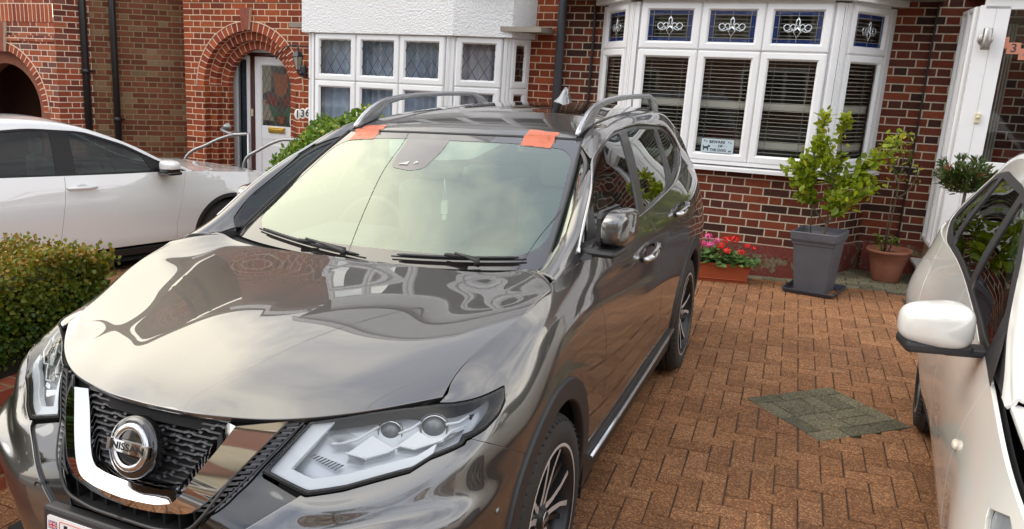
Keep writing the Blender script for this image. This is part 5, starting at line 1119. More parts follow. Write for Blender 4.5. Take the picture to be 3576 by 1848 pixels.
# ---- wheels
def wheel(parent, x, y, z, s, tyreR=.364, rimR=.252, w_=.225, steer=0, cmb=CMB, spokes=5, yo=0.0, dark=ALLOYD, bright=ALLOY):
    Mw = Matrix.Translation((x, y-yo, z))@Matrix.Rotation(R_(steer), 4, 'Z')@Matrix.Rotation(R_(90*s), 4, 'Y')   # local +z points outward
    t = MB(); hw = w_/2; prof = [(rimR-.01, -hw+.02), (rimR+.01, -hw+.004), (rimR+.05, -hw-.004), (tyreR-.03, -hw+.002), (tyreR-.010, -hw+.018), (tyreR, -hw+.045)]
    gx = [-.058, -.02, .02, .058]
    for q in gx: prof += [(tyreR, q-.005), (tyreR-.008, q-.004), (tyreR-.008, q+.004), (tyreR, q+.005)]
    prof += [(tyreR, hw-.045), (tyreR-.010, hw-.018), (tyreR-.03, hw-.002), (rimR+.05, hw+.004), (rimR+.022, hw+.004), (rimR+.012, hw-.002), (rimR-.004, hw-.006)]
    t.lathe(prof, Mw, 72)
    for k_ in range(60):      # shoulder blocks
        a = 2*math.pi*k_/60; R0 = Mw@Matrix.Rotation(a, 4, 'Z')
        t.add([tuple(R0@Vector(p)) for p in [(tyreR-.001, -.006, hw-.05), (tyreR-.001, .006, hw-.05), (tyreR-.026, .006, hw-.003), (tyreR-.026, -.006, hw-.003), (tyreR+.0015, -.004, hw-.05), (tyreR+.0015, .004, hw-.05), (tyreR-.022, .004, hw+.0015), (tyreR-.022, -.004, hw+.0015)]], [(4, 5, 6, 7), (0, 1, 5, 4), (2, 3, 7, 6), (0, 4, 7, 3), (1, 2, 6, 5)])
    wo_ = t.build('wheel', TYRE, parent)
    r = MB(); r.lathe([(rimR+.012, hw-.004), (rimR+.010, hw+.002), (rimR-.004, hw+.001), (rimR-.012, hw-.012), (rimR-.022, hw-.06), (rimR-.03, -hw+.03)], Mw, 64); r.lathe([(rimR-.03, -.02), (.06, -.03)], Mw, 48); ro_ = r.build('rim', dark, wo_)
    b = MB(); b.lathe([(rimR+.011, hw+.003), (rimR+.0, hw+.0035)], Mw, 64); f = MB()
    for k_ in range(spokes):
        R0 = Mw@Matrix.Rotation(2*math.pi*k_/spokes+.35, 4, 'Z')
        # split spoke: two machined blades meeting near the hub and a dark web
        for sg in (1, -1):
            P = [(.035, sg*.006), (.035, sg*.032), (.09, sg*.030), (.17, sg*.044), (rimR-.002, sg*.082), (rimR-.002, sg*.058), (.17, sg*.026), (.10, sg*.010)]
            zz = lambda rr_: hw-.012-.030*(1-rr_/rimR)
            vs = [(p[0], p[1], zz(p[0])) for p in P]+[(p[0], p[1], zz(p[0])-.035) for p in P]; n_ = len(P)
            vs = [tuple(R0@Vector(v)) for v in vs]; top = tuple(range(n_)); 
            b.add(vs, [top if sg > 0 else top[::-1]]); f.add(vs, [(i, (i+1) % n_, n_+(i+1) % n_, n_+i) for i in range(n_)])
            P = [(.04, sg*.034), (.075, sg*.060), (.12, sg*.075), (.17, sg*.100), (rimR-.004, sg*.145), (rimR-.004, sg*.120), (.17, sg*.078), (.10, sg*.048)]
            vs = [tuple(R0@Vector((p[0], p[1], zz(p[0])-.014))) for p in P]+[tuple(R0@Vector((p[0], p[1], zz(p[0])-.045))) for p in P]; f.add(vs, [tuple(range(n_)) if sg > 0 else tuple(range(n_))[::-1]]+[(i, (i+1) % n_, n_+(i+1) % n_, n_+i) for i in range(n_)])
    f.lathe([(0, hw-.02), (.03, hw-.02), (.036, hw-.026), (.05, hw-.04), (.062, hw-.05), (.064, -.02)], Mw, 32)
    for k_ in range(5):
        a = 2*math.pi*(k_+.5)/5+.35; f.lathe([(0, hw-.035), (.009, hw-.036), (.010, hw-.06)], Mw@T(.052*math.cos(a), .052*math.sin(a), 0), 8)
    b.build('spokes', bright, wo_); f.build('hub', dark, wo_)
    c = MB(); c.lathe([(.024, hw-.0185), (.029, hw-.0185), (.029, hw-.021)], Mw, 24); c.box(-.026, .026, -.006, .006, hw-.0195, hw-.0175, 0, Mw@Matrix.Rotation(R_(90), 4, 'Z')); c.build('centre_badge', SATIN, wo_)
    d = MB(); d.lathe([(0, -.03), (.165, -.03), (.165, -.045)], Mw, 40); d.build('brake_disc', pmat('brake_steel', (.22, .21, .20), rough=.35, metal=.8) if 'brake_steel' not in bpy.data.materials else bpy.data.materials['brake_steel'], wo_)
    return wo_
for s in (1, -1):
    for yy_ in (0.0, 2.705): wheel(S, s*.795, yy_, .366, s, yo=1.4)
# ---- grille, V chrome, badge
fr_ = SK.grid(.006, .006, u0=0, u1=SK.u[7]); frV, frN = fr_.V, fr_.N
def FP(x, z, off=0.0):
    k = ((frV[:, 0]-abs(x))**2+(frV[:, 2]-z)**2).argsort()[:4]; w_ = 1/(np.hypot(frV[k, 0]-abs(x), frV[k, 2]-z)+1e-4); w_ /= w_.sum(); p = (frV[k]*w_[:, None]).sum(0); n = (frN[k]*w_[:, None]).sum(0); n /= np.linalg.norm(n)
    y = p[1]; q = np.array([abs(x), y, z])+n*off
    return (math.copysign(q[0], x) if x != 0 else 0.0, q[1], q[2])
# chrome V: inner / ridge / outer paths for x>0 from the top down to the centre
cin = [(.262,-.832,.927),(.236,-.855,.880),(.205,-.886,.830),(.182,-.908,.790),(.165,-.920,.766),(.148,-.926,.750),(.12,-.928,.742),(.06,-.930,.736),(0,-.931,.734)]
crd = [(.300,-.838,.930),(.268,-.872,.875),(.236,-.905,.825),(.211,-.928,.785),(.192,-.942,.755),(.170,-.952,.733),(.13,-.957,.720),(.06,-.962,.713),(0,-.964,.711)]
cou = [(.412,-.771,.936),(.372,-.822,.885),(.330,-.868,.830),(.292,-.908,.780),(.262,-.934,.744),(.226,-.950,.714),(.15,-.962,.697),(.07,-.969,.689),(0,-.971,.687)]
def smoothpath(P, n=40): P = np.array(P); u = np.concatenate([[0], np.cumsum(np.linalg.norm(np.diff(P, axis=0), axis=1))]); return hspl(u, P, np.linspace(0, u[-1], n))
I_, Rg, O_ = smoothpath(cin), smoothpath(crd), smoothpath(cou)
def vloft(paths, name, mat, parent=S):
    m = CMB(); n = len(paths[0])
    for a, b in zip(paths[:-1], paths[1:]):
        for s in (1, -1):
            vs = [tuple(p*[s, 1, 1]) for p in a]+[tuple(p*[s, 1, 1]) for p in b]
            m.add(vs, [((i, n+i, n+i+1, i+1) if s > 0 else (i, i+1, n+i+1, n+i)) for i in range(n-1)], smooth=True)
    return m.build(name, mat, parent)
V_o = vloft([I_+[0, .03, 0], I_, Rg+[0, -.010, .001], O_+[0, .002, 0], O_+[0, .03, 0]], 'chrome_v_trim', CHROME)
# mesh insert: rows of stepped bars
def inner_x(z): return np.interp(z, I_[::-1, 2], I_[::-1, 0])
gb = CMB(); gb2 = CMB(); gy = lambda x, z: np.interp(z, [.73, .93], [-.922, -.850])+.10*x*x+.018
zr = np.linspace(.748, .926, 12)
for r, z0 in enumerate(zr):
    xm = float(inner_x(z0))+.005; per = .092; ph = (r % 2)*per/2; xs = np.arange(-xm, xm, .0055); P = []
    for x in xs:
        q = ((x+ph) % per)/per; w1 = np.interp(q, [0, .34, .42, .58, .66, 1.0], [-1, -1, 1, 1, -1, -1]); zz = z0+.0015*w1
        P.append((x, float(gy(x, zz)), zz, w1))
    for a, b in zip(P[:-1], P[1:]):
        h1 = .0022; mi = 1 if abs(a[3]-b[3]) > .05 else 0
        d = .010
        gb.add([(a[0], a[1], a[2]-h1), (b[0], b[1], b[2]-h1), (b[0], b[1]+.003, b[2]+h1), (a[0], a[1]+.003, a[2]+h1), (a[0], a[1]+d, a[2]+h1+.001), (b[0], b[1]+d, b[2]+h1+.001), (a[0], a[1]+d, a[2]-h1-.002), (b[0], b[1]+d, b[2]-h1-.002)], [(0, 1, 2, 3), (3, 2, 5, 4), (6, 7, 1, 0)], mi)
    # angled facets between rows
    if r < len(zr)-1:
        k = 0; x = -xm-ph
        while x < xm:
            xc = x+per*.5
            if abs(xc) < xm-.02:
                zc = z0+.0080; yv = float(gy(xc, zc))
                gb.add([(xc-.013, yv+.004, zc-.0030), (xc+.001, yv-.002, zc-.0036), (xc+.010, yv-.001, zc+.0032), (xc-.004, yv+.004, zc+.0036)], [(0, 1, 2, 3)], 1)
            x += per
gb.build('grille_mesh', [pmat('grille_black', (.012, .012, .012), rough=.38), pmat('grille_facet_grey', (.06, .057, .065), rough=.45)])
bk = CMB(); bk.add([(s*x, y+.035, z) for s in (-1,) for x, y, z in I_[::4]]+[(x, y+.035, z) for x, y, z in I_[::-4]], [tuple(range(len(I_[::4])+len(I_[::-4])))]); bk.build('grille_backing', DARK)
# badge
BM = Matrix.Translation((0, -.917-.0, .836))@Matrix.Rotation(R_(90+13), 4, 'X')       # local +z -> forward (-y) slightly up
BM = Matrix.Translation((0, -.925, .838))@Matrix(((1, 0, 0, 0), (0, .31, -.951, 0), (0, .951, .31, 0), (0, 0, 0, 1)))
bd = CMB(); bd.lathe([(0, .004), (.068, .006), (.082, .002), (.086, -.006), (.086, -.03)], BM, 64); bo = bd.build('badge', GLOSSB)
rg_ = CMB(); rg_.lathe([(.047, .008), (.050, .013), (.057, .014), (.0645, .010), (.066, .005)], BM, 64); rg_.build('badge_ring', CHROME, bo)
rb = CMB()
n = 24
for i in range(n):
    xa, xb = -.079+.158*i/n, -.079+.158*(i+1)/n; zz = lambda x: .0175-.5*x*x
    vs = [tuple(BM@Vector(p)) for p in ((xa, -.0155, zz(xa)), (xb, -.0155, zz(xb)), (xb, .0155, zz(xb)), (xa, .0155, zz(xa)), (xa, -.0165, .004), (xb, -.0165, .004), (xb, .0165, .004), (xa, .0165, .004))]
    rb.add(vs, [(0, 1, 2, 3), (4, 5, 1, 0), (3, 2, 6, 7)], smooth=False)
rb.build('badge_bar', CHROME, bo)
tx = CMB(); text_mb(tx, 'NISSAN', BM@Matrix.Translation((0, -.0005, .0165))@Matrix.Scale(1.32, 4, (1, 0, 0)), .0265, .0012, bold=.0007); tx.build('badge_letters', pmat('black_lettering', (.008, .008, .008), rough=.3), bo)
# ribbed strips either side of the chrome
for s in (1, -1):
    rr = CMB(); n = 17
    for i in range(n):
        t = i/(n-1); z = .925-.205*t; xi = np.interp(z, O_[::-1, 2], O_[::-1, 0])+.008; xo = xi+.030
        A_ = [FP(xi, z+.0008, .004), FP(xo, z+.0045, .004), FP(xo, z+.0105, .004), FP(xi, z+.0068, .004)]; B_2 = [FP(xi, z+.0008, -.006), FP(xo, z+.0045, -.006), FP(xo, z+.0105, -.006), FP(xi, z+.0068, -.006)]
        vs = [tuple(np.array(p)*[s, 1, 1]) for p in A_+B_2]; rr.add(vs, [(0, 1, 2, 3), (0, 4, 5, 1), (2, 6, 7, 3), (1, 5, 6, 2)])
    for off in (.003, .041):
        P = [tuple(np.array(FP(float(np.interp(z, O_[::-1, 2], O_[::-1, 0]))+off, z, .003))*[s, 1, 1]) for z in np.linspace(.935, .715, 18)]; rr.tube(P, .0028, 6)
    rr.build('ribbed_strip', TRIM)
# slam panel: dark slot under the bonnet edge
sp_ = CMB()
E0 = [(x, y+.02, z-.012) for x, y, z in [tuple(p) for p in Bs.ev([0], np.linspace(0, Bs.v[-1], 30))[0]]]; E1 = [(x*.99, y+.005, z-.05) for x, y, z in [tuple(p) for p in Bs.ev([0], np.linspace(0, Bs.v[-1], 30))[0]]]; E2 = [(x, y+.10, z-.03) for x, y, z in E0]
for s in (1, -1):
    for a, b in ((E0, E1), (E0, E2)):
        for i in range(29): sp_.quad(*[(s*p[0], p[1], p[2]) for p in (a[i], a[i+1], b[i+1], b[i])])
sp_.build('slam_panel', DARK)
# lower opening inside the surround
lo = CMB(); lo.add([(-.36, -.86, .30), (.36, -.86, .30), (.36, -.86, .74), (-.36, -.86, .74)], [(0, 1, 2, 3)])
for k in range(-5, 6): lo.box(k*.055-.004, k*.055+.004, -.935, -.86, .50, .715)
lo.box(-.3, .3, -.955, -.90, .625, .640); lo.build('lower_grille', DARK)
lf = CMB()
P = [FP(x, z, .001) for x, z in ((.0, .652), (.15, .655), (.225, .672), (.262, .71), (.285, .75), (.31, .80))]
for s in (1, -1): lf.tube([tuple(np.array(p)*[s, 1, 1]) for p in smoothpath(P, 24)], .006, 6)
lf.build('lower_grille_frame', TRIM)
for s in (1, -1):
    sn = CMB(); p = FP(.352, .655, -.006); Mx = Matrix.Translation((s*p[0], p[1], p[2]))@Matrix.Rotation(R_(90), 4, 'X'); sn.lathe([(0, .004), (.009, .004), (.011, .002), (.012, .006), (.017, .006), (.018, -.004)], Mx, 24); sn.build('parking_sensor', TRIM)
# bumper flank sensors
for s in (1, -1):
    sn = CMB(); k = np.hypot(frV[:, 1]+.50, frV[:, 2]-.665).argmin(); p, n_ = frV[k], frN[k]; Mx = Matrix.Translation((s*p[0], p[1], p[2]))@Matrix.Rotation(R_(90*s), 4, 'Y'); sn.lathe([(0, .004), (.009, .004), (.011, .001), (.012, -.01)], Mx, 24); sn.build('parking_sensor', PAINT)
# number plate
PM = Matrix.Translation((0, -1.012, .555))@Matrix(((1, 0, 0, 0), (0, .10, -.995, 0), (0, .995, .10, 0), (0, 0, 0, 1)))
hp = CMB(); hp.bbox(-.285, .285, -.075, .078, -.045, .0, .010, 0, PM); ho = hp.build('number_plate_holder', TRIM)
np_ = CMB(); np_.prism(rpoly([(-.262, -.058), (.262, -.058), (.262, .056), (-.262, .056)], .008), 0, .004, PM, 0); npo = np_.build('number_plate', pmat('white_plate', (.78, .78, .76), rough=.35, coat=.5), ho)
ln = CMB(); q = rpoly([(-.212, -.046), (.252, -.046), (.252, .047), (-.212, .047)], .008); ln.tube([tuple(PM@Vector((x, y, .0045))) for x, y in q], .0011, 5, closed=True, caps=False); ln.build('red_border', pmat('red_line', (.55, .06, .03), rough=.4), ho)
fl2 = CMB(); c0 = (-.256, .018); fw, fh = .034, .024
fl2.add([tuple(PM@Vector(p)) for p in ((c0[0], c0[1], .0046), (c0[0]+fw, c0[1], .0046), (c0[0]+fw, c0[1]+fh, .0046), (c0[0], c0[1]+fh, .0046))], [(0, 1, 2, 3)], 0)
def strip(a, b, w_, mi, zz):
    a, b = Vector((*a, 0)), Vector((*b, 0)); d = (b-a).normalized(); n_ = Vector((-d.y, d.x, 0))*w_/2; fl2.add([tuple(PM@Vector((c0[0]+v.x, c0[1]+v.y, zz))) for v in (a-n_, b-n_, b+n_, a+n_)], [(0, 1, 2, 3)], mi)
for a, b in (((0.002, 0.001), (fw-.002, fh-.001)), ((.002, fh-.001), (fw-.002, 0.001))): strip(a, b, .0045, 1, .0050); strip(a, b, .0018, 2, .0052)
strip((fw/2, 0), (fw/2, fh), .0075, 1, .0054); strip((0, fh/2), (fw, fh/2), .0075, 1, .0054); strip((fw/2, 0), (fw/2, fh), .0045, 2, .0057); strip((0, fh/2), (fw, fh/2), .0045, 2, .0057)
fl2.build('union_flag', [pmat('flag_blue', (.015, .03, .22), rough=.4), pmat('flag_white', (.75, .75, .75), rough=.4), pmat('flag_red', (.55, .03, .03), rough=.4)], ho)
tx = CMB(); tx.add([tuple(PM@Vector(p)) for p in [(-.194, -.037, .005), (-.180, -.037, .005), (-.180, .040, .005), (-.194, .040, .005)]], [(0, 1, 2, 3)]); tx.build('plate_character', pmat('plate_black', (.01, .01, .01), rough=.4), ho)
# ---- headlamps
lens = clipall(SK.grid(.006, .006, u0=0, u1=SK.u[9]), lampf(.002)); shell = clipall(SK.grid(.010, .010, u0=0, u1=SK.u[9]), lampf(-.004))
lens.V = lens.V+lens.N*.003
def on(pt, off=0.0, s=1):
    k = ((lens.V-np.array(pt))**2).sum(1).argmin(); p = np.array(pt)+lens.N[k]*off; return tuple(p*[s, 1, 1])
LAMPI = pmat('lamp_inner_grey', (.50, .53, .57), rough=.28, metal=.3, coat=.5); FINM = pmat('graded_silver_fin', (.42, .43, .45), rough=.20, metal=.85)
for s in (1, -1):
    mk = (lambda m: m) if s > 0 else (lambda m: m.mirror())
    hl = cem('headlight', mk(shell.off(-.065)), LAMPI, lip=0)
    cem('lens', mk(lens), LENS, hl, lip=.012)
    cem('lamp_housing', mk(shell.clip(lambda V: -np.minimum.reduce([f(V) for f in lampf(.007)])).off(-.002)), DARK, hl, lip=.06, roll=-.001)
    # bright boomerang light guide along the inner and lower edge
    bm_ = clipall(SK.grid(.006, .006, u0=0, u1=SK.u[9]), lampf(.006)).clip(lambda V: -np.minimum(np.minimum(f_lamp_bot(V)-.030, f_lamp_in(V)-.052), 1)).clip(lambda V: .86-np.where(Y_(V) > -.58, 2, X_(V)+.09)).off(-.016)
    cem('light_guide', mk(bm_), DRL, hl, lip=.02)
    ft_ = CMB()
    for F_ in ([(.561,-.713,.855),(.599,-.652,.886),(.642,-.644,.868),(.664,-.643,.857),(.656,-.655,.850),(.605,-.699,.839)], [(.666,-.635,.863),(.702,-.583,.892),(.734,-.583,.879),(.771,-.562,.881),(.805,-.504,.900),(.809,-.517,.891),(.773,-.573,.873),(.709,-.618,.859)]):
        n_ = len(F_); vs = [on(p, 0, s) for p in F_]+[on(p, -.03, s) for p in F_]; ft_.add(vs, [tuple(range(n_))]+[(i, (i+1) % n_, n_+(i+1) % n_, n_+i) for i in range(n_)])
    ft_.build('chrome_fins', FINM, hl)
    st_ = CMB()
    for P, r in (([(.518,-.729,.876),(.545,-.712,.877),(.573,-.688,.883),(.609,-.634,.905)], .0045), ([(.662,-.620,.889),(.687,-.594,.899),(.703,-.570,.912)], .0042), ([(.766,-.543,.906),(.792,-.519,.908),(.807,-.487,.917)], .0042), ([(.560,-.725,.858),(.608,-.704,.844),(.654,-.664,.854),(.676,-.639,.866),(.713,-.626,.859),(.771,-.580,.877),(.785,-.547,.894),(.813,-.512,.900)], .0028)):
        st_.tube([on(p, .004, s) for p in P], r, 8)
    st_.build('light_strips', DRL, hl)
    for (p, r) in (((.730,-.541,.907), .034), ((.629,-.603,.896), .030)):
        pr = CMB(); c = on(p, -.03, s); d = Vector((s*.45, -.86, .12)).normalized(); Mq = Matrix.Translation(c)@d.to_track_quat('Z', 'Y').to_matrix().to_4x4()
        pr.lathe([(r*1.18, .012), (r*1.10, .020), (r*1.02, .018), (r*.98, .004)], Mq, 40, 0); pr.lathe([(r*1.25, .0), (r*1.22, .01), (r*1.18, .012)], Mq, 40, 1); 
        pr.lathe([(r*.98*math.cos(a), .002+r*.75*math.sin(a)) for a in np.linspace(0, 1.57, 9)], Mq, 32, 2); pr.build('projector', [CHROME, LAMPG, pmat('projector_glass', (.10, .12, .13), rough=.05, coat=1) if 'projector_glass' not in bpy.data.materials else bpy.data.materials['projector_glass']], hl)
    rf_ = CMB()
    for (a, b, c, d_) in (((.475,-.771,.850), (.489,-.762,.857), (.569,-.740,.832), (.551,-.758,.820)), ((.50,-.735,.905), (.535,-.700,.915), (.575,-.690,.895), (.54,-.725,.885)), ((.568,-.735,.836), (.572,-.727,.846), (.612,-.703,.844), (.606,-.715,.830))):
        for i in range(9):
            t0_, t1_ = i/9, (i+.8)/9; L = lambda p, q, t: tuple(np.array(p)*(1-t)+np.array(q)*t)
            P = [L(a, d_, t0_), L(a, d_, t1_), L(b, c, t1_), L(b, c, t0_)]; rf_.add([on(q, -.006+.006*(k_ in (1, 2)), s) for k_, q in enumerate(P)], [(0, 1, 2, 3)])
    rf_.build('reflector', REFL, hl)
# ---- interior
it = CMB(); it.bbox(-.66, .66, .42, .95, .88, 1.075, .04); it.bbox(-.58, -.14, .55, .95, 1.03, 1.13, .05); it.build('dashboard', DASHM)
for x in (-.37, .37):
    for y0 in (1.55, 2.45):
        st_ = CMB(); st_.bbox(x-.25, x+.25, y0-.35, y0+.2, .55, .72, .06); st_.bbox(x-.24, x+.24, y0+.12, y0+.26, .66, 1.24, .06, 0); so2 = st_.build('seat', SEATM)
        hr = CMB(); hr.bbox(x-.13, x+.13, y0+.15, y0+.26, 1.25, 1.42, .045); hr.build('headrest', SEATM, so2)
sw = CMB(); Ms = Matrix.Translation((-.37, .98, 1.06))@Matrix.Rotation(R_(68), 4, 'X'); sw.tube([tuple(Ms@Vector((.185*math.cos(a), .185*math.sin(a), 0))) for a in np.linspace(0, 2*math.pi, 33)[:-1]], .015, 8, closed=True, caps=False); sw.bbox(-.18, .18, -.02, .02, -.02, .01, .008, 0, Ms); sw.bbox(-.06, .06, -.07, .05, -.03, .015, .015, 0, Ms); sw.build('steering_wheel', DASHM)
fl3 = CMB(); fl3.box(-.78, .78, .2, 3.4, .42, .45); fl3.box(-.70, .70, 2.9, 2.95, .45, 1.2); fl3.build('cabin_floor', pmat('cabin_carpet', (.06, .06, .06), rough=.95))
hd_ = nz_up(RS.grid(.05, .05)); hd_ = weld(hd_, hd_.mirror()).off(-.03); cem('headlining', hd_, pmat('pale_headlining', (.40, .40, .37), rough=.9), lip=0)
# ---- tape and charm (things on the car)
TAPE = bpy.data.materials.new('orange_tape'); TAPE.use_nodes = True; b = TAPE.node_tree.nodes['Principled BSDF']; b.inputs['Base Color'].default_value = (.80, .19, .08, 1); b.inputs['Roughness'].default_value = .35; b.inputs['Alpha'].default_value = .62; b.inputs['Coat Weight'].default_value = .3
def tape(P, lab):
    """P: corners (x,y) TL,TR,BR,BL ; drape over roof edge and glass"""
    m = MB(); nu, nv = 14, 16; vs = []
    allm = np.concatenate([ws.V, roofm.V])
    for j in range(nv):
        for i in range(nu):
            u, v = i/(nu-1), j/(nv-1); p = (1-v)*((1-u)*np.array(P[0])+u*np.array(P[1]))+v*((1-u)*np.array(P[3])+u*np.array(P[2]))
            k = np.hypot(allm[:, 0]-p[0], allm[:, 1]-p[1]).argsort()[:3]; z = allm[k, 2].mean()
            if 1.17 < p[1] < 1.215: z = max(z, 1.5555)
            vs.append((p[0], p[1], z+.0035+.0008*math.sin(u*9+v*5)))
    m.add(vs, [(j*nu+i, j*nu+i+1, (j+1)*nu+i+1, (j+1)*nu+i) for j in range(nv-1) for i in range(nu-1)], smooth=True)
    for c in (0, 1):      # doubled seam of overlapped strips
        pass
    o = m.build('orange_tape', TAPE); props(o, lab, 'tape', 'orange tape over the windscreen edge'); return o
tape([(.345, 1.255), (.492, 1.255), (.497, 1.112), (.350, 1.118)], 'sharp orange tape square over the windscreen top edge, the one nearer the door mirror')
tape([(-.555, 1.275), (-.425, 1.265), (-.425, 1.120), (-.565, 1.112)], 'slanting orange tape square at the windscreen top edge, nearest the rounded green bush')
ch = MB(); cpt = (.035, .88, 1.27)
ch.tube([(0, 0, .0), (.012, 0, -.10)], .0015, 5); ch.tube([(0, 0, .0), (-.004, 0, -.10)], .0015, 5); ch.bbox(-.016, .018, -.003, .003, -.165, -.10, .008); ch.bbox(-.010, .012, -.004, .004, -.195, -.168, .006)
co = ch.build('hanging_charm', pmat('cream_felt', (.62, .60, .55), rough=.8)); co.location = (.045, .96, 1.365); props(co, 'small pale charm hanging on strings behind the windscreen', 'charm')

cg = CMB(); wp = lambda x, y: (x, y, float(np.interp(0, [0, 1], [0, 1]))+ws.V[np.hypot(ws.V[:, 0]-x, ws.V[:, 1]-y).argmin(), 2]+.003)
cg.add([wp(-.172, .905), wp(-.120, .905), wp(-.122, .938)], [(0, 1, 2)]); cg.add([wp(-.085+.012*math.cos(a), .925+.009*math.sin(a)) for a in np.linspace(0, 5.2, 9)], [tuple(range(9))]); cg.build('camera_window', pmat('camera_window_silver', (.45, .46, .45), rough=.2, metal=.6), scr)
# ================================================================== the two white cars
WPAINT = paint('pearl_white_paint', (.74, .74, .73), .0, 0, rough=.35)
WPAINT2 = paint('cream_white_paint', (.74, .73, .68), .0, 0, rough=.35)
BODYG = glass_mat('dark_side_glass', (.24, .29, .26), refl=.75, ior=1.5); PILLD = pmat('dark_pillar', (.010, .008, .008), rough=.25, spec=.25); BODYW = glass_mat('other_windscreen', (.45, .52, .49), refl=1.6, ior=1.55)
def lerp3(a, b, t): return tuple(a[i]*(1-t)+b[i]*t for i in range(3))
def build_car(name, label, M4, P, group=None):
    root = empty(name, mat=M4); props(root, label, 'car', group); hw = P['hw']; pm = P['paint']; wb = P['wb']; Ra = P['ra']; zc = P['zc']
    em = lambda n, m, mat, par=root, **k: emit(n, m, mat, par, **k)
    # flank stations: (x at widest, y), z bottom .. top (belt / shut line)
    st = P['st']; cols = []
    for (x, y, zb, zt, nx, ny, flare) in st:
        h = zt-zb; rows = []
        for f, o_ in ((0, -.045), (.16, -.012), (.36, .0+flare*.5), (.55, .006+flare), (.70, -.002+flare*.7), (.84, -.020+flare*.2), (1.0, P['tuck'])):
            rows.append((max(0, x+nx*o_) if x > 0 else 0, y+ny*o_, zb+h*f))
        cols.append(rows)
    sk = Surf(cols); g_ = .0035
    full = sk.grid(.02, .018)
    full = outw(full, np.array([0, 1.3, .6]))
    ar = lambda V, y0: np.hypot(V[:, 1]-y0, (V[:, 2]-zc))-Ra
    A_ = full.clip(lambda V: ar(V, 0)).clip(lambda V: ar(V, wb))
    f1, f2, f3 = P['shuts']; s1, s2, s3 = (interp(*q) for q in P['shuts'])
    zsill = P['sill']
    pn = {'front_wing': [lambda V: s1(Z_(V))-g_-Y_(V), lambda V: Y_(V)+P['bump']], 'front_door': [lambda V: Y_(V)-s1(Z_(V))-g_, lambda V: s2(Z_(V))-g_-Y_(V), lambda V: Z_(V)-zsill], 'rear_door': [lambda V: Y_(V)-s2(Z_(V))-g_, lambda V: s3(Z_(V))-g_-Y_(V), lambda V: Z_(V)-zsill], 'rear_quarter': [lambda V: Y_(V)-s3(Z_(V))-g_], 'front_bumper': [lambda V: -P['bump']-g_-Y_(V)]}
    out = {}
    LP = P.get('lamp'); 
    for n_, fs in pn.items():
        m = clipall(A_, fs)
        if n_ in ('front_wing', 'front_bumper') and LP: fl_ = YZ(sdpoly(LP)); m = m.clip(lambda V: -fl_(V)-.002)
        if n_ == 'rear_quarter': fl_ = YZ(sdpoly(P['tail'])); m = m.clip(lambda V: np.where(X_(V) > .4, -fl_(V)-.002, 1))
        for s in (1, -1): out[n_, s] = em(n_, m if s > 0 else m.mirror(), pm)
    if P.get('clad'):
        cl_ = A_.clip(lambda V: np.maximum(.035-np.minimum(ar(V, 0), ar(V, wb)), P['clad']-Z_(V))).off(.006)
        for s in (1, -1): em('side_cladding', cl_ if s > 0 else cl_.mirror(), TRIM)
    else:
        cl_ = A_.clip(lambda V: zsill-.004-Z_(V)).clip(lambda V: Y_(V)-.3).clip(lambda V: wb-.3-Y_(V))
        for s in (1, -1): em('sill', cl_ if s > 0 else cl_.mirror(), pm)
    em('body_shell', both(A_.off(-.03)), DARK, lip=0)
    if LP:
        fl_ = YZ(sdpoly(LP)); lm = clipall(full, [lambda V: fl_(V)-.001, lambda V: .8-Y_(V), lambda V: X_(V)-.35])
        for s in (1, -1):
            q = lm if s > 0 else lm.mirror(); ho_ = em('headlight', q.off(-.05), CHROME, lip=0); em('lens', q, LENS, ho_); em('lamp_bezel', (lambda m_: m_ if s > 0 else m_.mirror())(lm.clip(lambda V: .030-fl_(V)).off(-.012)), LAMPG, ho_, lip=.03)
    fl2_ = YZ(sdpoly(P['tail'])); tm = clipall(full, [lambda V: fl2_(V)-.001, lambda V: X_(V)-.4])
    for s in (1, -1): em('tail_lamp', tm if s > 0 else tm.mirror(), LAMPR)
    ub = MB(); ub.box(-hw+.06, hw-.06, st[0][1]+.15, st[-1][1]-.2, .18, .21)
    for s in (1, -1):
        for yy in (0, wb):
            pr = [(yy+(Ra+.02)*math.cos(a), zc+(Ra+.02)*math.sin(a)) for a in np.linspace(-.3, math.pi+.3, 18)]
            for (a, b), (c, d) in zip(pr[:-1], pr[1:]): ub.quad((s*(hw-.33), a, b), (s*(hw-.02), a, b), (s*(hw-.02), c, d), (s*(hw-.33), c, d))
    ub.build('underbody', DARK, root)
    # greenhouse
    gc = []
    for (y, xb, zb, xc, zc2, xe, ze) in P['gs']:
        rows = [(xb, y, zb)]+[(xb+(xc-xb)*(t**1.25), y, zb+(zc2-zb)*t) for t in (.3, .6, .86)]+[(xc-(xc-xe)*.22, y, zc2+(ze-zc2)*.35+.012), (xc-(xc-xe)*.6, y, zc2+(ze-zc2)*.8+.010), (xe, y, ze)]
        gc.append(rows)
    gsf = Surf(gc); gm = outw(gsf.grid(.016, .014), np.array([0, 1.8, 1.0]))
    polyall = rpoly(P['wall'], P.get('wr', .05)); fa = YZ(sdpoly(polyall)); yl = P['gs'][-1][0]
    em('roof_side_frame', both(gm.clip(lambda V: -fa(V))), pm)
    bnd = gm.clip(lambda V: fa(V)-.002)
    ws_ = [rpoly(w_, .03) for w_ in P['win']]
    for w_ in ws_:
        fw = YZ(sdpoly(w_)); bnd = bnd.clip(lambda V: -fw(V))
    for s in (1, -1): em('window_surround', (bnd if s > 0 else bnd.mirror()).off(-.003), PILLD if P.get('glossy', 1) else TRIM, lip=.008)
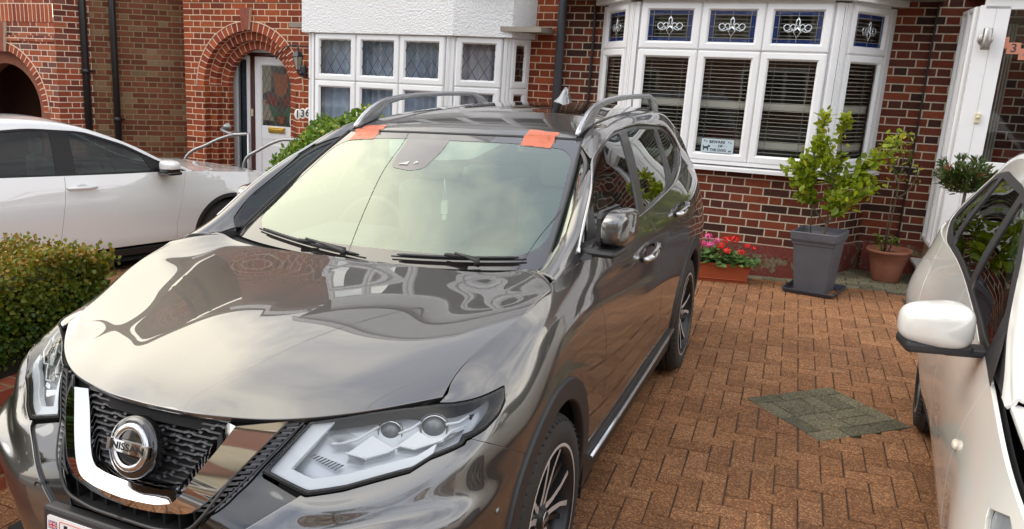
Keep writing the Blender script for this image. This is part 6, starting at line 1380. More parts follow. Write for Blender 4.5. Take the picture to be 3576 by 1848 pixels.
    for w_ in ws_:
        fw = YZ(sdpoly(w_)); q = gm.clip(lambda V: fw(V)+.003).off(-.009)
        for s in (1, -1): em('side_window', q if s > 0 else q.mirror(), BODYG, lip=0)
    # roof, windscreen, bonnet
    def sheet(rows, nm, mat, k=.014, **kw):
        m = nz_up(Surf(rows, kn=True).grid(k, k)); c = np.abs(m.V[:, 0]) < 1e-6; m.N[c, 0] = 0; m.N[c] /= np.linalg.norm(m.N[c], axis=1, keepdims=True); return em(nm, weld(m, m.mirror()), mat, **kw)
    sheet(P['roof'], 'roof', pm); sheet(P['ws'], 'windscreen', BODYW, lip=0); sheet(P['bonnet'], 'bonnet', pm, lip=.015, roll=.003)
    if 'rearg' in P: sheet(P['rearg'], 'rear_window', BODYG, lip=0)
    w1 = P['ws']
    sc = MB(); b0 = w1[0]
    for s in (1, -1):
        for a, b in zip(b0[:-1], b0[1:]): sc.quad((s*a[0], a[1]-.10, a[2]-.035), (s*b[0], b[1]-.07, b[2]-.03), (s*b[0], b[1]+.01, b[2]-.006), (s*a[0], a[1]+.01, a[2]-.006))
    sc.build('scuttle_panel', TRIM, root)
    for s in (1, -1):
        pl_ = MB(); ed_ = [w1[i][-1] for i in range(len(w1))]; pl_.tube([(s*p[0], p[1], p[2]+.002) for p in ed_], .010, 8); pl_.build('pillar_seal', RUBB, root)
    # wipers
    for (xa, xb) in ((-.55, .02), (.1, .6)):
        wv = MB(); f = lambda x: (x, np.interp(abs(x), [p[0] for p in b0], [p[1] for p in b0])+.02, np.interp(abs(x), [p[0] for p in b0], [p[2] for p in b0])+.022); wv.tube([f(xa+(xb-xa)*k/8) for k in range(9)], .007, 6); wv.build('wiper', RUBB, root)
    # mirrors
    for s in (1, -1):
        bm = bmesh.new(); bmesh.ops.create_uvsphere(bm, u_segments=28, v_segments=18, radius=1); mx, my, mz, ax_, ay_, az_, rz = P['mirror']
        for v in bm.verts:
            x, y, z = v.co; pw = lambda q, e: math.copysign(abs(q)**e, q); x, y, z = pw(x, .6), pw(y, .75), pw(z, .6); v.co = Vector((ax_*x, ay_*y*(1-.25*max(0, x)), az_*z*(1-.22*(x+1)/2)))
        Mm = Matrix.Translation((s*mx, my, mz))@Matrix.Rotation(R_(rz*s), 4, 'Z')@Matrix.Scale(s, 4, (1, 0, 0)); mr = MB(); mr.frombm(bm, 0, Mm, True); bm.free()
        if s < 0: mr.f = [f[::-1] for f in mr.f]
        mo = mr.build('wing_mirror', pm, root)
        if P.get('twotone'):
            q = MB(); vs = []; nn_ = 28
            for i in range(9):
                for j in range(nn_):
                    a = 2*math.pi*j/nn_; ph = -math.pi/2*(1-i/8*.93); pw = lambda q_, e: math.copysign(abs(q_)**e, q_); x, y, z = pw(math.cos(a)*math.cos(ph), .6), pw(math.sin(a)*math.cos(ph), .75), pw(math.sin(ph), .6); vs.append(tuple(Mm@Vector((1.02*ax_*x, 1.03*ay_*y*(1-.25*max(0, x)), 1.03*az_*z*(1-.22*(x+1)/2)))))
            q.add(vs, [(i*nn_+j, i*nn_+(j+1) % nn_, (i+1)*nn_+(j+1) % nn_, (i+1)*nn_+j) for i in range(8) for j in range(nn_)], smooth=True); q.build('mirror_lower_cap', GLOSSB, mo)
        ar_ = MB(); ar_.bbox(-ax_*.96, ax_*.85, -ay_*.75, ay_*.9, -az_*1.08, -az_*.62, .012, 0, Mm); ar_.bbox(-ax_-.09, -ax_*.2, -ay_*.5, ay_*.6, -az_*1.18, -az_*.85, .012, 0, Mm); ar_.build('mirror_base', GLOSSB if P.get('glossy', 1) else TRIM, mo)
        if P.get('sail'): q = MB(); q.add([(s*x, y, z) for x, y, z in P['sail']], [tuple(range(len(P['sail'])))]); q.build('mirror_sail', TRIM, mo)
    for s in (1, -1):
        for (y0, z0, nm) in P['handles']:
            k = np.hypot(full.V[:, 1]-y0, full.V[:, 2]-z0).argmin(); x0 = full.V[k][0]; h = MB(); h.tube([(s*(x0+o_), y0+d, z0+d*.03) for d, o_ in ((-.13, .008), (-.115, .028), (-.06, .038), (0, .04), (.06, .038), (.115, .028), (.13, .008))], [.010, .014, .016, .016, .016, .014, .010], 10); h.build('door_handle', pm, out[nm, s])
            bm = bmesh.new(); bmesh.ops.create_uvsphere(bm, u_segments=20, v_segments=10, radius=1); h = MB(); h.frombm(bm, 0, Matrix.Translation((s*(x0-.003), y0, z0))@Matrix.Diagonal((.006, .052, .034, 1)), True); bm.free(); h.build('handle_recess', SHADE, out[nm, s])
    for s in (1, -1):
        for yy in (0, wb): wheel(root, s*(hw-.115), yy, P['tr'], s, tyreR=P['tr'], rimR=P['rr'], w_=.205)
    # interior
    it = MB(); it.bbox(-hw+.15, hw-.15, P['dash'], P['dash']+.4, .75, .98, .04); it.build('dashboard', DASHM, root)
    for x in (-.34, .34):
        for y0 in (1.30, 2.15): q = MB(); q.bbox(x-.22, x+.22, y0-.3, y0+.2, .45, .6, .05); q.bbox(x-.22, x+.22, y0+.12, y0+.24, .55, 1.12, .05); q.bbox(x-.11, x+.11, y0+.14, y0+.23, 1.13, 1.30, .04); q.build('seat', SEATM, root)
    sw = MB(); Ms = Matrix.Translation((-.36, P['dash']+.45, .98))@Matrix.Rotation(R_(66), 4, 'X'); sw.tube([tuple(Ms@Vector((.18*math.cos(a), .18*math.sin(a), 0))) for a in np.linspace(0, 2*math.pi, 33)[:-1]], .014, 8, closed=True, caps=False); sw.bbox(-.17, .17, -.02, .02, -.02, .01, .008, 0, Ms); sw.build('steering_wheel', DASHM, root)
    return root, full, out
SHADE = pmat('handle_recess_shade', (.60, .60, .60), rough=.3, coat=1)  # greyer copy of the white paint, recess shade put into the colour
def carmat(ox, oy, oz, rear, s=1.0, upv=(0, 0, 1)):
    ey = Vector(rear).normalized(); ez = Vector(upv); ex = ey.cross(ez).normalized(); ez = ex.cross(ey)
    m = Matrix.Identity(4)
    for i in range(3): m[i][0], m[i][1], m[i][2] = ex[i]*s, ey[i]*s, ez[i]*s
    m[0][3], m[1][3], m[2][3] = ox, oy, oz; return m
# ---- left: white crossover seen from the side
PL = dict(twotone=1, hw=.895, wb=2.61, ra=.375, zc=.33, paint=WPAINT, tuck=-.045, bump=.42, sill=.33, clad=.30, glossy=1, tr=.335, rr=.235, dash=.55,
 st=[(0,-.86,.25,.78,0,-1,0),(.45,-.83,.25,.79,.1,-1,0),(.68,-.74,.25,.81,.5,-.85,0),(.82,-.58,.25,.85,.85,-.5,0),(.872,-.38,.25,.905,1,-.1,0),(.885,-.05,.25,.945,1,0,.012),(.890,.28,.24,.975,1,0,.008),(.893,.6,.24,.995,1,0,0),(.895,1.2,.24,1.010,1,0,0),(.895,1.9,.24,1.035,1,0,0),(.893,2.5,.24,1.06,1,0,.010),(.885,2.95,.26,1.08,1,.05,.008),(.84,3.25,.30,1.09,.9,.4,0),(.70,3.40,.34,1.09,.4,.9,0),(.35,3.46,.34,1.09,.1,1,0),(0,3.47,.34,1.09,0,1,0)],
 shuts=(([.2, .5, .8, 1.0], [.60, .585, .50, .44]), ([.2, .5, .8, .95, 1.2], [1.68, 1.66, 1.60, 1.58, 1.56]), ([.2, .6, .9, 1.2], [2.45, 2.35, 2.50, 2.55])),
 lamp=[(-.86, .70), (-.52, .735), (-.36, .83), (-.50, .845), (-.86, .765)], tail=[(3.1, .90), (3.5, .88), (3.5, 1.02), (3.2, 1.02)],
 gs=[(.38,.845,.975,.835,.980,.80,.985),(.60,.850,.995,.815,1.06,.735,1.075),(.85,.850,1.002,.775,1.205,.675,1.215),(1.1,.850,1.007,.735,1.325,.625,1.335),(1.4,.850,1.014,.700,1.425,.585,1.450),(1.8,.848,1.030,.680,1.470,.560,1.520),(2.2,.842,1.045,.672,1.468,.550,1.532),(2.6,.830,1.065,.660,1.435,.540,1.505),(2.95,.805,1.082,.640,1.375,.525,1.440),(3.2,.770,1.090,.61,1.29,.50,1.345),(3.38,.70,1.092,.58,1.18,.48,1.22)],
 wall=[(.42,.990),(1.2,1.012),(2.6,1.066),(3.02,1.12),(2.9,1.27),(2.5,1.42),(1.8,1.45),(1.35,1.405),(1.0,1.275),(.70,1.105)], wr=[.01,.05,.06,.05,.06,.08,.1,.08,.06,.05],
 win=[[(.78,1.022),(1.48,1.036),(1.47,1.405),(1.33,1.375),(1.02,1.26),(.86,1.17)],[(1.64,1.045),(2.45,1.085),(2.42,1.405),(1.80,1.430),(1.63,1.422)],[(2.55,1.10),(2.92,1.14),(2.84,1.25),(2.53,1.38)]],
 roof=[[(x,y,ze+(zm-ze)*(1-(x/.60)**2)) for x in (0,.2,.4,xe)] for y,xe,zm,ze in ((1.36,.592,1.462,1.440),(1.6,.572,1.525,1.490),(1.9,.557,1.548,1.525),(2.2,.55,1.550,1.532),(2.6,.54,1.525,1.505),(2.95,.525,1.462,1.440),(3.2,.50,1.37,1.345),(3.38,.48,1.25,1.22))],
 ws=[[(0,.28,.93),(.3,.31,.935),(.6,.40,.95),(.785,.50,1.00)],[(0,.62,1.14),(.28,.64,1.14),(.55,.70,1.14),(.715,.76,1.145)],[(0,.96,1.315),(.26,.975,1.315),(.50,1.01,1.31),(.655,1.05,1.31)],[(0,1.33,1.462),(.22,1.335,1.46),(.42,1.345,1.452),(.595,1.36,1.44)]],
 bonnet=[[(0,-.82,.79),(.3,-.80,.79),(.58,-.72,.80),(.76,-.60,.835)],[(0,-.66,.86),(.3,-.64,.86),(.58,-.58,.865),(.80,-.48,.885)],[(0,-.3,.92),(.3,-.3,.92),(.6,-.27,.925),(.828,-.22,.925)],[(0,.05,.955),(.3,.05,.955),(.6,.08,.955),(.838,.12,.960)],[(0,.19,.965),(.3,.22,.965),(.6,.30,.97),(.842,.37,.978)]],
 mirror=(1.0,.66,1.06,.115,.085,.070,-8), handles=[(1.44,.915,'front_door'),(2.30,.95,'rear_door')], sail=[(.842,.50,.998),(.835,.78,1.01),(.80,.78,1.10),(.81,.66,1.05)])
th = R_(67); hL = (math.cos(th), math.sin(th)); latL = (math.sin(th), -math.cos(th)); kL = 1.0
oxL, oyL = -3.78-latL[0]*.895*kL, 3.99-latL[1]*.895*kL
rootL, fullL, outL = build_car('parked_car', 'white crossover parked side-on at the left behind the clipped hedge', carmat(oxL, oyL, -.09, (-hL[0], -hL[1], 0), 1.0), PL)
# ---- right: cream-white hatchback facing the camera
PR = dict(hw=.85, wb=2.50, ra=.33, zc=.30, paint=WPAINT2, tuck=-.05, bump=.40, sill=.27, glossy=0, tr=.30, rr=.20, dash=.45,
 st=[(0,-.80,.22,.74,0,-1,0),(.40,-.77,.22,.76,.1,-1,0),(.63,-.67,.22,.80,.5,-.85,0),(.77,-.50,.22,.86,.85,-.5,0),(.830,-.28,.22,.915,1,-.1,.008),(.842,.05,.22,.945,1,0,.014),(.838,.35,.22,.965,1,0,.0),(.835,.7,.22,.985,1,0,-.004),(.836,1.2,.22,1.0,1,0,-.006),(.840,1.7,.22,1.015,1,0,-.002),(.862,2.15,.22,1.03,1,0,.022),(.885,2.5,.24,1.04,1,0,.050),(.865,2.85,.28,1.05,1,.12,.045),(.76,3.10,.32,1.06,.8,.55,.0),(.42,3.22,.34,1.06,.1,1,0),(0,3.25,.34,1.06,0,1,0)],
 shuts=(([.2, .5, .8, 1.0], [.62, .60, .50, .40]), ([.2, .6, .9, 1.2], [1.58, 1.56, 1.50, 1.46]), ([.2, .6, .9, 1.2], [2.30, 2.20, 2.36, 2.42])),
 lamp=[(-.70, .60), (-.45, .64), (-.14, .84), (-.26, .885), (-.50, .79), (-.70, .72)], tail=[(2.93, .88), (3.3, .84), (3.3, 1.2), (3.02, 1.2), (2.90, 1.06)],
 gs=[(.25,.765,.965,.75,.975,.72,.985),(.45,.775,.975,.742,1.065,.675,1.09),(.70,.790,.985,.715,1.20,.620,1.225),(.95,.788,.992,.680,1.33,.575,1.355),(1.2,.788,1.0,.655,1.415,.550,1.450),(1.6,.790,1.012,.640,1.455,.535,1.505),(2.0,.802,1.025,.630,1.455,.53,1.512),(2.4,.828,1.036,.618,1.43,.52,1.490),(2.75,.818,1.046,.600,1.37,.505,1.435),(2.98,.762,1.054,.575,1.29,.49,1.345),(3.12,.70,1.06,.56,1.20,.48,1.24)],
 wall=[(.30,.966),(1.2,1.006),(2.35,1.040),(2.66,1.12),(2.50,1.37),(2.1,1.425),(1.5,1.425),(1.15,1.385),(.85,1.255),(.55,1.085)], wr=[.01,.04,.06,.06,.05,.08,.08,.08,.05,.04],
 win=[[(.62,1.010),(1.38,1.030),(1.38,1.385),(1.16,1.352),(.88,1.225),(.68,1.12)],[(1.47,1.035),(2.18,1.06),(2.16,1.39),(1.48,1.395)],[(2.25,1.065),(2.52,1.12),(2.42,1.345),(2.24,1.38)]],
 roof=[[(x,y,ze+(zm-ze)*(1-(x/.58)**2)) for x in (0,.2,.4,xe)] for y,xe,zm,ze in ((1.14,.556,1.475,1.436),(1.4,.542,1.515,1.480),(1.7,.533,1.53,1.508),(2.0,.53,1.532,1.512),(2.4,.52,1.512,1.490),(2.75,.505,1.458,1.435),(2.98,.49,1.37,1.345),(3.12,.48,1.27,1.24))],
 ws=[[(0,.16,.93),(.3,.19,.935),(.55,.27,.95),(.725,.36,1.00)],[(0,.45,1.12),(.28,.47,1.12),(.50,.52,1.12),(.655,.57,1.145)],[(0,.75,1.30),(.26,.765,1.30),(.46,.80,1.295),(.60,.84,1.295)],[(0,1.10,1.475),(.2,1.105,1.472),(.40,1.12,1.46),(.556,1.14,1.436)]],
 bonnet=[[(0,-.76,.75),(.28,-.74,.755),(.52,-.66,.78),(.64,-.56,.80)],[(0,-.62,.83),(.28,-.60,.835),(.54,-.52,.85),(.70,-.42,.87)],[(0,-.3,.90),(.28,-.3,.905),(.56,-.24,.915),(.73,-.18,.93)],[(0,.0,.935),(.28,.0,.94),(.56,.04,.945),(.742,.08,.958)],[(0,.07,.94),(.28,.10,.945),(.56,.19,.955),(.748,.27,.968)]],
 mirror=(.925,.64,1.065,.105,.080,.080,-14), handles=[], sail=[(.79,.36,.972),(.785,.64,.99),(.735,.66,1.12),(.76,.50,1.05)])
dR = R_(3.2)
rootR, fullR, outR = build_car('parked_car', 'cream white hatchback cut off by the right edge with its door mirror folded out', carmat(2.865, -.15, 0, (math.sin(dR), math.cos(dR), 0)), PR)
rp = MB(); k = np.hypot(fullR.V[:, 1]-.47, fullR.V[:, 2]-.74).argmin(); bm = bmesh.new(); bmesh.ops.create_uvsphere(bm, u_segments=20, v_segments=12, radius=1); rp.frombm(bm, 0, Matrix.Translation((-fullR.V[k][0]-.004, .47, .74))@Matrix.Diagonal((.012, .026, .017, 1)), True); bm.free()
rp.build('side_repeater', pmat('clear_repeater', (.62, .55, .45), rough=.15, coat=1), rootR)
# ================================================================== things on and round the houses
def hobj(mb, name, mat, x, y, z, label, cat, group=None, parent=None):
    mb.v = [(a-x, b-y, c-z) for a, b, c in mb.v]; o = mb.build(name, mat)
    m_ = HM.copy(); m_.translation = Vector(H(x, y, z)); o.matrix_world = m_
    props(o, label, cat, group); return o
def sub(mb, name, mat, par, x, y, z): mb.v = [(a-x, b-y, c-z) for a, b, c in mb.v]; return mb.build(name, mat, par)
BLIND = pmat('ivory_blind_slat', (.50, .46, .38), rough=.5)
def pt_(p, ud, nd, x, d): return (p[0]+ud[0]*x+nd[0]*d, p[1]+ud[1]*x+nd[1]*d)
bl_lab = ['horizontal slatted blind in the narrow left light of the blue-topped bay', 'horizontal slatted blind behind the bay light nearest the grey car roof rail', 'horizontal slatted blind behind the bay light holding the dog sign', 'horizontal slatted blind behind the light right of the dog sign', 'horizontal slatted blind in the angled right light of the blue-topped bay']
for (p, ud, nd, xa, xb), lab in zip(E, bl_lab):
    m = MB(); xa2, xb2 = xa+.035, xb-.035; z = 1.215; k = 0
    while z < 2.50:
        til = .004; A0, B0 = pt_(p, ud, nd, xa2, -.045), pt_(p, ud, nd, xb2, -.045); A1, B1 = pt_(p, ud, nd, xa2, -.078), pt_(p, ud, nd, xb2, -.078)
        dz = .0006*math.sin(k*1.7); hh = .0026 if k not in (2, 12) else .028
        m.add([(*A0, z+dz-hh), (*B0, z-dz-hh), (*B0, z-dz+hh), (*A0, z+dz+hh), (*A1, z+dz-til-hh*.3), (*B1, z-dz-til-hh*.3), (*B1, z-dz-til+hh*.3), (*A1, z+dz-til+hh*.3)], [(0, 1, 2, 3), (3, 2, 6, 7), (0, 4, 5, 1)]); z += .0345; k += 1
    for f in (.2, .8):
        xx = xa2+(xb2-xa2)*f; c = pt_(p, ud, nd, xx, -.043); m.tube([(*c, 1.2), (*c, 2.5)], .0016, 4)
    c = pt_(p, ud, nd, (xa+xb)/2, -.06); hobj(m, 'venetian_blind', BLIND, c[0], c[1], 1.2, lab, 'blind', 'venetian blinds in the bay')
# nets in the leaded bay
NETS = []
cols_ = [(.50, .46, .50), (.42, .48, .58)]
for i, (p, q, lab) in enumerate(((BQ[0], BQ[1], 'net curtain in the narrow left return of the leaded bay'), (BQ[1], BQ[2], 'wide pale net curtain behind the three front leaded lights'), (BQ[2], BQ[3], 'bluish net curtain behind the leaded light right of the front three'), (BQ[3], BQ[4], 'net curtain in the narrow right return of the leaded bay'))):
    L = math.hypot(q[0]-p[0], q[1]-p[1]); ud = ((q[0]-p[0])/L, (q[1]-p[1])/L); nd = (ud[1], -ud[0]); m = MB(); n = int(L/.012); prev = None
    for k in range(n+1):
        x = L*k/n; d = -.13+.022*math.sin(x*52+math.sin(x*9)*2.5)+.01*math.sin(x*17); c = pt_(p, ud, nd, x, d)
        if prev: m.add([(*prev, .62), (*c, .62), (*c, 2.18), (*prev, 2.18)], [(0, 1, 2, 3)], smooth=True)
        prev = c
    c = pt_(p, ud, nd, L/2, -.13); hobj(m, 'net_curtain', pmat('net_curtain_cloth', cols_[i % 2], rough=.9, var=.35, vscale=3.0), c[0], c[1], .62, lab, 'curtain')
# dog sign
BX = dict(x0=.712, x1=.996, z0=1.192, z1=1.316, y=5.503)
sg = MB(); sg.prism(rpoly([(BX['x0'], BX['z0']), (BX['x1'], BX['z0']), (BX['x1'], BX['z1']), (BX['x0'], BX['z1'])], .01), 0, .003, Matrix(((1, 0, 0, 0), (0, 0, -1, BX['y']), (0, 1, 0, 0), (0, 0, 0, 1))))
sgo = hobj(sg, 'dog_warning_sign', pmat('pale_blue_enamel', (.50, .60, .64), rough=.3, coat=.4), .85, BX['y'], BX['z0'], 'pale blue BEWARE OF THE DOG sign standing inside the middle bay window', 'sign')
SM = lambda x, z: Matrix(((1, 0, 0, x), (0, 0, -1, BX['y']-.0036), (0, 1, 0, z), (0, 0, 0, 1)))
t = MB(); INK = pmat('dark_print', (.03, .04, .05), rough=.5)
text_mb(t, 'BEWARE', SM(.850, 1.288), .036, .0004, bold=.0009); text_mb(t, 'OF', SM(.880, 1.2515), .032, .0004, bold=.0009); text_mb(t, 'THE DOG', SM(.862, 1.214), .033, .0004, bold=.0009)
dog = [(-.028,-.022),(-.020,-.022),(-.017,-.004),(.006,-.004),(.010,-.022),(.018,-.022),(.018,.004),(.022,.014),(.034,.012),(.036,.020),(.026,.028),(.020,.034),(.016,.028),(.012,.018),(-.022,.014),(-.030,.030),(-.034,.028),(-.029,.006)]
for (cx_, cz_, k_) in ((.758, 1.228, 1.0), (.968, 1.208, .42)):
    t.add([tuple(SM(cx_, cz_)@Vector((x*k_, z*k_, .0004))) for x, z in dog], [tuple(range(len(dog)))])
for cx_, cz_ in ((.738, 1.297), (.756, 1.290), (.950, 1.292), (.970, 1.286)):
    for dx, dz, r in ((0, -.003, .0045), (-.005, .003, .0018), (-.0018, .0055, .0018), (.0018, .0055, .0018), (.005, .003, .0018)): t.prism([(r*math.cos(a), r*math.sin(a)) for a in np.linspace(0, 2*math.pi, 9)[:-1]], 0, .0004, SM(cx_+dx, cz_+dz))
for a, b in ((.815, .850), (.905, .940)): t.box(a, b, BX['y']-.0042, BX['y']-.0034, 1.2510, 1.2522)
sub(t, 'sign_lettering', INK, sgo, .85, BX['y'], BX['z0'])
# number 134 copper plates
COP = pmat('copper_plate', (.62, .26, .17), rough=.35, metal=.35); 
for ch_, x, z, lab, cc in (('1', 2.925, 2.232, 'highest copper house number plate on the porch glass, reading 1', INK), ('3', 3.012, 2.190, 'middle copper house number plate on the porch glass, reading 3', INK), ('4', 3.100, 2.145, 'lowest copper house number plate on the porch glass, reading 4 in faded grey', pmat('faded_number', (.30, .20, .15), rough=.5))):
    m = MB(); m.bbox(x-.047, x+.047, YF-.008, YF-.001, z-.045, z+.045, .003); o = hobj(m, 'number_plate', COP, x, YF, z-.045, lab, 'house number'); t = MB(); text_mb(t, ch_, Matrix(((1, 0, 0, x), (0, 0, -1, YF-.0085), (0, 1, 0, z), (0, 0, 0, 1))), .095, .0005, bold=.0012); sub(t, 'digit', cc, o, x, YF, z-.045)
# number 136
m = MB()
for dx, dz in ((-.075, -.012), (0, .0), (.075, .012)): m.lathe([(0, .006), (.046, .006), (.050, .002), (.050, 0)], Matrix(((1, 0, 0, -4.165+dx), (0, 0, -1, YW), (0, 1, 0, 1.225+dz), (0, 0, 0, 1)))@Matrix.Diagonal((1, 1.35, 1, 1)), 24)
o = hobj(m, 'number_plate', pmat('white_ceramic', (.75, .72, .66), rough=.3), -4.165, YW, 1.16, 'white number 136 plaque on red brick beside the porch', 'house number')
t = MB()
for ch_, dx, dz in (('1', -.075, -.012), ('3', 0, 0), ('6', .075, .012)): text_mb(t, ch_, Matrix(((1, 0, 0, -4.165+dx), (0, 0, -1, YW-.0065), (0, 1, 0, 1.225+dz), (0, 0, 0, 1))), .125, .0006, bold=.004)
sub(t, 'digits', INK, o, -4.165, YW, 1.16)
# wall light of 134
LX, LZ = 2.802, 2.255
m = MB(); m.lathe([(0, -.085), (.030, -.085), (.033, -.080), (.033, .080), (.030, .085), (0, .085)], T(LX, YF-.09, LZ), 32); o = hobj(m, 'wall_light', pmat('brushed_steel', (.42, .40, .37), rough=.28, metal=.85), LX, YF, LZ-.085, 'brushed steel cylinder wall light on the white porch post', 'lamp')
m = MB(); m.lathe([(0, .016), (.050, .016), (.055, .010), (.055, 0)], Matrix(((1, 0, 0, LX), (0, 0, -1, YF-.031), (0, 1, 0, LZ), (0, 0, 0, 1))), 32); m.box(LX-.012, LX+.012, YF-.07, YF-.04, LZ-.02, LZ+.02); sub(m, 'back_plate', bpy.data.materials['brushed_steel'], o, LX, YF, LZ-.085)
# lantern of 136
GX, GY, GZ = -4.12, 6.10, 1.75
IRON = pmat('dark_blue_grey_iron', (.028, .030, .038), rough=.4)
m = MB(); m.bbox(-4.195, -4.105, YW-.03, YW, 1.675, 1.82, .02); o = hobj(m, 'wall_lantern', IRON, -4.15, YW, 1.675, 'dark carriage lantern on the red brick between arch and bay', 'lamp')
m = MB(); m.tube([(-4.15, YW-.02, 1.72), (-4.15, YW-.08, 1.70), (GX-.01, GY+.03, 1.715), (GX, GY, 1.75)], .011, 8); m.lathe([(0, 0), (.02, .0), (.035, .02), (.030, .03)], T(GX, GY, GZ-.01), 8); sub(m, 'bracket', IRON, o, -4.15, YW, 1.675)
m = MB(); m.lathe([(.074, .165), (.080, .172), (.060, .205), (.040, .225), (.030, .235), (.012, .245), (.010, .262), (.014, .268), (.004, .30), (0, .302)], T(GX, GY, GZ), 6, smooth=False); 
for k in range(6): a = math.pi/3*k; m.tube([(GX+.032*math.cos(a), GY+.032*math.sin(a), GZ+.02), (GX+.070*math.cos(a), GY+.070*math.sin(a), GZ+.168)], .004, 5)
sub(m, 'lantern_frame', IRON, o, -4.15, YW, 1.675)
m = MB(); m.lathe([(.030, .02), (.067, .165)], T(GX, GY, GZ), 6, smooth=False); sub(m, 'lantern_glass', pmat('clouded_lantern_glass', (.34, .29, .22), rough=.2, coat=.5), o, -4.15, YW, 1.675)
c = MB(); c.tube([(-4.55, YW-.02, 1.88), (-4.50, YW-.02, 1.95), (-4.42, YW-.02, 2.03), (-4.30, YW-.02, 2.055), (-4.10, YW-.02, 2.05), (-3.98, YW-.02, 2.05)], .008, 6); hobj(c, 'lantern_cable', BLACKP, -4.3, YW, 1.88, 'black lamp cable looped over the red brick above the lantern', 'cable')
# handrails of 136
GALV = pmat('galvanised_tube', (.34, .34, .34), rough=.4, metal=.7)
def rail(paths, flanges, lab, base):
    m = MB()
    for p in paths: m.tube(smoothpath(p, 26) if len(p) > 3 else p, .0215, 10)
    for f in flanges: m.lathe([(0, 0), (.055, 0), (.055, -.01), (.034, -.016), (.034, -.06), (0, -.06)], Matrix(((1, 0, 0, f[0]), (0, 0, 1, f[1]), (0, -1, 0, f[2]), (0, 0, 0, 1))), 20)
    hobj(m, 'handrail', GALV, *base, lab, 'handrail')
rail([[(-5.33, YW, .985), (-5.33, 6.16, .965), (-5.15, 6.05, .935), (-5.02, 6.0, .925), (-4.80, 6.0, .945)], [(-5.02, 6.0, .925), (-5.20, 5.95, .86), (-5.40, 5.90, .76), (-5.60, 5.85, .66), (-5.665, 5.83, .58), (-5.67, 5.83, .40), (-5.67, 5.83, -.17)], [(-4.79, 6.0, .955), (-4.79, 6.0, -.15)]], [(-5.33, YW, .985)], 'bent galvanised handrail left of the white front door', (-5.4, 6.0, -.15))
rail([[(-3.98, 6.03, .93), (-4.15, 6.0, .92), (-4.29, 6.0, .91), (-4.42, 5.98, .86), (-4.62, 5.95, .75), (-4.76, 5.92, .66), (-4.81, 5.92, .56), (-4.815, 5.92, .40), (-4.815, 5.92, -.15)]], [], 'bent galvanised handrail in front of the door letterbox', (-4.5, 6.0, -.15))
# ------------------------------------------------------------------ plants
def leafmat(name, a, b, c=None, tr=.25):
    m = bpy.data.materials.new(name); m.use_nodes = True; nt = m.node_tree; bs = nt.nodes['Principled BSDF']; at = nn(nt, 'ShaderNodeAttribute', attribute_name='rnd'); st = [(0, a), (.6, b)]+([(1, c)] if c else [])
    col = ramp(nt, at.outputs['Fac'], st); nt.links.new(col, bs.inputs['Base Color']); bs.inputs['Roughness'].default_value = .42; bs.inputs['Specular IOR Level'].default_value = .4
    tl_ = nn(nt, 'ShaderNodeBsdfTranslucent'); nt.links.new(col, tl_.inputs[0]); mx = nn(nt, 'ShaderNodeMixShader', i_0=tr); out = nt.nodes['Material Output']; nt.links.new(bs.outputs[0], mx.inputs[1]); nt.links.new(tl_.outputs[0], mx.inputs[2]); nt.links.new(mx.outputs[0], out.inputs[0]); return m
LEAF = [(0, 0, 0), (.28, .30, .03), (.5, .0, -.02), (.28, -.30, .03), (.72, .22, .0), (.72, -.22, .0), (1.0, 0, -.06)]
LF = [(0, 2, 1), (0, 3, 2), (2, 4, 1), (2, 3, 5), (2, 6, 4), (2, 5, 6)]
HEART = [(0, 0, 0), (.15, .42, .05), (.45, .0, -.02), (.15, -.42, .05), (.62, .36, .03), (.62, -.36, .03), (1.0, 0, -.04)]
def leaves(name, pts, mat, parent=None, shape=LEAF, wd=1.0):
    """pts: (pos, direction, normal, length, value)"""
    V = []; F_ = []; A_ = []; sh = np.array(shape)
    for p, d, n, L, val in pts:
        d = d/np.linalg.norm(d); s_ = np.cross(n, d); l = np.linalg.norm(s_)
        if l < 1e-3: continue
        s_ /= l; n = np.cross(d, s_); k = len(V); cu = random.uniform(-.15, .25)
        for x, y, z in sh: V.append(p+L*(d*x+s_*y*wd+n*(z-cu*x*x)))
        for f in LF: F_.append([k+i for i in f]); A_.append(val)
    me = bpy.data.meshes.new(name); me.from_pydata([tuple(v) for v in V], [], F_); at = me.attributes.new('rnd', 'FLOAT', 'FACE'); at.data.foreach_set('value', A_); me.materials.append(mat)
    o = bpy.data.objects.new(name, me); COL.objects.link(o)
    if parent is not None: o.parent = parent
    return o
rv = lambda s=1.0: RNG.normal(size=3)*s
def rdir(upb=0.3): v = RNG.normal(size=3); v[2] += upb; return v/np.linalg.norm(v)
BARK = pmat('grey_brown_bark', (.10, .075, .045), rough=.9, var=.35, vscale=40)
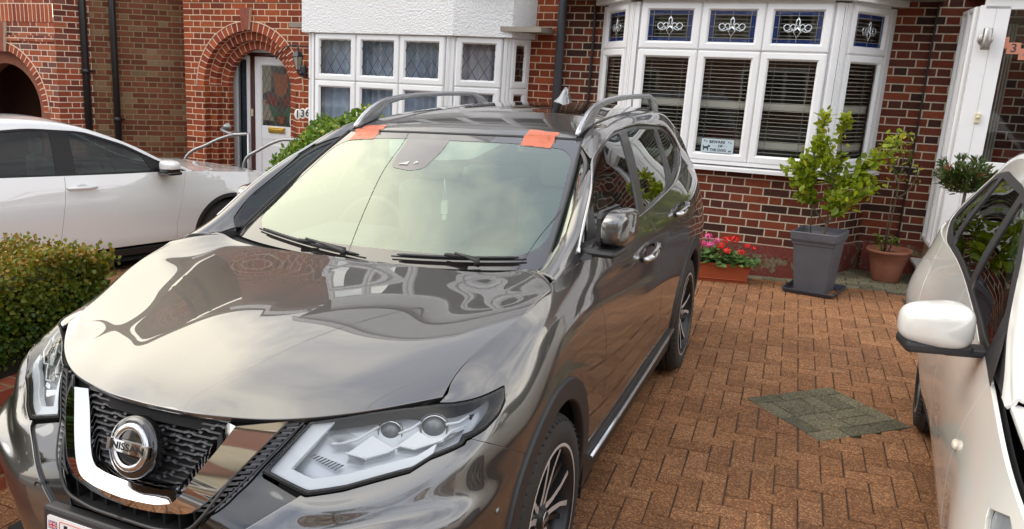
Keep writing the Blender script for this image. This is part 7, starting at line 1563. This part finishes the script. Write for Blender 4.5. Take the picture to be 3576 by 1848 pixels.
# lemon-like shrub in the tall grey planter
def at0(L_, o): return [tuple(np.array(p)-o) for p in L_]
o0 = np.array([1.615, 5.20, 0.0]); lem = empty('potted_shrub', tuple(o0+[0, 0, .45])); props(lem, 'leafy yellow-green shrub growing in the tall grey square planter', 'shrub')
br = [[(1.63,5.20,.44),(1.655,5.20,.60)], [(1.655,5.20,.60),(1.56,5.20,.70),(1.50,5.18,.90),(1.52,5.2,1.13),(1.54,5.2,1.35),(1.54,5.2,1.54)], [(1.655,5.20,.60),(1.74,5.18,.72),(1.82,5.15,.86),(1.93,5.12,.96)], [(1.655,5.20,.60),(1.66,5.22,.78),(1.72,5.24,.95),(1.84,5.24,1.06),(2.02,5.22,1.20),(2.12,5.2,1.34)], [(1.56,5.20,.70),(1.45,5.18,.85),(1.38,5.16,.98),(1.33,5.15,1.10)], [(1.66,5.22,.78),(1.66,5.25,.95),(1.70,5.25,1.15),(1.69,5.22,1.30),(1.70,5.2,1.52)], [(1.72,5.24,.95),(1.62,5.22,1.02),(1.60,5.2,1.16),(1.62,5.2,1.30)], [(1.74,5.18,.72),(1.70,5.12,.80),(1.74,5.08,.92)], [(1.50,5.18,.90),(1.42,5.2,1.02),(1.40,5.2,1.16)], [(1.84,5.24,1.06),(1.88,5.26,1.0),(1.97,5.25,.93)]]
m = MB(); lp = []
for i, b in enumerate(br):
    P = smoothpath(b, max(6, len(b)*5)); r0 = .013 if i == 0 else .008; rr_ = np.linspace(r0, .0025 if i else .011, len(P)); m.tube([tuple(p-o0-[0, 0, .45]) for p in P], list(rr_), 6)
    if i == 0: continue
    Ls = np.linalg.norm(np.diff(P, axis=0), axis=1).sum(); dens = .9 if i in (5,) else 1.0
    for k in range(int(Ls*265)):
        t = RNG.random()**(.6 if i != 5 else .4); 
        if t < .22 and i not in (7,): continue
        if i == 5 and .5 < t < .85: 
            if RNG.random() < .75: continue
        q = P[min(len(P)-1, int(t*(len(P)-1)))]; tan = P[min(len(P)-1, int(t*(len(P)-1))+1)]-P[max(0, int(t*(len(P)-1))-1)]; tan = tan/(np.linalg.norm(tan)+1e-6)
        off = rv(.020+.028*t*(i not in (1, 5))); d = tan*.55+rdir(.25)*.9; L_ = RNG.uniform(.042, .085)*(1.05 if t < .8 else .75)
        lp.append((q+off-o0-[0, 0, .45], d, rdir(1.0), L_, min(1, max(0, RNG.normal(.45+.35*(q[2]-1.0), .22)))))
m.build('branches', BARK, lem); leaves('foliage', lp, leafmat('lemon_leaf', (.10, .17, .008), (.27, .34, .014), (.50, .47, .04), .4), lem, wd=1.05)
stk = MB(); stk.tube([(1.54-o0[0], .02, -.02), (1.50-o0[0], -.0, .75)], .006, 6); stk.build('plant_stake', pmat('green_cane', (.10, .12, .09), rough=.6), lem)
PLAST = pmat('grey_plastic_planter', (.085, .085, .095), rough=.5, bump=.2, bscale=60, var=.12, vscale=6)
Mp = Matrix.Translation((1.61, 5.20, 0))@Matrix.Rotation(R_(-14), 4, 'Z')
def sq(mb, M, prof, r=.02, mi=0):
    vs = []; n = 20
    for hw_, z in prof:
        q = rpoly([(-hw_, -hw_), (hw_, -hw_), (hw_, hw_), (-hw_, hw_)], r, 5)
        vs += [tuple(M@Vector((x, y, z))) for x, y in q]
    k = len(q); mb.add(vs, [(i*k+j, i*k+(j+1) % k, (i+1)*k+(j+1) % k, (i+1)*k+j) for i in range(len(prof)-1) for j in range(k)], mi, smooth=False)
m = MB(); Mi = Matrix.Rotation(R_(-14), 4, 'Z')
sq(m, Mi, [(.0, .012), (.128, .012), (.132, .02), (.165, .42), (.168, .432), (.172, .432), (.174, .455), (.178, .455), (.186, .475), (.190, .535), (.186, .540), (.176, .540), (.172, .50), (.160, .46)])
po = m.build('planter', PLAST); po.location = (1.61, 5.20, 0); props(po, 'tall square grey plastic planter standing in a saucer on the paving', 'planter')
m = MB(); sq(m, Mi, [(0, .455), (.162, .455)]); m.build('soil', pmat('dark_compost', (.030, .022, .016), rough=1, var=.5, vscale=30), po)
m = MB(); sq(m, Mi, [(0, .004), (.165, .004), (.185, .012), (.205, .042), (.212, .044), (.214, .036), (.196, .004), (.18, .0)]); so3 = m.build('planter_saucer', pmat('dark_blue_grey_plastic', (.045, .05, .065), rough=.35)); so3.location = (1.61, 5.20, 0); props(so3, 'dark blue-grey square saucer under the tall grey planter', 'saucer')
# round terracotta pot with a thin stemmed plant
TER = pmat('terracotta_pot', (.27, .10, .055), rough=.75, var=.18, vscale=9)
c0_ = np.array([2.19, 5.93, 0.0]); m = MB(); m.lathe([(0, .0), (.112, .0), (.118, .01), (.142, .15), (.160, .235), (.166, .238), (.166, .262), (.176, .265), (.186, .275), (.188, .292), (.180, .298), (.168, .294), (.160, .27), (.150, .26), (0, .255)], None, 48); po = m.build('flower_pot', TER); po.location = tuple(c0_); props(po, 'round terracotta pot in the corner beside the white porch', 'pot')
m = MB(); m.lathe([(0, .258), (.158, .258)], None, 32); m.build('soil', bpy.data.materials['dark_compost'], po)
sp = empty('potted_shrub', tuple(c0_+[0, 0, .25])); props(sp, 'sparse tall stemmed plant in the round terracotta pot', 'shrub'); m = MB(); lp = []
for b, dn in (([(2.16,5.93,.25),(2.17,5.93,.50),(2.19,5.93,.75),(2.20,5.93,1.0),(2.21,5.93,1.2),(2.24,5.93,1.36)], 30), ([(2.18,5.93,.9),(2.14,5.93,1.02),(2.12,5.93,1.12)], 16), ([(2.19,5.93,.75),(2.26,5.91,.82),(2.32,5.9,.95),(2.35,5.9,1.06)], 12), ([(2.20,5.93,1.0),(2.25,5.93,1.12),(2.27,5.93,1.2)], 18), ([(2.14,5.93,.25),(2.12,5.9,.33),(2.10,5.88,.40)], 26), ([(2.18,5.93,.25),(2.20,5.92,.33),(2.22,5.9,.40)], 22), ([(2.15,5.94,.25),(2.155,5.94,.75)], 0)):
    P = smoothpath(b, 16) if len(b) > 2 else np.array(b); m.tube([tuple(p-c0_-[0, 0, .25]) for p in P], list(np.linspace(.009, .003, len(P))), 6)
    for k in range(dn):
        t = 1-RNG.random()**1.3*.5; q = P[int(t*(len(P)-1))]; lp.append((q+rv(.018)-c0_-[0, 0, .25], rdir(.4), rdir(1), RNG.uniform(.03, .055), RNG.random()))
m.build('stems', BARK, sp); leaves('foliage', lp, leafmat('olive_leaf', (.06, .10, .012), (.16, .20, .02), (.34, .27, .03)), sp)
# bottlebrush-like standard by the porch
bb = empty('potted_shrub', (2.56, 4.9, .03)); props(bb, 'round-headed dark green standard shrub with reddish tips in front of the porch', 'shrub'); m = MB(); lp = []; ob = np.array([2.56, 4.9, .03])
m.tube([tuple(np.array(p)-ob) for p in [(2.57,4.9,.05),(2.565,4.9,.4),(2.56,4.9,.7),(2.57,4.9,.98)]], [.016, .014, .013, .011], 8)
cen = np.array([2.545, 4.9, 1.13])
for k in range(62):
    d = RNG.normal(size=3); d[2] = d[2]*.8+.15; d /= np.linalg.norm(d); e = cen+d*np.array([.20, .19, .145])*RNG.uniform(.75, 1.1); P = smoothpath([(2.57,4.9,.98), tuple((np.array([2.57,4.9,.98])+e)/2+[0,0,-.01]+rv(.012)), tuple(e)], 8); m.tube([tuple(p-ob) for p in P], list(np.linspace(.006, .002, 8)), 5)
    red = RNG.random() < .10
    for j in range(24):
        t = RNG.uniform(.45, 1.0); q = P[int(t*7)]; tn = P[7]-P[5]; tn /= np.linalg.norm(tn)+1e-6
        lp.append((q-ob+rv(.006), tn*.9+rdir(.1)*.75, rdir(.5), RNG.uniform(.04, .06), .97 if (red and t > .8) else RNG.random()*.75))
m.build('trunk', BARK, bb); leaves('foliage', lp, leafmat('narrow_dark_leaf', (.025, .055, .010), (.07, .125, .018), (.22, .07, .03), .2), bb, wd=.42)
m = MB(); m.lathe([(0, 0), (.12, 0), (.16, .24), (.17, .26), (.155, .26), (.15, .22), (0, .22)], None, 40); o = m.build('flower_pot', TER); o.location = (2.56, 4.9, 0); props(o, 'terracotta pot of the round-headed shrub, hidden behind the cream white car', 'pot')
# trough of geraniums
TRO = pmat('orange_brown_trough', (.34, .075, .028), rough=.45, var=.08)
Mt = Matrix.Rotation(R_(4), 4, 'Z'); tb = (.78, 5.22, 0)
m = MB(); vs = []; prof = [(.272, .072, .0), (.300, .098, .155), (.306, .104, .158), (.308, .106, .178), (.298, .096, .180), (.292, .090, .165), (.0, .0, .160)]
for a, b, z in prof: vs += [tuple(Mt@Vector(p)) for p in ((-a, -b, z), (a, -b, z), (a, b, z), (-a, b, z))]
m.add(vs, [(i*4+j, i*4+(j+1) % 4, (i+1)*4+(j+1) % 4, (i+1)*4+j) for i in range(6) for j in range(4)]+[(3, 2, 1, 0)]); m.bbox(-.285, .285, -.088, -.07, .03, .036, .002, 0, Mt)
o = m.build('flower_trough', TRO); o.location = tb; props(o, 'long orange-brown trough of geraniums behind the grey car rear wheel', 'planter')
ge = empty('geranium_plants', (.78, 5.22, .16)); props(ge, 'red and pink geraniums with round green leaves filling the orange-brown trough', 'flowers'); lp = []; m = MB(); og = np.array([.78, 5.22, .16])
GL = [(0, 0, 0), (.0, .5, .10), (.5, .0, -.10), (.0, -.5, .10), (.72, .42, .12), (.72, -.42, .12), (1.0, 0, .06)]
for k in range(330):
    x = RNG.uniform(-.34, .34); y = RNG.uniform(-.13, .12); z = RNG.uniform(.0, .15)*(1-abs(x)/.5)+.0; p = np.array([x, y, z]); d = rdir(.0); d[2] *= .3; lp.append((p, d, np.array([d[0]*.5, -.35+d[1]*.5, .8])+rv(.2), RNG.uniform(.035, .06), RNG.random()))
leaves('foliage', lp, leafmat('geranium_leaf', (.03, .075, .012), (.075, .15, .03), (.13, .22, .06), .15), ge, shape=GL)
RED = pmat('red_petal', (.70, .012, .010), rough=.5); PINK = pmat('pink_petal', (.85, .09, .34), rough=.5)
def blooms(nm, cs, mat):
    V = []; F_ = []; st = MB()
    for (x, z, r, yy_) in cs:
        c = np.array([x, yy_, z])-og; st.tube([tuple(c*[.8, .8, 0]+[0, 0, 0]), tuple(c)], .0025, 4)
        for k in range(int(70*(r/.045)**2)):
            d = rdir(.2); p = c+d*r*RNG.uniform(.75, 1.0)*np.array([1, 1, .75]); a = np.cross(d, rdir()); a /= np.linalg.norm(a)+1e-6; b = np.cross(d, a); q = len(V); s_ = RNG.uniform(.008, .013)
            V += [tuple(p+a*s_), tuple(p+b*s_*.8+d*.003), tuple(p-a*s_), tuple(p-b*s_*.8+d*.002)]; F_.append((q, q+1, q+2, q+3))
    me = bpy.data.meshes.new(nm); me.from_pydata(V, [], F_); me.materials.append(mat); o = bpy.data.objects.new(nm, me); COL.objects.link(o); o.parent = ge; st.build('flower_stalks', bpy.data.materials['geranium_leaf'], ge)
blooms('red_flowers', [(.86,.385,.042,5.2),(.93,.395,.045,5.2),(.82,.335,.040,5.15),(.885,.305,.035,5.1),(1.0,.300,.033,5.12),(1.045,.345,.030,5.2),(1.10,.325,.022,5.22),(.62,.32,.04,5.15)], RED)
blooms('pink_flowers', [(.70,.40,.036,5.22),(.66,.345,.036,5.15),(.73,.340,.036,5.14),(.78,.370,.034,5.2),(.60,.37,.034,5.2)], PINK)
# ------------------------------------------------------------------ hedges
def hedge(name, label, base, fn, n, mats, L, shape=LEAF, core=None, twigs=None, wd=1.0):
    root = empty(name, base); props(root, label, 'hedge'); b = np.array(base)
    lp = []
    for k in range(n):
        p, nr, val = fn(); d = nr*.35+rdir(.35); lp.append((p-b, d, nr*.8+rdir(.4), RNG.uniform(*L), val))
    leaves('foliage', lp, mats, root, shape=shape, wd=wd)
    if core: core(root, b)
    return root
def f1():
    # clipped hedge: near face (towards the car), top, ends
    a = RNG.random(); dep = abs(RNG.normal(0, .05)); y = RNG.uniform(-1.5, .48); 
    tz = .97+.035*math.sin(y*3.1)+.02*math.sin(y*11)-.09*max(0, y-.1)/.4
    if a < .52: z = RNG.uniform(.50, tz); p = np.array([-1.60-dep+.03*math.sin(z*9+y*5)-.10*max(0, .62-z)/.12*.5, y, z]); nr = np.array([1., 0, .15])
    elif a < .85: x = RNG.uniform(-2.3, -1.53); p = np.array([x, y, tz-dep*.8+RNG.random()*.02+.03*math.sin(x*7)]); nr = np.array([0, 0, 1.])
    else: x = RNG.uniform(-2.3, -1.53); z = RNG.uniform(.35, tz); p = np.array([x, .48-dep+.05*math.sin(z*6), z]); nr = np.array([0, 1., .1])
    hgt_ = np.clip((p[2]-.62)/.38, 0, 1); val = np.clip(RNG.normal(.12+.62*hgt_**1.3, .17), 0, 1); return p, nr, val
def core1(root, b):
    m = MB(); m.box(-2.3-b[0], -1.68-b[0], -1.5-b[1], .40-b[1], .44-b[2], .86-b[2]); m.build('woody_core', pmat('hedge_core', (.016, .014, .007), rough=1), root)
    st = MB(); lp = []
    for k in range(190):      # upright shoots standing clear of the clipped top
        x, y = RNG.uniform(-2.2, -1.54), RNG.uniform(-1.4, .45); h = RNG.uniform(.03, .10); q = np.array([x, y, .95-.09*max(0, y-.1)/.4])-b; tip = q+[RNG.normal(0, .012), RNG.normal(0, .012), h+.03]; st.tube([tuple(q), tuple(tip)], .0014, 4)
        for j in range(6): t = RNG.uniform(.4, 1.05); lp.append((q+(tip-q)*t, rdir(.3), rdir(.6), RNG.uniform(.018, .030), RNG.uniform(.55, 1.0)))
    st.build('shoots', pmat('green_shoot', (.10, .11, .02), rough=.7), root); leaves('shoot_leaves', lp, bpy.data.materials['hedge_leaf'], root, shape=HEART)
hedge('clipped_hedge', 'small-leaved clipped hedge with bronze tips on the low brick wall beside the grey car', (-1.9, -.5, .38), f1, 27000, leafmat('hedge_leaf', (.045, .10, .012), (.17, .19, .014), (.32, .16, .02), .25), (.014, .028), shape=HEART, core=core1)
def f2():
    d = RNG.normal(size=3); d[2] = abs(d[2])*1.0 if RNG.random() < .8 else -abs(d[2])*.6; d /= np.linalg.norm(d); k = RNG.uniform(.88, 1.03)*(1+.05*math.sin(d[0]*9+d[1]*7)+.04*math.sin(d[2]*13))
    p = np.array([-2.02, 3.55, .64])+d*np.array([.78, .80, .86])*k; return p, d, min(1, max(0, RNG.normal(.45, .25)))
def core2(root, b):
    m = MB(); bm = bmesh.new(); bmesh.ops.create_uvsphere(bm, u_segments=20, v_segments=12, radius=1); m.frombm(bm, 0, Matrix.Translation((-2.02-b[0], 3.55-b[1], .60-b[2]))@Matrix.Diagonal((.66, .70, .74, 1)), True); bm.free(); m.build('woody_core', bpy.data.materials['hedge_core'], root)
hedge('rounded_bush', 'dense rounded evergreen bush with yellow flecks beyond the windscreen', (-2.02, 3.55, 0), f2, 11500, leafmat('euonymus_leaf', (.05, .12, .012), (.15, .25, .02), (.50, .50, .05), .25), (.035, .055), core=core2)
# low brick wall
m = MB(); y0_, y1_ = -1.6, .55
m.quad((-1.56, y0_, -.01), (-1.56, y1_, -.01), (-1.56, y1_, .46), (-1.56, y0_, .46), 0, [(0, 0), (y1_-y0_, 0), (y1_-y0_, .45), (0, .45)])
m.quad((-1.56, y1_, -.01), (-2.25, y1_, -.01), (-2.25, y1_, .46), (-1.56, y1_, .46), 0, [(0, 0), (.65, 0), (.65, .45), (0, .45)])
m.quad((-1.56, y0_, .46), (-1.56, y1_, .46), (-1.79, y1_, .46), (-1.79, y0_, .46), 0, [(.05, 0), (.05, y1_-y0_), (.16, y1_-y0_), (.16, 0)])
m.v = [(a+1.9, b+.5, c) for a, b, c in m.v]; o = m.build('garden_wall', BR_LOW); o.location = (-1.9, -.5, 0); props(o, 'low red brick garden wall under the clipped hedge', 'wall')
# ================================================================== the far side of the street (seen in reflections)
RENDC = pmat('cream_render', (.55, .50, .40), rough=.9, var=.1, vscale=2); BR_OPP = brick_mat('street_brick', [(0, (.16, .05, .03)), (.5, (.28, .09, .05)), (1, (.36, .14, .08))], (.42, .36, .28)); WDARK = pmat('far_window', (.03, .035, .04), rough=.08, coat=1)
def far_house(x, y, lab):
    r = empty('terraced_house', (x, y, 0)); props(r, lab, 'house', 'houses across the street')
    m = MB(); wq(m, (6.4, 0), (0, 0), 0, 2.9); m.build('ground_floor_wall', BR_OPP, r)
    m = MB(); wq(m, (6.4, 0), (0, 0), 2.9, 5.3); m.build('upper_wall', RENDC, r)
    m = MB(); m.quad((0, .4, 5.2), (6.4, .4, 5.2), (6.4, -3.6, 8.4), (0, -3.6, 8.4)); m.build('roof', TILE, r)
    m = MB(); m.box(5.2, 5.8, -3.9, -3.3, 7.6, 9.2); m.build('chimney', BR_OPP, r)
    for za, zb_ in ((.9, 2.3), (3.5, 4.8)):
        f = MB(); f.box(.6, 3.4, .0, .62, za-.12, zb_+.12); fo = f.build('bay_window', UPVC, r)
        for k in range(3): g = MB(); g.box(.72+k*.9, 1.48+k*.9, .62, .64, za, zb_); g.build('pane', WDARK, fo)
    m = MB(); m.add([(.3, .66, 5.2), (3.7, .66, 5.2), (2.0, .66, 6.9)], [(0, 1, 2)]); m.quad((.3, .7, 5.2), (2.0, .7, 6.9), (2.0, -2.5, 6.9), (.3, .4, 5.2)); m.quad((3.7, .7, 5.2), (2.0, .7, 6.9), (2.0, -2.5, 6.9), (3.7, .4, 5.2)); m.build('gable', RENDC, r)
    d = MB(); d.box(4.6, 5.5, 0, .06, 0, 2.1); d.build('front_door', pmat('far_door', (.05, .03, .03), rough=.4) if 'far_door' not in bpy.data.materials else bpy.data.materials['far_door'], r)
    return r
first = far_house(-26, -27, 'cream rendered terraced house over brick across the street, reflected in the cars')
for i in range(1, 9):
    c = first.copy(); COL.objects.link(c); c.location = (-26+i*6.4, -27, 0)
    for ch in list(first.children):
        q = ch.copy(); COL.objects.link(q); q.parent = c
        for g_ in ch.children: e = g_.copy(); COL.objects.link(e); e.parent = q
# overhead wires and their pole
m = MB(); m.tube([(0, 0, 0), (0, 0, 7.6)], [.13, .09], 12); o = m.build('utility_pole', pmat('creosoted_pole', (.06, .045, .03), rough=.9)); o.location = (-3.6, -6.6, 0); props(o, 'wooden utility pole on the pavement behind the camera', 'pole')
for tx_, ty_, tz_, lab in ((-2.6, 6.0, 5.0, 'overhead wire to the leaded bay house'), (1.2, 6.0, 5.1, 'overhead wire to the blue-glass bay house'), (4.6, 6.2, 5.1, 'overhead wire to the porch end of the right house')):
    m = MB(); P = []
    for k in range(25): t = k/24; P.append(((tx_+3.6)*t, (ty_+6.6)*t, 7.4+(tz_-7.4)*t-.5*math.sin(math.pi*t))) 
    m.tube(P, .0055, 5); o = m.build('overhead_wire', BLACKP); o.location = (-3.6, -6.6, 0); props(o, lab, 'wire')

# street trees behind the camera: they darken the glass and chrome that faces the road
def tree(name, lab, base, h, cr, n, mat):
    r = empty(name, base); props(r, lab, 'tree', None); t = MB(); t.tube([(0, 0, 0), (.05, .03, h*.35), (.0, .1, h*.6)], [.20, .15, .10], 10); cl = []
    for k in range(16):
        d = RNG.normal(size=3); d[2] = d[2]*.7+.2; d /= np.linalg.norm(d); e = np.array([0, .1, h*.68])+d*np.array([cr, cr, cr*.8])*RNG.uniform(.55, .95); t.tube([(0, .05, h*.42), tuple((e+np.array([0, 0, h*.45]))/2), tuple(e)], [.08, .05, .02], 6); cl.append((e, cr*RNG.uniform(.28, .45)))
    t.build('trunk', BARK, r); lp = []
    for k in range(n): c, rr_ = cl[RNG.integers(len(cl))]; d = rdir(0); lp.append((c+d*rr_*RNG.uniform(.55, 1.05), rdir(0), d+rdir(.3), RNG.uniform(.12, .22), RNG.random()))
    leaves('crown', lp, mat, r); return r
SLEAF = leafmat('street_tree_leaf', (.025, .055, .010), (.06, .11, .015), (.12, .16, .02), .2)
tree('street_tree', 'broad street tree on the pavement behind the camera, left', (-10.5, -9.5, 0), 8.5, 2.9, 4200, SLEAF)
tree('street_tree', 'tall street tree on the pavement behind the camera, right', (6.5, -13.0, 0), 9.5, 3.0, 4200, SLEAF)
